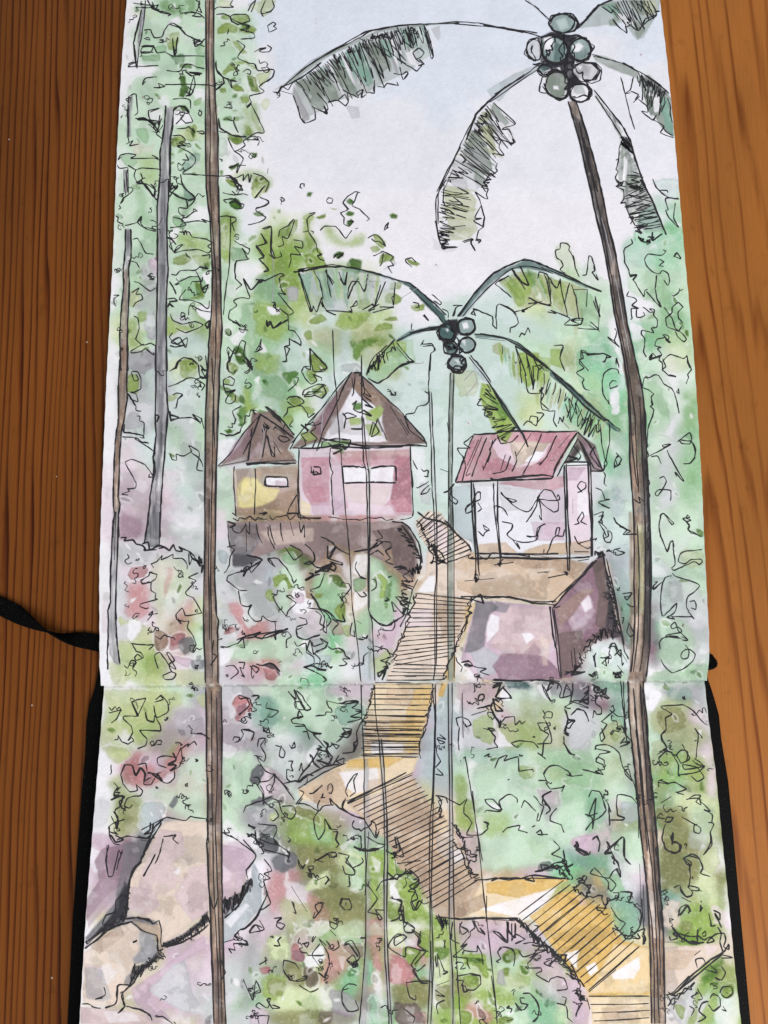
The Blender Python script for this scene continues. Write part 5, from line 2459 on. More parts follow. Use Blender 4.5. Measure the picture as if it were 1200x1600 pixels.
w7 320,1010 350,1000 350,1040
q8 220,1030 290,1020 300,1080 240,1090
c9 240,1130 290,1110 350,1130 340,1180 260,1190
T8 280,1130 320,1130 320,1160
w7 220,940 250,930 240,960
= 170,960 200,910 260,900 290,950 260,1010 190,1000 170,960
= 300,900 350,865 400,880 410,930 380,970 320,970 300,900
= 310,1010 370,990 410,1020 400,1070 350,1085 310,1050
= 210,1040 260,1020 300,1060 270,1100 220,1080 210,1040
= 240,1130 290,1100 350,1120 350,1180 290,1200 240,1180 240,1130
*3 355,920 55,52
*3 235,955 52,50
*3 360,1035 50,48
*3 255,1055 46,42
*2 295,1145 55,46
@60 240,920 280,960 280,1020 290,1060 220,1040 330,1080 250,890
- 270,860 290,800 330,790 270,790
- 200,810 240,830 240,870
T 560 540
c9 570,90 640,70 670,100 640,150 580,150
w6 600,90 630,85 630,115
= 560,110 590,70 650,70 670,110 640,155 590,165 560,110
@20 570,140 660,130 640,70
- 540,120 560,100
= 590,170 650,170 680,120
G 1 trunk
T 1 0 0
f8 703,582 709,582 708,640 706,715 705,800 708,800 708,1062 700,1062 701,860 701,790 701,700 702,640
k4 701,760 707,760 709,830 702,830
- 704,582 702,640 701,715 701,790 700,840 700,1062
- 709,582 708,640 707,715 706,770 709,840 710,1060
= 702,640 702,690
- 703,690 699,660
! palm_tree large
G 1 frond_left
T 420 0
V5 20,560 200,440 420,300 640,180 960,140 1000,160 1060,170 1070,240 1000,360 860,480 700,560 480,640 240,770
f4 160,520 330,430 560,270 700,210 960,150 1020,330 900,430 760,500 560,600 380,640 330,690 220,740
$34 fAfatw 200,500 400,370 600,250 800,190 960,160 | 290,700 480,620 680,540 860,450 1000,320
A8 155,530 200,620 260,740 220,765 180,670 150,590
f8 160,520 220,490 300,540 340,620 360,680 330,690 250,640 270,600
a9 200,520 260,600 220,560
f7 240,470 330,430 420,560 440,620 380,640 300,560
f7 400,380 470,420 560,580 540,600 480,560
t6 480,330 560,290 660,520 610,540 520,420
f8 580,280 700,260 760,420 700,460 640,400
t6 560,380 620,460 620,540 560,460
t7 700,240 760,260 780,380 720,320
f7 640,280 700,300 740,400 660,370
t5 800,180 860,180 910,280 860,300
w6 750,240 800,230 830,340 780,320
w7 855,330 900,310 930,420 880,400
T6 930,160 1000,180 1020,340 960,380 920,280
A4 480,660 560,670 570,730 520,740
A4 1010,180 1070,160 1070,240 1050,250
f6 20,570 100,520 340,340 700,180 1000,145 1190,135 1190,145 1000,158 700,200 340,370 160,510
- 60,570 100,530 250,410 420,310 560,240 650,190 800,160 960,150
- 80,550 180,460 300,370 480,270 600,200 800,160 970,150 1190,145
: 120,500 280,370 560,230
= 90,540 150,515 240,460 330,390
- 25,575 60,575 80,540 120,560 150,520
- 50,615 70,600 65,580 30,575
- 80,570 150,590
- 150,595 180,670 200,740 225,770 290,745 285,680 270,660
= 205,740 230,770
- 270,665 345,700 370,680 355,640 300,580
= 345,660 365,710 340,700
- 370,640 430,630 480,660 500,630 490,580
- 430,630 475,590 500,640
- 460,560 560,610 550,580 590,560 580,610 610,590
= 555,600 590,570
- 610,575 660,580 660,500
= 655,570 655,540
- 680,540 720,545 740,520 810,535 800,510
- 780,460 830,465 860,450 870,460 840,495 820,420
- 800,365 850,400 890,420 925,445 940,430 960,400 920,370 900,330
- 900,330 940,300 970,330 950,360 920,370
= 940,370 970,400 935,410
- 970,160 990,200 1010,260 1030,350 1020,370
= 970,155 1000,260 1030,350
^30 180,500 400,360 600,240 800,180 970,160 | 300,680 480,620 680,560 860,480 1010,350
^26 230,460 400,350 600,250 | 330,560 470,480 640,360
^30 560,260 700,200 970,165 | 620,360 760,330 1000,260
~20 570,240 700,210 940,170 | 590,270 720,240 940,220
@10 500,310 520,330 490,300
@16 700,220 720,230 640,230 740,240
@8 890,180 930,210
- 270,450 370,540
- 300,400 370,480 350,430
- 160,500 200,530 230,570
- 360,420 430,480
- 400,340 460,420 480,490
- 470,350 600,540
- 520,350 580,530
- 560,290 610,510 590,480
- 640,380 700,460 720,490 690,400
- 700,300 740,390 750,430
- 580,270 630,350
- 720,300 860,400
- 800,170 850,260 900,300
= 870,160 900,280 910,300
- 760,270 820,340 860,380
- 640,260 720,330 760,360
= 410,340 430,400 440,350
G 1 frond_down
T 660 0
V6 330,730 440,620 580,780 570,900 500,980 460,1100 400,1200 100,1200
$26 fAofaw 420,650 330,750 250,900 150,1120 | 560,790 560,900 450,1060 400,1180
f6 450,640 540,770 520,790 420,690
o6 380,700 440,690 400,760 350,760
o7 400,780 440,800 460,940 440,960 360,800
f7 310,810 360,830 420,960 440,1060 380,1100 260,940
A5 250,940 360,900 420,1000 380,1090 270,1000
w7 430,720 520,790 540,860 480,840
a8 190,1040 240,1000 380,1120 340,1200 140,1200
f6 330,1060 400,1120 370,1180 320,1120
b6 400,560 560,470 720,400 720,440 560,540 480,640 440,620
- 730,400 640,470 520,550 400,650 330,730 250,880 180,1040 100,1200
- 740,420 620,500 420,640
- 450,590 510,550 620,480 640,460
= 400,650 340,710 330,740 270,880
- 240,920 170,1040 90,1200
- 190,1060 130,1200
- 440,640 580,770 510,800 500,810 540,810 570,870 580,890 540,890 440,850
- 520,730 575,775
= 560,870 570,895 550,900
- 460,880 490,870 480,920 490,940 510,970 440,960 460,990
- 470,1020 460,1050 470,1070 440,1090 460,1110
= 430,1080 450,1110
- 430,1080 400,1120 430,1120 380,1140 410,1170 370,1160 400,1200
^22 400,660 330,760 270,880 180,1060 | 560,880 500,960 440,1080 380,1170
~16 390,680 340,760 320,820 | 440,740 410,820 380,860
~14 220,1040 150,1110 140,1140 | 290,1090 270,1120 230,1110
- 350,740 440,790
= 340,760 400,840
- 310,860 400,910
- 280,920 420,1000
- 250,960 380,1060
= 240,960 270,1000 250,1020
T 640 280
V6 160,200 220,0 400,0 440,120 470,240 460,310 410,440 200,440
$18 oaAow 225,20 190,150 180,280 200,400 | 420,60 430,180 430,280 380,380
o6 220,60 360,60 420,130 400,240 430,320 360,380 250,360 220,200
A4 230,0 350,0 370,60 300,60
A2 140,360 190,400 300,440 230,460 150,440
w5 260,320 400,380 380,400
- 230,0 165,120 170,280 190,390 200,420
- 215,0 180,100 180,280
- 160,260 180,360 210,440
- 215,30 210,130 225,165 330,155 270,110
~20 190,180 190,260 200,340 | 290,210 280,240 250,360
~14 180,330 200,420 | 260,350 240,410
^8 200,60 200,200 | 380,90 340,240
- 220,100 370,90 300,50
- 230,150 370,200
= 190,180 240,190 280,220
= 190,400 230,430 210,440
- 200,420 300,425 200,430 230,390
- 250,0 260,20 235,10
- 490,0 460,20 500,20 450,50 490,60 480,100 490,125 470,120 410,80
- 410,80 440,130 470,240 460,300 430,320 420,380 435,390
- 445,170 410,240 450,245 400,260 440,285 465,300
- 330,390 390,370 400,380 340,395
= 410,380 445,380 430,400
= 390,370 385,400 410,450
- 260,300 350,290
G 1 frond_right
T 800 0
f5 420,180 560,20 620,0 930,0 920,70 820,240 780,250 700,140
f8 560,30 660,10 700,90 740,160 700,130 640,130 650,160 610,160 600,130 640,100
t7 560,40 620,20 680,80 650,110
f8 720,0 840,0 820,100 780,80
o6 820,0 900,0 910,70 830,110
f8 770,130 820,180 840,190 790,250 770,210
w8 640,80 740,90 760,150 700,160
- 600,10 540,40 480,110 410,180
= 620,0 540,35 480,100 430,160
= 540,40 560,30
- 560,40 620,80 640,60
- 630,120 670,170 720,210 710,160
= 710,160 720,200
- 710,170 750,150 720,140 790,190 830,120 820,150
- 780,190 850,130 900,100 900,75 930,70 890,70
= 830,120 900,95
^18 580,30 700,0 860,0 | 700,150 790,190 900,90
- 760,0 830,60 870,100
- 800,0 870,60
- 860,0 900,60
: 920,20 930,50
T 800 0
f6 500,340 580,350 700,400 790,450 780,490 640,440 520,380
f7 780,480 860,470 960,560 1000,620 1010,860 940,800 870,700 820,600
w8 840,570 920,600 940,700 880,700
f9 820,590 880,600 890,700 870,730 840,660
t9 930,600 980,620 1000,740 1010,850 960,800 930,680
k5 790,470 900,520 980,590 940,600 860,540
- 500,340 600,370 700,400 800,450 900,510 1000,600
= 690,395 740,420 790,450
= 830,470 920,530 1000,600
- 510,350 650,380
- 760,480 740,560 710,585 740,580
- 740,570 790,590 770,630 800,600
= 760,640 790,610
- 790,620 840,660 850,700 810,695 880,750 900,720
= 880,750 905,720
- 880,745 950,790 930,830 1010,860
- 940,790 960,820 1020,855
- 970,610 990,660 990,720 1010,790 1020,855
^16 790,470 880,520 960,590 | 790,600 870,680 930,740
~18 790,460 880,510 960,580 | 830,540 890,580 940,620
- 680,480 700,560 740,720 770,810
G 1 frond_inner
T 800 0
f5 510,570 560,640 690,820 680,880 620,760 540,640
$16 faffa 720,880 780,1050 840,1200 | 670,960 660,1080 680,1200
f4 680,880 720,940 760,1000 830,1200 680,1200 650,1100 670,980
w8 700,980 720,1000 720,1130 690,1120
k5 690,850 730,860 760,960 700,930
k4 590,680 680,780 640,760
- 510,560 620,700 700,800 730,870 770,1000 830,1150 845,1200
= 690,790 740,880 780,1020 840,1190
- 520,600 600,720 690,860
: 560,650 660,800
= 610,690 680,780
~30 690,840 680,900 | 740,900 750,960
- 690,870 670,930 665,1000 650,1060 665,1070 645,1105 660,1140 690,1140 650,1165 700,1190
= 650,1000 670,990
~16 730,1080 720,1180 | 800,1080 830,1200
= 660,1130 690,1160
T 860 280
f5 480,0 560,0 640,120 710,320 600,340 500,240 450,120
A5 460,60 560,20 580,120 490,220
t5 560,200 640,160 700,300 620,320 540,280
E5 520,320 700,320 740,360 620,420 520,380
w6 520,240 600,130 560,220
= 560,0 620,100 680,240 725,350
= 580,20 640,140 690,260 710,320
^22 580,20 640,140 700,290 | 460,80 480,200 540,320
~16 500,20 500,140 540,260 560,320 | 590,60 630,140 680,240 690,310
- 415,0 430,20 420,45 450,30 460,10 490,30
= 420,40 470,45
- 455,60 460,120 440,150 470,145 480,190 500,240 530,290
= 490,240 520,240 500,280
- 530,290 580,290 550,310 540,330
= 530,320 570,340 540,300
@26 550,370 580,380 610,400 640,360 600,360
= 640,330 640,380 700,340
G 1 coconut_cluster
T 660 0
X8 720,240 800,200 960,220 980,300 940,420 1000,520 920,620 900,560 940,440 920,400 740,420
X8 700,400 940,380 980,520 900,560 860,420 760,440
c9 810,120 870,85 950,100 960,160 930,200 850,200 800,170
T6 830,130 890,110 920,170 860,190
a7 670,270 740,240 740,360 690,370 650,330
c9 750,240 830,230 900,270 910,330 870,390 790,380 745,320
q5 830,260 890,300 880,380 820,380
w9 760,240 810,230 820,280 800,330 760,310
c9 930,270 990,240 1050,280 1040,350 970,380 920,330
w9 935,290 980,265 1010,290 980,320 940,320
q4 960,330 1020,310 1020,370 960,380
q6 730,410 810,400 760,460 730,450
a9 950,400 1060,390 1100,440 1060,500 990,490 940,450
A5 980,400 1060,420 1040,480 980,460
w7 970,410 1000,410 990,440
f9 770,460 860,440 910,500 890,600 840,620 780,560
A5 820,460 870,460 850,500
w9 820,540 850,535 855,560 820,560
w9 920,540 980,520 1040,560 1030,620 960,630 920,590
f5 940,540 1000,530 1020,590 960,590
= 800,170 790,140 830,100 890,85 940,90 970,140 950,190 890,205 830,200 800,170
- 930,85 960,110 980,150 950,190 920,200 880,210
= 920,90 970,140 980,170 930,200
- 900,90 870,85 820,110 800,150
= 740,235 810,215 880,250 910,310 890,370 830,400 760,370 740,310 745,250
- 740,230 830,225 900,270 920,330 870,400 800,390 740,340
- 730,230 670,250 650,300 640,340 710,385
= 660,260 650,330 700,380
- 690,280 680,310 710,370
= 690,290 680,330
- 770,310 790,350 800,330 775,310
= 920,260 970,230 1040,260 1060,310 1030,370 970,385 920,340
- 930,240 1020,240 1060,300 1040,370 960,390
- 1050,270 1075,290 1060,320 1030,340
= 900,230 960,220 1030,240
= 940,410 1000,390 1080,400 1110,440 1080,500 1010,500
- 1080,390 1120,430 1110,500 1060,520 1010,500
- 1060,400 1100,440 1060,500
= 720,430 760,470 810,440
- 750,480 730,570 780,580 750,540
= 770,470 830,440 890,460 920,520 900,600 850,625 790,580 760,520
- 760,460 840,430 910,490 910,590 860,630 780,570
- 870,600 920,590
= 920,560 960,520 1020,530 1060,570 1040,620 980,640 930,610 920,560
- 930,530 1000,520 1060,560 1060,600 1000,640 940,620
*2 870,145 80,62
*2 830,315 88,85
*2 985,310 70,70
*2 700,310 48,70
*2 1020,450 85,62
*2 845,530 78,88
*3 985,580 66,60
*2 765,440 45,40
@38 930,240 960,380 900,410 940,460 930,520 960,510 900,560 880,220 860,400
@34 930,610 1050,590 1040,540 910,350 900,490
@26 700,400 760,390 850,220 950,210
- 640,0 700,40 780,110 800,130
: 660,0 790,130
- 970,170 1030,110 1100,40 1190,0
- 200,150 400,165 600,190 740,230
- 20,155 200,135 350,145 480,170 720,205
= 380,160 520,175 700,215
G 1 trunk
T 1 0 0
j9 888,158 899,156 909,185 921,225 930,260 937,282 940,300 949,345 962,400 971,450 979,500 990,550 1002,602 1007,640 1010,700 1013,760 1016,830 1016,925 1015,1012 1010,1066 984,1066 986,1020 990,1010 991,925 991,830 988,770 984,727 983,680 981,620 975,580 970,540 962,500 954,455 948,410 936,345 926,310 918,280 912,240 903,210 895,180
n4 922,300 934,290 945,345 938,345
n4 948,380 956,380 962,430 954,430
C7 984,680 994,680 1001,790 990,800
C6 983,800 1006,800 1008,900 1005,1058 984,1058
k5 895,180 910,190 930,270 945,345 960,400 952,430 936,350 918,280
k5 1006,640 1011,720 1016,830 1016,925 1014,1012 1008,1040 1006,900 1005,760 1000,660
o5 994,820 1006,820 1006,960 996,960
n5 988,960 1004,960 1000,1050 988,1050
k4 958,440 970,440 978,500 968,500
= 888,158 895,185 904,215 911,245 920,285 931,335 946,400 953,440 960,490 972,545 981,600 984,660 984,720 988,770 991,830 991,925 992,960 990,1012 986,1050
= 899,156 909,185 921,225 932,265 940,300 949,345 962,400 971,450 979,500 990,550 1002,602 1007,640 1010,700 1013,760 1016,830 1016,925 1015,1012 1010,1058
- 905,190 915,240 928,290 942,360 955,430 962,480 975,540 985,600 992,650 995,720 998,770
- 912,215 925,270 934,300
- 1000,620 1003,700 1008,800 1009,900 1006,1000 1000,1050
- 996,820 999,900 996,1000 990,1050
- 990,780 1000,786 998,776 1006,784
= 983,675 989,679
: 940,340 955,400 968,470 985,560
- 976,560 985,640 988,700 996,760
= 1012,770 1016,840 1012,860
- 1017,830 1018,920 1017,960
~20 1008,700 1012,800 1014,900 | 1011,700 1015,800 1016,900
T 880 1060
x9 405,-12 505,-12 505,100 525,250 530,400 550,620 575,850 585,1000 600,1200 510,1200 480,940 465,700 435,500 410,250 410,100
n6 410,10 480,10 470,240 500,500 520,760 500,760 460,560 430,300
k5 480,40 505,60 520,260 545,620 590,1160 560,1100 520,600 490,300
C5 470,600 500,560 530,860 500,860
T 890 1300
x9 455,0 545,0 565,300 575,500 590,660 595,900 600,1200 515,1200 505,900 490,600 480,300
n6 480,0 500,0 520,400 540,660 520,660 500,400
k5 525,0 555,300 580,600 560,640 540,300
w3 485,360 540,380 545,600 505,580
C4 505,700 560,700 560,1100 520,1100
T 1 0 0
= 981,1062 982,1085 983,1122 988,1165 993,1210 997,1260 1001,1300 1006,1340 1010,1375 1013,1420 1016,1480 1017,1525 1018,1600
= 1006,1062 1006,1085 1011,1122 1013,1165 1018,1215 1024,1275 1027,1315 1031,1375 1034,1420 1037,1462 1038,1525 1040,1600
- 990,1075 995,1130 1002,1200 1010,1290 1018,1350 1024,1420 1027,1500 1030,1600
- 1000,1068 1003,1120 1008,1180 1013,1260
- 994,1140 1000,1200 1006,1270 1012,1330
- 1020,1300 1024,1380 1030,1450 1032,1540
- 1011,1380 1018,1440 1022,1500 1023,1600
~30 1004,1080 1014,1180 1024,1300 1034,1440 | 1007,1080 1018,1200 1028,1330 1036,1450
- 997,1240 998,1310
- 974,1065 976,1120 980,1165
"""
YY, XX = np.mgrid[0:CH, 0:CW].astype(np.float32)
XX += X0; YY += Y0
WX = fbm(CH, CW, 14, 3, 3); WY = fbm(CH, CW, 14, 91, 3)
WB = fbm(CH, CW, 60, 51, 4); WC = fbm(CH, CW, 60, 151, 4)
DENS = fbm(CH, CW, 34, 23, 4); FINE = fbm(CH, CW, 5, 77, 3)

def base_wash():
    rows = [list(r) for r in BASE.split('\n') if r]
    for r in range(10, 18):                                  # cooler and paler behind the small palm
        for c in range(15, 21):
            if rows[r][c] in 'Ll': rows[r][c] = 'l' if rows[r][c] == 'L' else 'GT'[(r + c) % 2]
    for r, c, v in ((27, 14, 'b'), (28, 14, 'b'), (29, 14, 'b'), (29, 15, 'a'), (30, 14, 'b'), (28, 15, 'a'), (30, 15, 'G')): rows[r][c] = v
    pal = np.array([[PAL[ch] for ch in r] for r in rows], np.float32)       # ny, nx, 3
    fx = np.clip((XX + WB * 22 + WX * 9 + FINE * 1.5 - 120) / 40, 0, pal.shape[1] - 1.001)
    fy = np.clip((YY + WC * 22 + WY * 9 + FINE * 1.5) / 40, 0, pal.shape[0] - 1.001)
    xi = fx.astype(int); yi = fy.astype(int); fx = fx - xi; fy = fy - yi
    s = lambda f: np.clip((f - 0.5) * 1.7 + 0.5, 0, 1)      # washes: plateaus with soft borders
    fx = s(fx)[..., None]; fy = s(fy)[..., None]
    out = (pal[yi, xi] * (1 - fx) + pal[yi, xi + 1] * fx) * (1 - fy) + (pal[yi + 1, xi] * (1 - fx) + pal[yi + 1, xi + 1] * fx) * fy
    return out
CAN = base_wash()
def crisp(n, t, s=0.05): return np.clip((n - t) / s + 0.5, 0, 1)
BLOT = [crisp(fbm(CH, CW, c, sd, 4), t, 0.10) for c, sd, t in ((30, 611, 0.12), (22, 733, 0.2), (44, 857, 0.1))]
GAPS = crisp(fbm(CH, CW, 24, 929, 5), 0.46, 0.07)
busy = np.clip((CAN.max(-1) - CAN.min(-1) - 14) / 14, 0, 1) * ((YY > 250) | (XX < 430))
CAN = CAN * (1 - (busy * BLOT[0])[..., None] * np.array([0.07, 0.035, 0.06])) * (1 - (busy * BLOT[1])[..., None] * np.array([0.05, 0.05, 0.10]))
CAN = CAN + (np.array([230, 227, 230]) - CAN) * (0.75 * GAPS * (((YY > 300) & (XX < 980)) | (XX < 420)))[..., None] * np.clip(busy + 0.3, 0, 1)[..., None]
IDM = np.zeros((CH, CW), np.int16)

def catmull(P, closed, step=3.0, tens=0.40):
    P = np.asarray(P, float); n = len(P)
    if n < 3: 
        return P
    out = []
    rng_i = range(n) if closed else range(n - 1)
    for i in rng_i:
        if closed:
            p0, p1, p2, p3 = P[(i - 1) % n], P[i], P[(i + 1) % n], P[(i + 2) % n]
        else:
            p0, p1, p2, p3 = P[max(i - 1, 0)], P[i], P[i + 1], P[min(i + 2, n - 1)]
        L = np.hypot(*(p2 - p1)); k = max(1, min(14, int(L / step)))
        t = (np.arange(k) / k)[:, None]
        m1 = (p2 - p0) * tens; m2 = (p3 - p1) * tens
        mm = L * 0.9
        for m in (m1, m2):
            q = np.hypot(*m)
            if q > mm: m *= mm / q
        out.append((2 * t**3 - 3 * t**2 + 1) * p1 + (t**3 - 2 * t**2 + t) * m1 + (-2 * t**3 + 3 * t**2) * p2 + (t**3 - t**2) * m2)
    if not closed: out.append(P[-1:])
    return np.concatenate(out)

FILLS = []
def fill(P, col, alpha, mid, seed): FILLS.append((np.asarray(P, float), col, alpha, mid, seed))
def boxblur(A, r):
    for ax in (0, 1):
        for _ in range(2):
            pad = [(0, 0)] * A.ndim; pad[ax] = (r + 1, r)
            Cs_ = np.cumsum(np.pad(A, pad, 'edge').astype(np.float64), axis=ax); n_ = A.shape[ax]
            A = ((np.take(Cs_, range(2 * r + 1, 2 * r + 1 + n_), ax) - np.take(Cs_, range(0, n_), ax)) / (2 * r + 1)).astype(np.float32)
    return A
def paint_all():
    global CAN
    big = lambda f: f[3] == 0 and max(np.ptp(f[0][:, 0]), np.ptp(f[0][:, 1])) > 46
    for f in FILLS:
        if big(f): paint(*f)
    soft_ = boxblur(CAN, 5); k = np.clip(0.62 + 0.5 * WB, 0.25, 0.95)[..., None]      # wet edges run together in places
    CAN = CAN * (1 - k) + soft_ * k
    lum = CAN.mean(-1)
    quiet = (YY > 250) | (XX < 430)
    CAN = CAN * (1 - (quiet * BLOT[2] * (lum < 222))[..., None] * np.array([0.05, 0.03, 0.05]))
    for f in FILLS:
        if not big(f) and f[3] == 0: paint(*f)
    g = random.Random(77)                                    # leaf-sized touches of the brush, light and dark
    n = 0
    while n < 620:
        x, y = g.uniform(170, 1120), g.uniform(-10, 1610)
        if not ((x < 415 and y < 800) or (x > 1010 and y > 330) or y > 850 or (350 < x < 640 and 380 < y < 640)): continue
        if 750 < x < 960 and 1190 < y < 1370 and g.random() < .85: continue
        c = CAN[int(y - Y0), int(x - X0)]
        green = c[1] - max(c[0], c[2])
        n += 1
        if g.random() < 0.22: col, al = (232, 229, 230), g.uniform(.5, .9)
        elif green > 5: col, al = c * np.array(g.choice(((.72, .84, .58), (.80, .88, .76), (.60, .74, .45), (.84, .90, .84)))), g.uniform(.45, .9)
        else: col, al = c * g.uniform(.78, .92), g.uniform(.3, .6)
        a = g.uniform(0, 6.28); L = g.uniform(3, 9); w_ = L * g.uniform(.3, .6)
        ca, sa = math.cos(a), math.sin(a)
        Q = [(x + ca * u - sa * v, y + sa * u + ca * v) for u, v in ((-L, 0), (-L * .4, w_), (L * .5, w_ * .8), (L, 0), (L * .3, -w_ * .7), (-L * .5, -w_))]
        paint(np.array(Q), tuple(col), al, 0, n)
    for f in FILLS:
        if f[3] != 0: paint(*f)
    for f in FILLS[-8:]:
        if f[3] == 0: paint(*f)
def paint(P, col, alpha, mid, seed):
    P = catmull(P, True, 5.0) if mid == 0 else np.asarray(P, float)
    m = 7
    x0 = max(int(P[:, 0].min()) - m - X0, 0); x1 = min(int(P[:, 0].max()) + m - X0, CW)
    y0 = max(int(P[:, 1].min()) - m - Y0, 0); y1 = min(int(P[:, 1].max()) + m - Y0, CH)
    if x1 <= x0 or y1 <= y0: return
    sl = (slice(y0, y1), slice(x0, x1))
    small = max(np.ptp(P[:, 0]), np.ptp(P[:, 1])) < 34
    amp = (1.8 if small else 4.2) if mid == 0 else 1.3
    X = XX[sl] + WX[sl] * amp; Y = YY[sl] + WY[sl] * amp
    if mid == 0:
        q_ = 0.7 if small else 2.0; X = X + FINE[sl] * q_; Y = Y + np.roll(FINE, 40)[sl] * q_
    d2 = np.full(X.shape, 1e9, np.float32); ins = np.zeros(X.shape, bool)
    Q = np.roll(P, -1, 0)
    for (ax, ay), (bx, by) in zip(P, Q):
        ex, ey = bx - ax, by - ay; L = ex * ex + ey * ey
        if L < 1e-9: continue
        t = np.clip(((X - ax) * ex + (Y - ay) * ey) / L, 0, 1)
        d2 = np.minimum(d2, (X - ax - t * ex) ** 2 + (Y - ay - t * ey) ** 2)
        c = (ay > Y) != (by > Y)
        if ey != 0: ins ^= c & (X < ex * (Y - ay) / ey + ax)
    d = np.sqrt(d2); sd = np.where(ins, d, -d)
    g = random.Random(seed)
    soft = g.choice((0.9, 1.2, 3.0, 5.0, 8.0)) if mid == 0 and alpha < 0.9 and not small else 0.75
    cov = np.clip(sd / (2 * soft) + 0.5, 0, 1)
    a = alpha * cov * np.clip(1.0 + 0.30 * DENS[sl] + 0.10 * FINE[sl] + (0.22 if mid == 0 else 0.1) * WB[sl], 0, 1.12)
    a = np.clip(a, 0, 1)[..., None]
    col = np.array(col, np.float32) * (1 + 0.02 * (g.random() - 0.5))
    if mid == 0 and small and col.mean() < 165: col = col * 0.90; alpha = min(1.0, alpha * 1.12); a = np.clip(a * 1.12, 0, 1)
    lum = col.mean()
    if lum < 215:                                            # pigment gathers at the rim of a wash
        ring = np.exp(-((sd - 1.3) / 1.1) ** 2)[..., None] * (0.13 if mid == 0 else 0.07)
        shade = col * (1 - ring) * (1 - 0.05 * DENS[sl][..., None])
    else:
        shade = np.broadcast_to(col, X.shape + (3,))
    if mid == 0 and lum < 205 and g.random() < 0.3:          # sliver of bare paper left round the wash
        halo = np.exp(-((sd + 1.6) / 1.2) ** 2) * np.clip(0.45 + 0.6 * WX[sl], 0, 0.8)
        CAN[sl] += (np.array([230, 227, 229]) - CAN[sl]) * halo[..., None]
    if lum < 215:
        bl = BLOT[g.randrange(3)][sl][..., None] * g.uniform(0.05, 0.13)
        shade = shade * (1 - bl)
        shade = shade + (228 - shade) * (GAPS[sl][..., None] * (0.35 if mid == 0 else 0.18))
    CAN[sl] = CAN[sl] * (1 - a) + shade * a
    if mid: IDM[sl][(sd > 0)] = mid

MOTIFS = ['']           # index -> motif key
STROKES = []            # (motif index, width px, pencil?, points)
INKW = 1.68
def jit(g, s): return (g.random() - 0.5) * 2 * s
def resample(P, n):
    P = np.asarray(P, float); s = np.r_[0, np.cumsum(np.hypot(*np.diff(P, axis=0).T))]
    t = np.linspace(0, s[-1], n)
    return np.stack([np.interp(t, s, P[:, 0]), np.interp(t, s, P[:, 1])], -1)

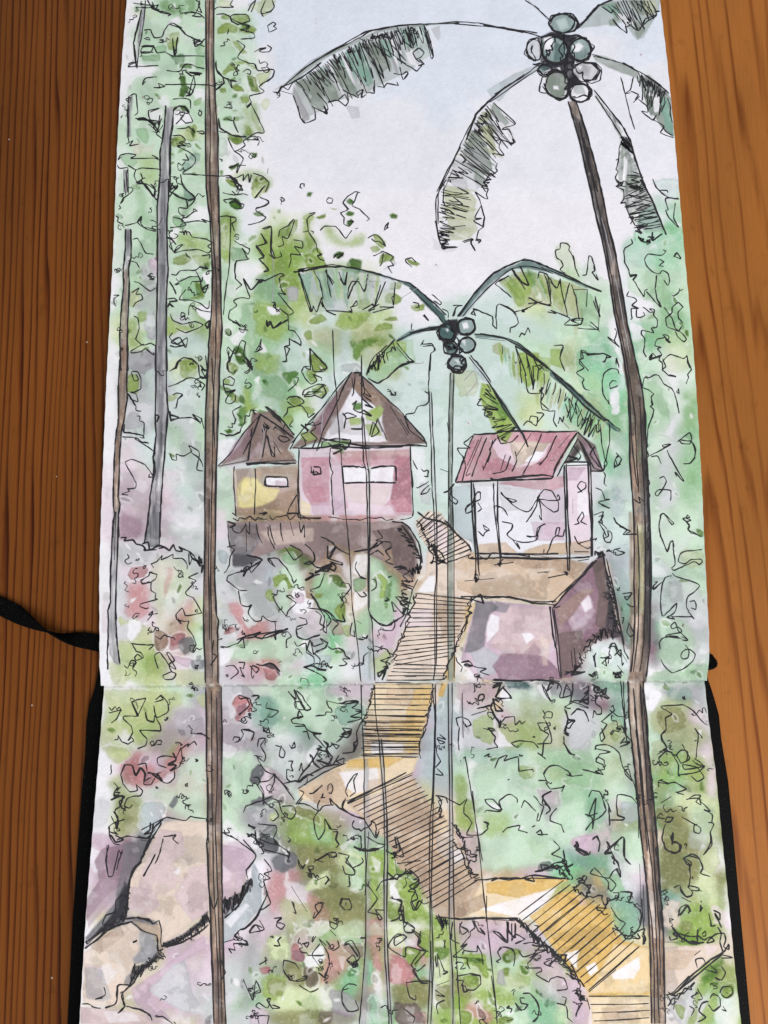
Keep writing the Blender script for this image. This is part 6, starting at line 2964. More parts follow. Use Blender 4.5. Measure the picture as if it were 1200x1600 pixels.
def parse(text):
    ox = oy = 0.0; sc_ = 0.25; mid = 0; g = random.Random(5); n = 0
    pts = lambda s: [(ox + float(a.split(',')[0]) * sc_, oy + float(a.split(',')[1]) * sc_) for a in s.split()]
    for line in text.split('\n'):
        if not line.strip(): continue
        n += 1
        c = line[0]
        if c == '!':
            key = line[2:].strip()
            if key in ('foliage', 'shrub_white'): mid = 0
            else:
                if key not in MOTIFS: MOTIFS.append(key)
                mid = MOTIFS.index(key)
        elif c == 'T' and line[1] == ' ':
            v = [float(q) for q in line.split()[1:]]
            if len(v) == 3: sc_, ox, oy = v
            else: (ox, oy), sc_ = v, 0.25
        elif c == 'G' and line[1] == ' ': pass
        elif c in '-=:':
            P = pts(line[1:])
            if len(P) > 1:
                hand = lambda Q, s: Q + np.stack([np.interp(np.arange(len(Q)), np.arange(0, len(Q) + 3, 3), [jit(g, s) for _ in range(0, len(Q) + 3, 3)]) for _ in (0, 1)], -1)
                Q = np.asarray(catmull(P, False, 1.6, g.choice((0.14, 0.26, 0.38))), float)
                STROKES.append((mid, INKW if c != '=' else INKW * 1.4, c == ':', hand(Q, 0.45)))
                if c == '=' and len(Q) > 6:                  # gone over again, loosely
                    o_ = (jit(g, 1.3), jit(g, 1.3)); a = int(len(Q) * g.uniform(0, .3)); b = int(len(Q) * g.uniform(.65, 1))
                    STROKES.append((mid, INKW * 0.8, False, hand(Q[a:b] + o_, 0.9)))
                elif c == '-' and len(Q) > 12 and g.random() < 0.4:
                    a = int(len(Q) * g.uniform(0, .6)); b = a + int(len(Q) * g.uniform(.2, .4))
                    STROKES.append((mid, INKW * 0.85, False, hand(Q[a:b + 1] + (jit(g, 1.2), jit(g, 1.2)), 0.7)))
        elif c == '~':
            k, rest = line[1:].split(None, 1); k = int(k); A, B = rest.split('|')
            A = resample(pts(A), k); B = resample(pts(B), k)
            Z = []
            for i in range(k):
                q = A[i] if i % 2 == 0 else B[i]
                f = g.choice((0.0, 0.05, 0.15, 0.35, -0.1)) if i % 2 == 0 else g.choice((0.0, 0.1, 0.25, 0.45, 0.6, -0.2))
                q = q + ((B[i] if i % 2 == 0 else A[i]) - q) * f
                Z.append((q[0] + jit(g, 2.2), q[1] + jit(g, 2.2)))
                if g.random() < 0.16 and len(Z) > 2:
                    STROKES.append((mid, INKW * g.uniform(0.7, 1.15), False, catmull(Z, False, 1.6))); Z = Z[-1:] if g.random() < .5 else []
            if len(Z) > 1: STROKES.append((mid, INKW * g.uniform(0.7, 1.15), False, catmull(Z, False, 1.6)))
        elif c == '@':
            k, rest = line[1:].split(None, 1); k = int(k); P = pts(rest)
            Z = []
            m = max(k, len(P))
            C = resample(P, m) if len(P) > 1 else [P[0]] * m
            rad = 2.0 if len(P) == 1 else 3.6
            for i in range(m):
                Z.append((C[i][0] + jit(g, rad), C[i][1] + jit(g, rad)))
            if len(Z) < 2: Z = [P[0], (P[0][0] + 0.8, P[0][1] + 0.8)]
            STROKES.append((mid, INKW * 1.25, False, catmull(Z, False, 1.2)))
        elif c == 'H' and '|' in line:
            k, rest = line[1:].split(None, 1); k = int(k); A, B = rest.split('|')
            A = resample(pts(A), k); B = resample(pts(B), k)
            for i in range(k):
                a_, b_ = A[i] + (jit(g, .8), jit(g, .8)), B[i] + (jit(g, .8), jit(g, .8))
                m_ = a_ + (b_ - a_) * g.uniform(.3, .7) + (jit(g, .8), jit(g, .9))
                STROKES.append((mid, INKW * g.uniform(0.6, 1.0), False, catmull([a_, m_, b_], False, 2)))
                if g.random() < 0.45:
                    q0, q1 = sorted((g.random(), g.random()))
                    o_ = np.array((jit(g, .4), 1.5 + jit(g, .6)))
                    STROKES.append((mid, INKW * 0.8, False, catmull([a_ + (b_ - a_) * q0 + o_, a_ + (b_ - a_) * q1 + o_ * .6], False, 2)))
        elif c == '$':                                          # leaflets brushed from the rib outward
            k, cols, rest = line[1:].split(None, 2); A, B = rest.split('|'); k = int(k)
            A = resample(pts(A), k); B = resample(pts(B), k)
            for i in range(k):
                a_ = A[i] + (jit(g, 1), jit(g, 1)); b_ = A[i] + (B[i] - A[i]) * g.uniform(.6, 1.08) + (jit(g, 2), jit(g, 2))
                e = b_ - a_; L = math.hypot(*e) + 1e-6; nn = np.array((-e[1], e[0])) / L * g.uniform(1.3, 3.4)
                cc = g.choice(cols)
                fill([a_ - nn * .5, a_ + e * .4 - nn, a_ + e * .8 - nn * .8, b_, a_ + e * .8 + nn * .8, a_ + e * .4 + nn, a_ + nn * .5],
                     PAL[cc], g.uniform(.5, .9), mid, n * 100 + i)
        elif c == '^':                                          # pen strokes along the leaflets
            k, rest = line[1:].split(None, 1); A, B = rest.split('|'); k = int(k)
            A = resample(pts(A), k); B = resample(pts(B), k)
            for i in range(k):
                f0, f1 = g.choice((0, 0, .05, .3)), g.choice((.35, .5, .75, 1.0, 1.05))
                a_ = A[i] + (B[i] - A[i]) * f0 + (jit(g, 1.2), jit(g, 1.2)); b_ = A[i] + (B[i] - A[i]) * f1 + (jit(g, 2.5), jit(g, 2.5))
                mm = (a_ + b_) / 2 + (jit(g, 1.6), jit(g, 1.6)); Z = [a_, mm, b_]
                if g.random() < .6: Z.append(b_ + (a_ - b_) * g.uniform(.3, .8) + (g.uniform(1.5, 4), jit(g, 1.5)))
                STROKES.append((mid, INKW * g.uniform(.6, .95), False, catmull(Z, False, 1.6)))
        elif c == '*':                                          # loose loops round a coconut
            k, cc, rr = line[1:].split(); k = int(k)
            cx_, cy_ = pts(cc)[0]; rx_, ry_ = [float(q) * sc_ for q in rr.split(',')]
            Z = []; ph = g.random() * 6
            for i in range(k * 9):
                a = ph + i * 6.283 / 9; q = g.uniform(.86, 1.1)
                Z.append((cx_ + rx_ * q * math.cos(a) + jit(g, .6), cy_ + ry_ * q * math.sin(a) + jit(g, .6)))
            STROKES.append((mid, INKW * 0.95, False, catmull(Z, False, 1.4)))
        elif c in PAL and line[1].isdigit():
            P = pts(line[2:])
            if len(P) > 2: fill(P, PAL[c], int(line[1]) / 9.5, mid, n)
        else:
            print('skip', line)
parse(PAINT)
paint_all()
def extra_scribbles():
    """small jagged leaf scribbles among the bushes"""
    g = random.Random(31); n = 0
    while n < 260:
        x, y = g.uniform(180, 1110), g.uniform(0, 1600)
        if not ((x < 405 and y < 620) or (1020 < x < 1090 and y > 1080) or (y > 860)): continue
        if y > 860 and x > 1015 and y < 1070: continue
        if IDM[int(y - Y0), int(x - X0)] != 0 or (750 < x < 960 and 1190 < y < 1370): continue
        n += 1
        k = g.randint(4, 11); s = g.uniform(2.8, 7.0); a = g.uniform(0, 6.28); Z = [(x, y)]
        for i in range(k):
            a += g.choice((1, -1)) * g.uniform(0.8, 2.5)
            st_ = s * g.uniform(.5, 1.5)
            Z.append((Z[-1][0] + math.cos(a) * st_ + jit(g, .8), Z[-1][1] + math.sin(a) * st_ * .9 + jit(g, .8)))
        STROKES.append((0, INKW * g.uniform(.55, .95), False, np.asarray(catmull(Z, False, 1.4))))
extra_scribbles()
tr = np.isin(IDM, [i for i, k in enumerate(MOTIFS) if k.startswith('tree_trunk') or k == 'palm_tree large'])
tr &= ~((IDM == MOTIFS.index('palm_tree large')) & ((YY < 158) | (XX < 880) | ((XX > 1000) & (YY < 560))))
bark = vnoise(CH, CW, 46, 71, 1.7) * 0.5 + vnoise(CH, CW, 20, 72, 3.3) * 0.5
CAN = np.where(tr[..., None], CAN * (1 + 0.30 * bark)[..., None] + np.array([8, 5, 2]) * np.clip(bark, 0, 1)[..., None], CAN)
# fold's shade line painted into the gutter with gathered pigment, and paper grain
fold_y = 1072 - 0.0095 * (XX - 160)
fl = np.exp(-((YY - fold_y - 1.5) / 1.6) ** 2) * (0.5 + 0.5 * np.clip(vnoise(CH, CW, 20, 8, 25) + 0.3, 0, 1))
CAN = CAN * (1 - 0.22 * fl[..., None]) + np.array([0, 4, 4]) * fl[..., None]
worn = np.exp(-((YY - fold_y - 0.5 + 1.2 * WX) / 1.5) ** 2)
CAN = CAN + (np.array([226, 224, 222]) - CAN) * (worn * np.clip(vnoise(CH, CW, 3, 61, 6) * 1.6, 0, 0.75))[..., None]
dots = np.exp(-((YY - fold_y - 3.5 + WY * 2) / 2.2) ** 2) * (vnoise(CH, CW, 2.2, 62, 3.0) > 0.72)
CAN = CAN * (1 - 0.55 * dots)[..., None]
CAN *= (1 + 0.018 * FINE + 0.022 * DENS)[..., None]
chroma = CAN.max(-1, keepdims=True) - CAN.min(-1, keepdims=True)
gran = np.clip(fbm(CH, CW, 2.6, 401, 2) - 0.25, 0, 1)[..., None]
CAN = CAN + (235 - CAN) * gran * np.clip(chroma / 50, 0, 1) * 0.5      # dry-brush sparkle in the washes
CAN = np.clip(CAN, 8, 246)
def to_lin(c):
    c = c / 255.0
    return np.where(c <= 0.04045, c / 12.92, ((c + 0.055) / 1.055) ** 2.4)
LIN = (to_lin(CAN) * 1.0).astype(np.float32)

def sample(arr, px, py):
    px = np.asarray(px, float).copy(); py = np.asarray(py, float).copy()
    py = np.where(py < -20, -40 - py, py); py = np.where(py > 1620, 3240 - py, py)
    fx = np.clip(px - X0, 0, CW - 1.01); fy = np.clip(py - Y0, 0, CH - 1.01)
    xi = fx.astype(int); yi = fy.astype(int)
    if arr.ndim == 2: return arr[np.round(fy).astype(int), np.round(fx).astype(int)]
    fx = (fx - xi)[..., None]; fy = (fy - yi)[..., None]
    return (arr[yi, xi] * (1 - fx) + arr[yi, xi + 1] * fx) * (1 - fy) + (arr[yi + 1, xi] * (1 - fx) + arr[yi + 1, xi + 1] * fx) * fy

# ---------------------------------------------------------------- materials
def newmat(name):
    m = bpy.data.materials.new(name); m.use_nodes = True
    nt = m.node_tree; return m, nt, nt.nodes['Principled BSDF']
def N(nt, t, **kw):
    n = nt.nodes.new(t)
    for k, v in kw.items():
        if k.startswith('i_'): n.inputs[int(k[2:])].default_value = v
        else: setattr(n, k, v)
    return n
def math_(nt, op, a, b=None, c=None):
    n = nt.nodes.new('ShaderNodeMath'); n.operation = op
    for i, v in enumerate((a, b, c)):
        if v is None: continue
        if isinstance(v, (int, float)): n.inputs[i].default_value = v
        else: nt.links.new(v, n.inputs[i])
    return n.outputs[0]
def noise_(nt, vec, scale, detail=3, rough=0.5, col=False):
    n = nt.nodes.new('ShaderNodeTexNoise'); n.inputs['Scale'].default_value = scale
    n.inputs['Detail'].default_value = detail; n.inputs['Roughness'].default_value = rough
    nt.links.new(vec, n.inputs['Vector']); return n.outputs[1 if col else 0]

def paper_material(name, attr):
    m, nt, b = newmat(name)
    tc = N(nt, 'ShaderNodeTexCoord').outputs['Object']
    grain = noise_(nt, tc, 1500, 4, 0.65); tooth = noise_(nt, tc, 420, 3, 0.55)
    bump = N(nt, 'ShaderNodeBump'); bump.inputs['Strength'].default_value = 0.5; bump.inputs['Distance'].default_value = 0.00022
    nt.links.new(math_(nt, 'ADD', grain, math_(nt, 'MULTIPLY', tooth, 0.8)), bump.inputs['Height'])
    nt.links.new(bump.outputs[0], b.inputs['Normal'])
    b.inputs['Roughness'].default_value = 0.85; b.inputs['Specular IOR Level'].default_value = 0.15
    if attr:
        a = N(nt, 'ShaderNodeVertexColor', layer_name='watercolour')
        mix = N(nt, 'ShaderNodeMix', data_type='RGBA', blend_type='MULTIPLY'); mix.inputs[0].default_value = 1
        rp = N(nt, 'ShaderNodeMapRange'); rp.inputs[1].default_value = 0.3; rp.inputs[2].default_value = 0.7
        rp.inputs[3].default_value = 0.955; rp.inputs[4].default_value = 1.0
        nt.links.new(grain, rp.inputs[0])
        nt.links.new(a.outputs[0], mix.inputs[6]); nt.links.new(rp.outputs[0], mix.inputs[7])
        nt.links.new(mix.outputs[2], b.inputs['Base Color'])
    else:
        b.inputs['Base Color'].default_value = (0.74, 0.73, 0.72, 1)
    return m
M_paint = paper_material('watercolour_on_paper', True)
M_paper = paper_material('plain_paper', False)
def ink_material(name, col, rough):
    m, nt, b = newmat(name)
    tc = N(nt, 'ShaderNodeTexCoord').outputs['Object']
    r = N(nt, 'ShaderNodeMapRange'); nt.links.new(noise_(nt, tc, 900, 3), r.inputs[0])
    r.inputs[3].default_value = 0.7; r.inputs[4].default_value = 1.5
    v = N(nt, 'ShaderNodeVectorMath', operation='SCALE'); v.inputs[0].default_value = col
    nt.links.new(r.outputs[0], v.inputs['Scale']); nt.links.new(v.outputs[0], b.inputs['Base Color'])
    b.inputs['Roughness'].default_value = rough; b.inputs['Specular IOR Level'].default_value = 0.2
    return m
M_ink = ink_material('black_ink', (0.021, 0.020, 0.023), 0.7)
M_pencil = ink_material('pencil_grey', (0.34, 0.33, 0.36), 0.8)

def black_material(name, rough, bumpscale, strength, base=0.0015):
    m, nt, b = newmat(name)
    tc = N(nt, 'ShaderNodeTexCoord').outputs['Object']
    n1 = noise_(nt, tc, bumpscale, 3, 0.6)
    bump = N(nt, 'ShaderNodeBump'); bump.inputs['Strength'].default_value = strength; bump.inputs['Distance'].default_value = 0.0003
    nt.links.new(n1, bump.inputs['Height']); nt.links.new(bump.outputs[0], b.inputs['Normal'])
    sp = noise_(nt, tc, 2600, 0, 0.5)
    gt = math_(nt, 'GREATER_THAN', sp, 0.80)                 # dust caught on the black
    mix = N(nt, 'ShaderNodeMix', data_type='RGBA'); nt.links.new(gt, mix.inputs[0])
    mix.inputs[6].default_value = (base, base, base * 1.1, 1); mix.inputs[7].default_value = (0.04, 0.04, 0.04, 1)
    nt.links.new(mix.outputs[2], b.inputs['Base Color'])
    b.inputs['Roughness'].default_value = rough; b.inputs['Specular IOR Level'].default_value = 0.05
    return m
M_cover = black_material('black_oilcloth', 0.55, 900, 0.3)
M_elastic = black_material('black_elastic', 0.85, 2200, 0.6)

def wood_material(name, period, lit, mid, dark, drift, sharp, seed, wob=1.0):
    m, nt, b = newmat(name)
    tc = N(nt, 'ShaderNodeTexCoord').outputs['Object']
    sep = N(nt, 'ShaderNodeSeparateXYZ'); nt.links.new(tc, sep.inputs[0])
    x, y = sep.outputs[0], sep.outputs[1]
    def stretched(sx, sy):
        mp = N(nt, 'ShaderNodeMapping'); mp.inputs['Scale'].default_value = (sx, sy, 1); mp.inputs['Location'].default_value = (seed, seed * 2.3, 0)
        nt.links.new(tc, mp.inputs[0]); return mp.outputs[0]
    n_big = noise_(nt, stretched(9, 4.5), 1, 2, 0.5)
    n_mid = noise_(nt, stretched(70, 9), 1, 2, 0.5)
    n_fib = noise_(nt, stretched(900, 22), 1, 3, 0.6)
    n_1d = noise_(nt, stretched(150, 0.9), 1, 1, 0.5)
    u = math_(nt, 'ADD', x, math_(nt, 'MULTIPLY', y, drift))
    u = math_(nt, 'ADD', u, math_(nt, 'MULTIPLY', n_big, period * 2.6))
    u = math_(nt, 'ADD', u, math_(nt, 'MULTIPLY', n_mid, period * 0.9 * wob))
    u = math_(nt, 'ADD', u, math_(nt, 'MULTIPLY', n_1d, period * 1.5 * wob))
    u = math_(nt, 'ADD', u, math_(nt, 'MULTIPLY', noise_(nt, stretched(58, 0.5), 1, 1, 0.5), period * 5.5))
    fr = math_(nt, 'FRACT', math_(nt, 'DIVIDE', u, period))
    fr = math_(nt, 'ADD', fr, math_(nt, 'MULTIPLY', math_(nt, 'SUBTRACT', n_fib, 0.5), 0.16))
    ramp = N(nt, 'ShaderNodeValToRGB'); nt.links.new(fr, ramp.inputs[0])
    cr = ramp.color_ramp; e = cr.elements
    e[0].position = 0.02; e[0].color = (*lit, 1); e[1].position = 0.50; e[1].color = (*lit, 1)
    for p, c in ((0.66, mid), (0.84, dark), (0.90, dark), (0.985, lit)) if sharp else ((0.62, mid), (0.76, dark), (0.84, dark), (0.97, lit)):
        q = e.new(p); q.color = (*c, 1)
    # some growth lines are strong, some hardly there
    per = N(nt, 'ShaderNodeMapRange'); nt.links.new(noise_(nt, stretched(230, 3), 1, 2, 0.6), per.inputs[0])
    per.inputs[1].default_value = 0.32; per.inputs[2].default_value = 0.62; per.inputs[3].default_value = 0.42 if sharp else 0.25; per.inputs[4].default_value = 1.0
    lm = N(nt, 'ShaderNodeMix', data_type='RGBA'); nt.links.new(per.outputs[0], lm.inputs[0]); lm.inputs[6].default_value = (*lit, 1); nt.links.new(ramp.outputs[0], lm.inputs[7])
    tone = noise_(nt, stretched(22, 7), 1, 3, 0.5)
    mr = N(nt, 'ShaderNodeMapRange'); nt.links.new(tone, mr.inputs[0]); mr.inputs[1].default_value = 0.3; mr.inputs[2].default_value = 0.7
    mr.inputs[3].default_value = 0.80; mr.inputs[4].default_value = 1.16
    fm = N(nt, 'ShaderNodeMapRange'); nt.links.new(noise_(nt, stretched(2600, 60), 1, 2, 0.6), fm.inputs[0]); fm.inputs[1].default_value = 0.25; fm.inputs[2].default_value = 0.75
    fm.inputs[3].default_value = 0.88; fm.inputs[4].default_value = 1.10
    k = math_(nt, 'MULTIPLY', mr.outputs[0], fm.outputs[0])
    # pores and grime
    gr = noise_(nt, stretched(160, 90), 1, 5, 0.7)
    gm = N(nt, 'ShaderNodeMapRange'); nt.links.new(gr, gm.inputs[0]); gm.inputs[1].default_value = 0.25; gm.inputs[2].default_value = 0.42
    gm.inputs[3].default_value = 0.72; gm.inputs[4].default_value = 1.0
    k = math_(nt, 'MULTIPLY', k, gm.outputs[0])
    v = N(nt, 'ShaderNodeVectorMath', operation='SCALE'); nt.links.new(lm.outputs[2], v.inputs[0]); nt.links.new(k, v.inputs['Scale'])
    # crumbs of pale dust and a few dark dents
    vo = N(nt, 'ShaderNodeTexVoronoi'); vo.inputs['Scale'].default_value = 85; nt.links.new(tc, vo.inputs[0])
    speck = math_(nt, 'LESS_THAN', vo.outputs['Distance'], 0.028)
    rnd = N(nt, 'ShaderNodeSeparateColor'); nt.links.new(vo.outputs['Color'], rnd.inputs[0])
    pale = math_(nt, 'MULTIPLY', speck, math_(nt, 'GREATER_THAN', rnd.outputs[0], 0.55))
    dk = math_(nt, 'MULTIPLY', speck, math_(nt, 'LESS_THAN', rnd.outputs[0], 0.12))
    m1 = N(nt, 'ShaderNodeMix', data_type='RGBA'); nt.links.new(math_(nt, 'MULTIPLY', pale, 0.7), m1.inputs[0]); nt.links.new(v.outputs[0], m1.inputs[6]); m1.inputs[7].default_value = (0.45, 0.36, 0.28, 1)
    m2 = N(nt, 'ShaderNodeMix', data_type='RGBA'); nt.links.new(dk, m2.inputs[0]); nt.links.new(m1.outputs[2], m2.inputs[6]); m2.inputs[7].default_value = (0.015, 0.008, 0.005, 1)
    nt.links.new(m2.outputs[2], b.inputs['Base Color'])
    bump = N(nt, 'ShaderNodeBump'); bump.inputs['Strength'].default_value = 0.10; bump.inputs['Distance'].default_value = 0.0002
    nt.links.new(math_(nt, 'SUBTRACT', n_fib, math_(nt, 'MULTIPLY', fr, 0.8)), bump.inputs['Height']); nt.links.new(bump.outputs[0], b.inputs['Normal'])
    rr = N(nt, 'ShaderNodeMapRange'); nt.links.new(gr, rr.inputs[0]); rr.inputs[3].default_value = 0.38; rr.inputs[4].default_value = 0.62
    nt.links.new(rr.outputs[0], b.inputs['Roughness']); b.inputs['Specular IOR Level'].default_value = 0.10
    return m
def L3(*c): return tuple(float(v) for v in to_lin(np.array(c, float)))
M_wood_l = wood_material('pine_fine_grain', 0.0027, L3(112, 63, 23), L3(94, 46, 15), L3(52, 19, 5), 0.035, True, 3.1, 1.2)
M_wood_r = wood_material('pine_wide_grain', 0.0064, L3(156, 96, 43), L3(145, 85, 36), L3(110, 57, 20), 0.085, False, 8.7, 0.9)

# ---------------------------------------------------------------- mesh helpers
col = sc.collection
def link(name, me, mats, parent=None, label=None):
    for m in mats: me.materials.append(m)
    o = bpy.data.objects.new(name, me); col.objects.link(o)
    if parent: o.parent = parent
    if label: o['label'] = label
    return o
def mesh_np(name, V, F, mat_idx=None, colors=None, smooth=False):
    V = np.asarray(V, np.float32); F = np.asarray(F, np.int32)
    me = bpy.data.meshes.new(name); k = F.shape[1]
    me.vertices.add(len(V)); me.vertices.foreach_set('co', V.ravel())
    me.loops.add(F.size); me.loops.foreach_set('vertex_index', F.ravel())
    me.polygons.add(len(F)); me.polygons.foreach_set('loop_start', np.arange(0, F.size, k, dtype=np.int32))
    if mat_idx is not None: me.polygons.foreach_set('material_index', np.asarray(mat_idx, np.int32))
    me.polygons.foreach_set('use_smooth', np.full(len(F), smooth, bool))
    me.update(calc_edges=True)
    if colors is not None:
        at = me.color_attributes.new('watercolour', 'FLOAT_COLOR', 'POINT')
        c = np.ones((len(V), 4), np.float32); c[:, :3] = colors
        at.data.foreach_set('color', c.ravel())
    return me
def prism(top, bottom):
    """closed solid from matching top and bottom rings of points"""
    n = len(top); V = list(top) + list(bottom)
    faces = [list(range(n)), list(range(2 * n - 1, n - 1, -1))]
    faces += [[i, i + n, (i + 1) % n + n, (i + 1) % n] for i in range(n)]
    me = bpy.data.meshes.new('solid'); me.from_pydata([tuple(map(float, v)) for v in V], [], faces); me.update()
    return me
def thing(name, label, cat, loc=(0, 0, 0)):
    o = bpy.data.objects.new(name, None); col.objects.link(o); o.location = loc
    o.empty_display_size = 0.05; o['label'] = label; o['category'] = cat
    return o
def bevel(o, wdt, seg=2):
    b = o.modifiers.new('bevel', 'BEVEL'); b.width = wdt; b.segments = seg; b.limit_method = 'ANGLE'; b.angle_limit = R(40)

# ---------------------------------------------------------------- the table
table = thing('wooden_table', 'varnished brown pine table top under the open sketchbook', 'table')
def box(x0, x1, y0, y1, z0, z1):
    t = [(x0, y0, z1), (x1, y0, z1), (x1, y1, z1), (x0, y1, z1)]
    b = [(x0, y0, z0), (x1, y0, z0), (x1, y1, z0), (x0, y1, z0)]
    return prism(t, b)
for x0, x1, m in ((-0.62, -0.3202, M_wood_r), (-0.32, -0.0002, M_wood_l), (0.0, 0.32, M_wood_r), (0.3202, 0.62, M_wood_l)):
    o = link('plank', box(x0, x1, -0.75, 0.55, -0.03, 0.0), [m], table); bevel(o, 0.0006)

# ---------------------------------------------------------------- the sketchbook
LU = np.array([(-300, 222), (-150, 210), (0, 198), (100, 190), (230, 183), (390, 177), (600, 166), (800, 158), (900, 155), (1000, 155.5), (1040, 155.5), (1072, 158)], float)
RU = np.array([(-300, 1000), (-150, 1016), (0, 1031), (90, 1042), (180, 1051), (260, 1058), (400, 1070), (540, 1083), (640, 1090), (760, 1097), (840, 1100), (950, 1105.5), (1000, 1108), (1040, 1108), (1062, 1105)], float)
LL = np.array([(1070, 163), (1110, 160), (1180, 154.5), (1210, 152), (1320, 143), (1420, 135), (1600, 124), (1900, 104), (2300, 80)], float)
RL = np.array([(1058, 1099), (1130, 1107), (1210, 1118), (1320, 1129), (1420, 1139.5), (1500, 1147), (1600, 1158), (1900, 1190), (2300, 1232)], float)
COCK = np.random.default_rng(4).random((8, 4)) * 6.28
def cockle(px, py):
    s = 0
    for i in range(5):
        a, b_, c_, d_ = COCK[i]
        s = s + np.sin(px * 0.0045 * (1 + i * .6) + a + np.sin(py * 0.003 + b_)) * np.sin(py * 0.0036 * (1 + i * .5) + c_) / (1 + i)
    return s * 0.00022
def zu(px, py):
    return 0.0030 + 0.0013 * np.clip((py - 200) / 870, 0, 1) + cockle(px, py)
def zl(px, py):
    t = np.clip((py - 1066) / 540, 0, 3)
    return 0.0038 - 0.0008 * np.sin(np.clip(t * 5, 0, 1) * 3.1416) + 0.0088 * (1 - np.exp(-2.2 * t)) / (1 - math.exp(-2.2)) * np.where(t > 1, 1, 1) + cockle(px, py)
def foldline(px): return 1072 - 0.0095 * (np.asarray(px, float) - 160) + 0.5 * np.sin(np.asarray(px) * 0.03)

SKETCH_LABEL = 'open black sketchbook with an ink and watercolour jungle scene across both pages'
book = thing('sketchbook', SKETCH_LABEL, 'sketchbook')

def page_grid(rows, Lc, Rc, zf, nu, upper):
    u = np.linspace(0, 1, nu)
    L = np.interp(rows, Lc[:, 0], Lc[:, 1]); Rr = np.interp(rows, Rc[:, 0], Rc[:, 1])
    px = L[:, None] * (1 - u) + Rr[:, None] * u
    px = px + 0.25 * np.sin(rows * 0.21)[:, None] * (np.abs(u - .5) * 2) ** 8
    py = np.repeat(rows[:, None], nu, 1)
    # bend rows so that the last (or first) one follows the fold
    f = foldline(px)
    if upper:
        k = np.clip((rows - 700) / (1072 - 700), 0, 1)[:, None]; py = py + (f - 1072) * k
    else:
        k = np.clip((1400 - rows) / (1400 - 1072), 0, 1)[:, None]; py = py + (f - 1072) * k
    return px, py, unproject(px, py, zf(px, py))

def ribbon(P, width, zf, page, lift):
    """flat pen line on the paper: returns verts, quads"""
    P = np.asarray(P, float)
    d = np.diff(P, axis=0); L = np.hypot(d[:, 0], d[:, 1]); keep = np.r_[True, L > 0.15]; P = P[keep]
    if len(P) < 2: return None
    d = np.diff(P, axis=0); d /= np.maximum(np.hypot(d[:, 0], d[:, 1]), 1e-6)[:, None]
    t = np.vstack([d[:1], d[:-1] + d[1:], d[-1:]]); ln = np.hypot(t[:, 0], t[:, 1])
    bad = ln < 0.5; t[bad] = np.vstack([d[:1], d])[bad]; ln = np.hypot(t[:, 0], t[:, 1]); t /= np.maximum(ln, 1e-6)[:, None]
    nrm = np.stack([-t[:, 1], t[:, 0]], -1)
    s = np.arange(len(P)); ph = random.random() * 6
    wv = width * 0.5 * (1 + 0.22 * np.sin(s * 0.31 + ph) + 0.14 * np.sin(s * 0.83 + 2 * ph))
    end = np.minimum(s, len(P) - 1 - s); wv = wv * np.clip(0.55 + end * 0.25, 0, 1)
    A = P + nrm * wv[:, None]; B = P - nrm * wv[:, None]
    V = np.concatenate([A, B]); n = len(P)
    W = unproject(V[:, 0], V[:, 1], zf(V[:, 0], V[:, 1]) + lift)
    i = np.arange(n - 1)
    F = np.stack([i, i + n, i + n + 1, i + 1], -1)
    return W, F

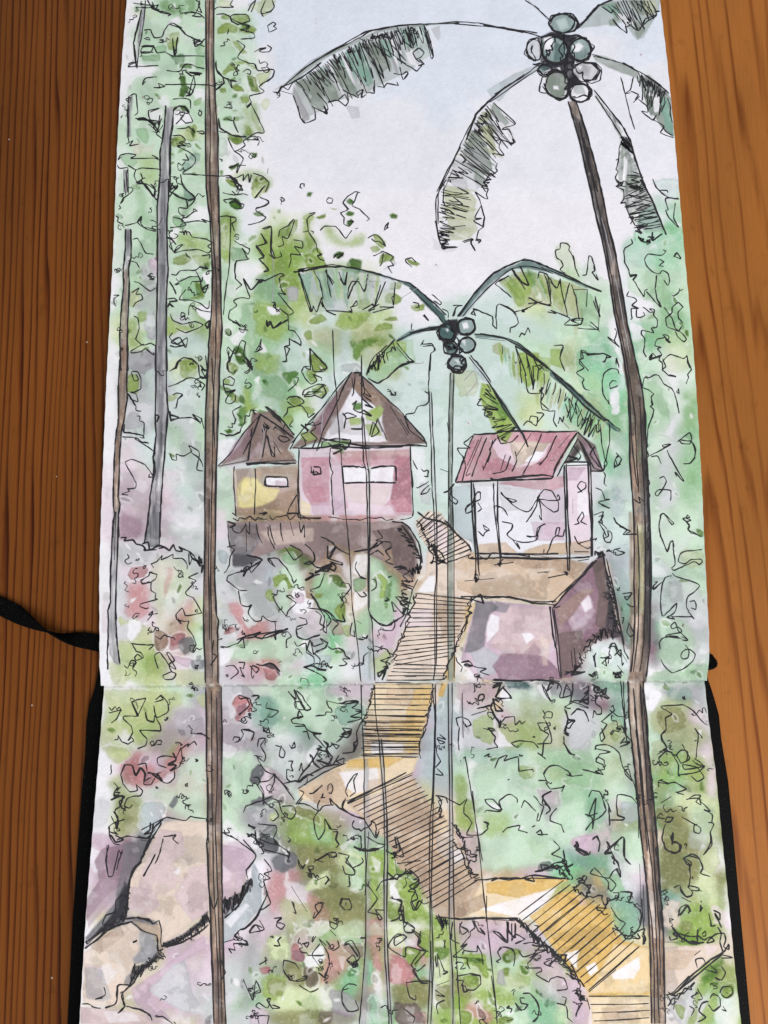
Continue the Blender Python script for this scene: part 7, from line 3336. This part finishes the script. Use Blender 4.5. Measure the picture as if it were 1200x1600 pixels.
def side(P):
    return P[:, 1] < foldline(P[:, 0]) - 0.6
def build_page(name, upper, rows, Lc, Rc, zf, nu, labels, plabel):
    px, py, W = page_grid(rows, Lc, Rc, zf, nu, upper)
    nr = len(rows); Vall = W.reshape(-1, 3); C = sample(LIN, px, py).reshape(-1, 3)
    idx = np.arange(nr * nu).reshape(nr, nu)
    Q = np.stack([idx[:-1, :-1], idx[1:, :-1], idx[1:, 1:], idx[:-1, 1:]], -1).reshape(-1, 4)
    cx = (px[:-1, :-1] + px[1:, 1:]) / 2; cy = (py[:-1, :-1] + py[1:, 1:]) / 2
    ids = sample(IDM, cx, cy).reshape(-1); ids[(cy.reshape(-1) < -25) | (cy.reshape(-1) > 1625)] = 0
    ribs = {}
    random.seed(11)
    for mid, wd, pencil, P in STROKES:
        P = np.asarray(P); ok = side(P) if upper else ~side(P)
        Lx = np.interp(P[:, 1], Lc[:, 0], Lc[:, 1]) + 1.0; Rx = np.interp(P[:, 1], Rc[:, 0], Rc[:, 1]) - 1.0
        ok &= (P[:, 0] > Lx) & (P[:, 0] < Rx)
        i = 0; n = len(P)
        while i < n:
            if not ok[i]: i += 1; continue
            j = i
            while j < n and ok[j]: j += 1
            if j - i >= 2:
                r = ribbon(P[i:j], wd if not pencil else 1.0, zf, upper, 0.00005 + random.random() * 0.00005)
                if r: ribs.setdefault(mid, []).append((r[0], r[1], 2 if pencil else 1))
            i = j
    page = None
    for mid in [0] + sorted(set(ids.tolist()) | set(ribs) - {0}):
        if mid == 0 and page is not None: continue
        sel = Q[ids == mid]
        used, inv = np.unique(sel.ravel(), return_inverse=True)
        Vs = [Vall[used]]; Fs = [inv.reshape(-1, 4)]; Ms = [np.zeros(len(sel), np.int32)]; Cs = [C[used]]
        off = len(used)
        for V, F, mi in ribs.get(mid, []):
            Vs.append(V); Fs.append(F + off); Ms.append(np.full(len(F), mi, np.int32)); Cs.append(np.zeros((len(V), 3))); off += len(V)
        if mid == 0:                                         # thickness of the sheet: a lip round the edge and an underside
            ring = np.concatenate([idx[0, :], idx[1:, -1], idx[-1, -2::-1], idx[-2:0:-1, 0]])
            T = Vall[ring]; Bt = T - np.array([0, 0, 0.0011]); n = len(ring)
            Vs += [T, Bt]; Cs += [C[ring] * 0.85] * 2
            i = np.arange(n); j = (i + 1) % n
            Fs.append(np.stack([i + off, j + off, j + off + n, i + off + n], -1)); Ms.append(np.zeros(n, np.int32)); off += 2 * n
            g = idx[::24, ::24]; gv = Vall[g.ravel()] - np.array([0, 0, 0.0011]); gi = np.arange(g.size).reshape(g.shape)
            Vs.append(gv); Cs.append(np.full((len(gv), 3), 0.74))
            q = np.stack([gi[:-1, :-1], gi[:-1, 1:], gi[1:, 1:], gi[1:, :-1]], -1).reshape(-1, 4) + off
            Fs.append(q); Ms.append(np.full(len(q), 3, np.int32))
        me = mesh_np(name, np.concatenate(Vs), np.concatenate(Fs), np.concatenate(Ms), np.concatenate(Cs))
        mats = [M_paint, M_ink, M_pencil, M_paper]
        if mid == 0:
            page = link(name, me, mats, book, plabel)
        else:
            key = MOTIFS[mid]; link('painted_' + key.split()[0], me, mats, page, labels.get(key))
    return page

LAB = {
 'boulder': 'rounded boulders painted in sand and violet at lower left',
 'boardwalk': 'plank boardwalk painted in ochre, winding down the picture',
 'small_hut': 'small yellow and brown hut with a pointed roof, left of the pink hut',
 'large_hut': 'pink hut with a tall brown triangular roof on a brown rock base',
 'pavilion': 'open pavilion with a pink ridged roof on thin posts',
 'stone_terrace': 'mauve and tan rock wall under the pavilion deck',
 'palm_tree large': 'tall palm with grey coconuts and a long brown trunk at the right edge',
 'palm_tree small': 'smaller green palm with teal coconuts behind the huts',
 'tree_trunk brown': 'straight brown tree trunk at the left running down both pages',
 'tree_trunk grey': 'thick grey tree trunk left of the brown one',
 'tree_trunk thin': 'thin pale trunk along the left margin',
 'pole slim': 'slim see-through pole trunks drawn over the middle of the picture',
}
rows_u = np.concatenate([np.arange(-260, -20, 12.0), np.arange(-20, 1072, 1.5), [1072.0]])
rows_l = np.concatenate([np.arange(1072, 1622, 1.5), np.arange(1624, 2260, 14.0)])
build_page('upper_page', True, rows_u, LU, RU, zu, 640, LAB, 'upper page with huts, palms and pale sky')
build_page('lower_page', False, rows_l, LL, RL, zl, 660, LAB, 'lower page with the winding path and boulders')

def ring_px(Lc, Rc, y0, y1, inset, n=60):
    ys = np.linspace(y0, y1, n)
    l = np.stack([np.interp(ys, Lc[:, 0], Lc[:, 1]) + inset, ys], -1)
    r = np.stack([np.interp(ys, Rc[:, 0], Rc[:, 1]) - inset, ys], -1)
    return np.concatenate([l, r[::-1]])
# the leaves stacked under each half
rp = ring_px(LU, RU, -240, 1058, 6)
link('page_block', prism(unproject(rp[:, 0], rp[:, 1], zu(rp[:, 0], rp[:, 1]) - 0.0013), unproject(rp[:, 0], rp[:, 1], np.full(len(rp), 0.0004))), [M_paper], book)
rp = ring_px(LL, RL, 1082, 2230, 4)
tp = unproject(rp[:, 0], rp[:, 1], zl(rp[:, 0], rp[:, 1]) - 0.0013); bt = tp.copy(); bt[:, 2] = 0.0021
half = len(rp) // 2; Vb = np.concatenate([tp, bt]); nb = len(rp); Fb = []
for i in range(nb): Fb.append([i, i + nb, (i + 1) % nb + nb, (i + 1) % nb])
for i in range(half - 1): Fb.append([i, nb - 1 - i, nb - 2 - i, i + 1]); Fb.append([i + nb, i + 1 + nb, 2 * nb - 2 - i, 2 * nb - 1 - i])
link('page_block', mesh_np('block', Vb, Fb), [M_paper], book)

cov = [(153.5, 1040), (151, 1060), (145, 1083), (138, 1103), (134, 1130), (132, 1180), (129.5, 1205), (120, 1330), (112, 1450), (104.5, 1600), (88, 1900), (66, 2290),
       (1240, 2290), (1204, 1900), (1174, 1600), (1161, 1460), (1149, 1330), (1139, 1222), (1128, 1155), (1124.5, 1118), (1119, 1098), (1113, 1078), (1108, 1064), (1103, 1046)]
cov = np.array(cov, float)
o = link('cover', prism(unproject(cov[:, 0], cov[:, 1], np.full(len(cov), 0.0020)), unproject(cov[:, 0], cov[:, 1], np.full(len(cov), 0.0020)) * np.array([1, 1, 0]) + np.array([0, 0, 0.0002])), [M_cover], book, 'black cover showing past the edges of the lower page')
bevel(o, 0.0006, 3)

# elastic strap: a flat band that turns over once on its way under the book
def strap(name, pts, wdt, twist, z0, thick, label):
    P = np.array(pts, float); s = np.r_[0, np.cumsum(np.hypot(*np.diff(P, axis=0).T))]; n = 90
    t = np.linspace(0, s[-1], n); cx = np.interp(t, s, P[:, 0]); cy = np.interp(t, s, P[:, 1])
    W0 = unproject(cx, cy, np.full(n, z0))[:, :2]
    k = np.ones(9) / 9; W0 = np.stack([np.convolve(np.pad(W0[:, i], 4, 'edge'), k, 'valid') for i in (0, 1)], -1)
    wd = np.interp(t / s[-1], *zip(*wdt)); an = np.interp(t / s[-1], *zip(*twist))
    V = []
    d = np.gradient(W0, axis=0); d /= np.hypot(d[:, 0], d[:, 1])[:, None]
    for i in range(n):
        nv = np.array([-d[i, 1], d[i, 0], 0]); up = np.array([0, 0, 1.0])
        a = nv * math.cos(an[i]) + up * math.sin(an[i]); b_ = -nv * math.sin(an[i]) + up * math.cos(an[i])
        c = np.array([W0[i, 0], W0[i, 1], z0 + abs(math.sin(an[i])) * wd[i] / 2])
        for sa, sb in ((-1, -1), (1, -1), (1, 1), (-1, 1)):
            V.append(c + a * sa * wd[i] / 2 + b_ * sb * thick / 2)
    F = [[i * 4 + j, i * 4 + (j + 1) % 4, (i + 1) * 4 + (j + 1) % 4, (i + 1) * 4 + j] for i in range(n - 1) for j in range(4)]
    F += [[3, 2, 1, 0], [n * 4 - 4, n * 4 - 3, n * 4 - 2, n * 4 - 1]]
    return link(name, mesh_np(name, V, F), [M_elastic], book, label)
strap('elastic_strap', [(-90, 912), (-30, 934), (0, 946), (40, 966), (75, 984), (95, 992.5), (115, 997), (152, 1004), (190, 1012)],
      [(0, .0062), (.4, .0062), (.72, .0052), (1, .0062)], [(0, 0.06), (.42, 0.15), (.62, R(80)), (.68, R(97)), (.80, R(162)), (1, R(175))], 0.0008, 0.0007, 'black elastic strap with a twist lying on the wood at the left')
lp = np.array([(1080, 1020), (1108, 1022.5), (1113.5, 1021.5), (1117, 1027), (1121, 1032), (1122.5, 1037), (1121, 1042), (1116, 1045.5), (1109, 1047.5), (1080, 1052)], float)
o = link('elastic_loop', prism(unproject(lp[:, 0], lp[:, 1], np.full(len(lp), 0.0017)), unproject(lp[:, 0], lp[:, 1], np.full(len(lp), 0.0017)) * np.array([1, 1, 0]) + np.array([0, 0, 0.0001])), [M_elastic], book, 'end of the black elastic strap at the right')
bevel(o, 0.0005, 2)
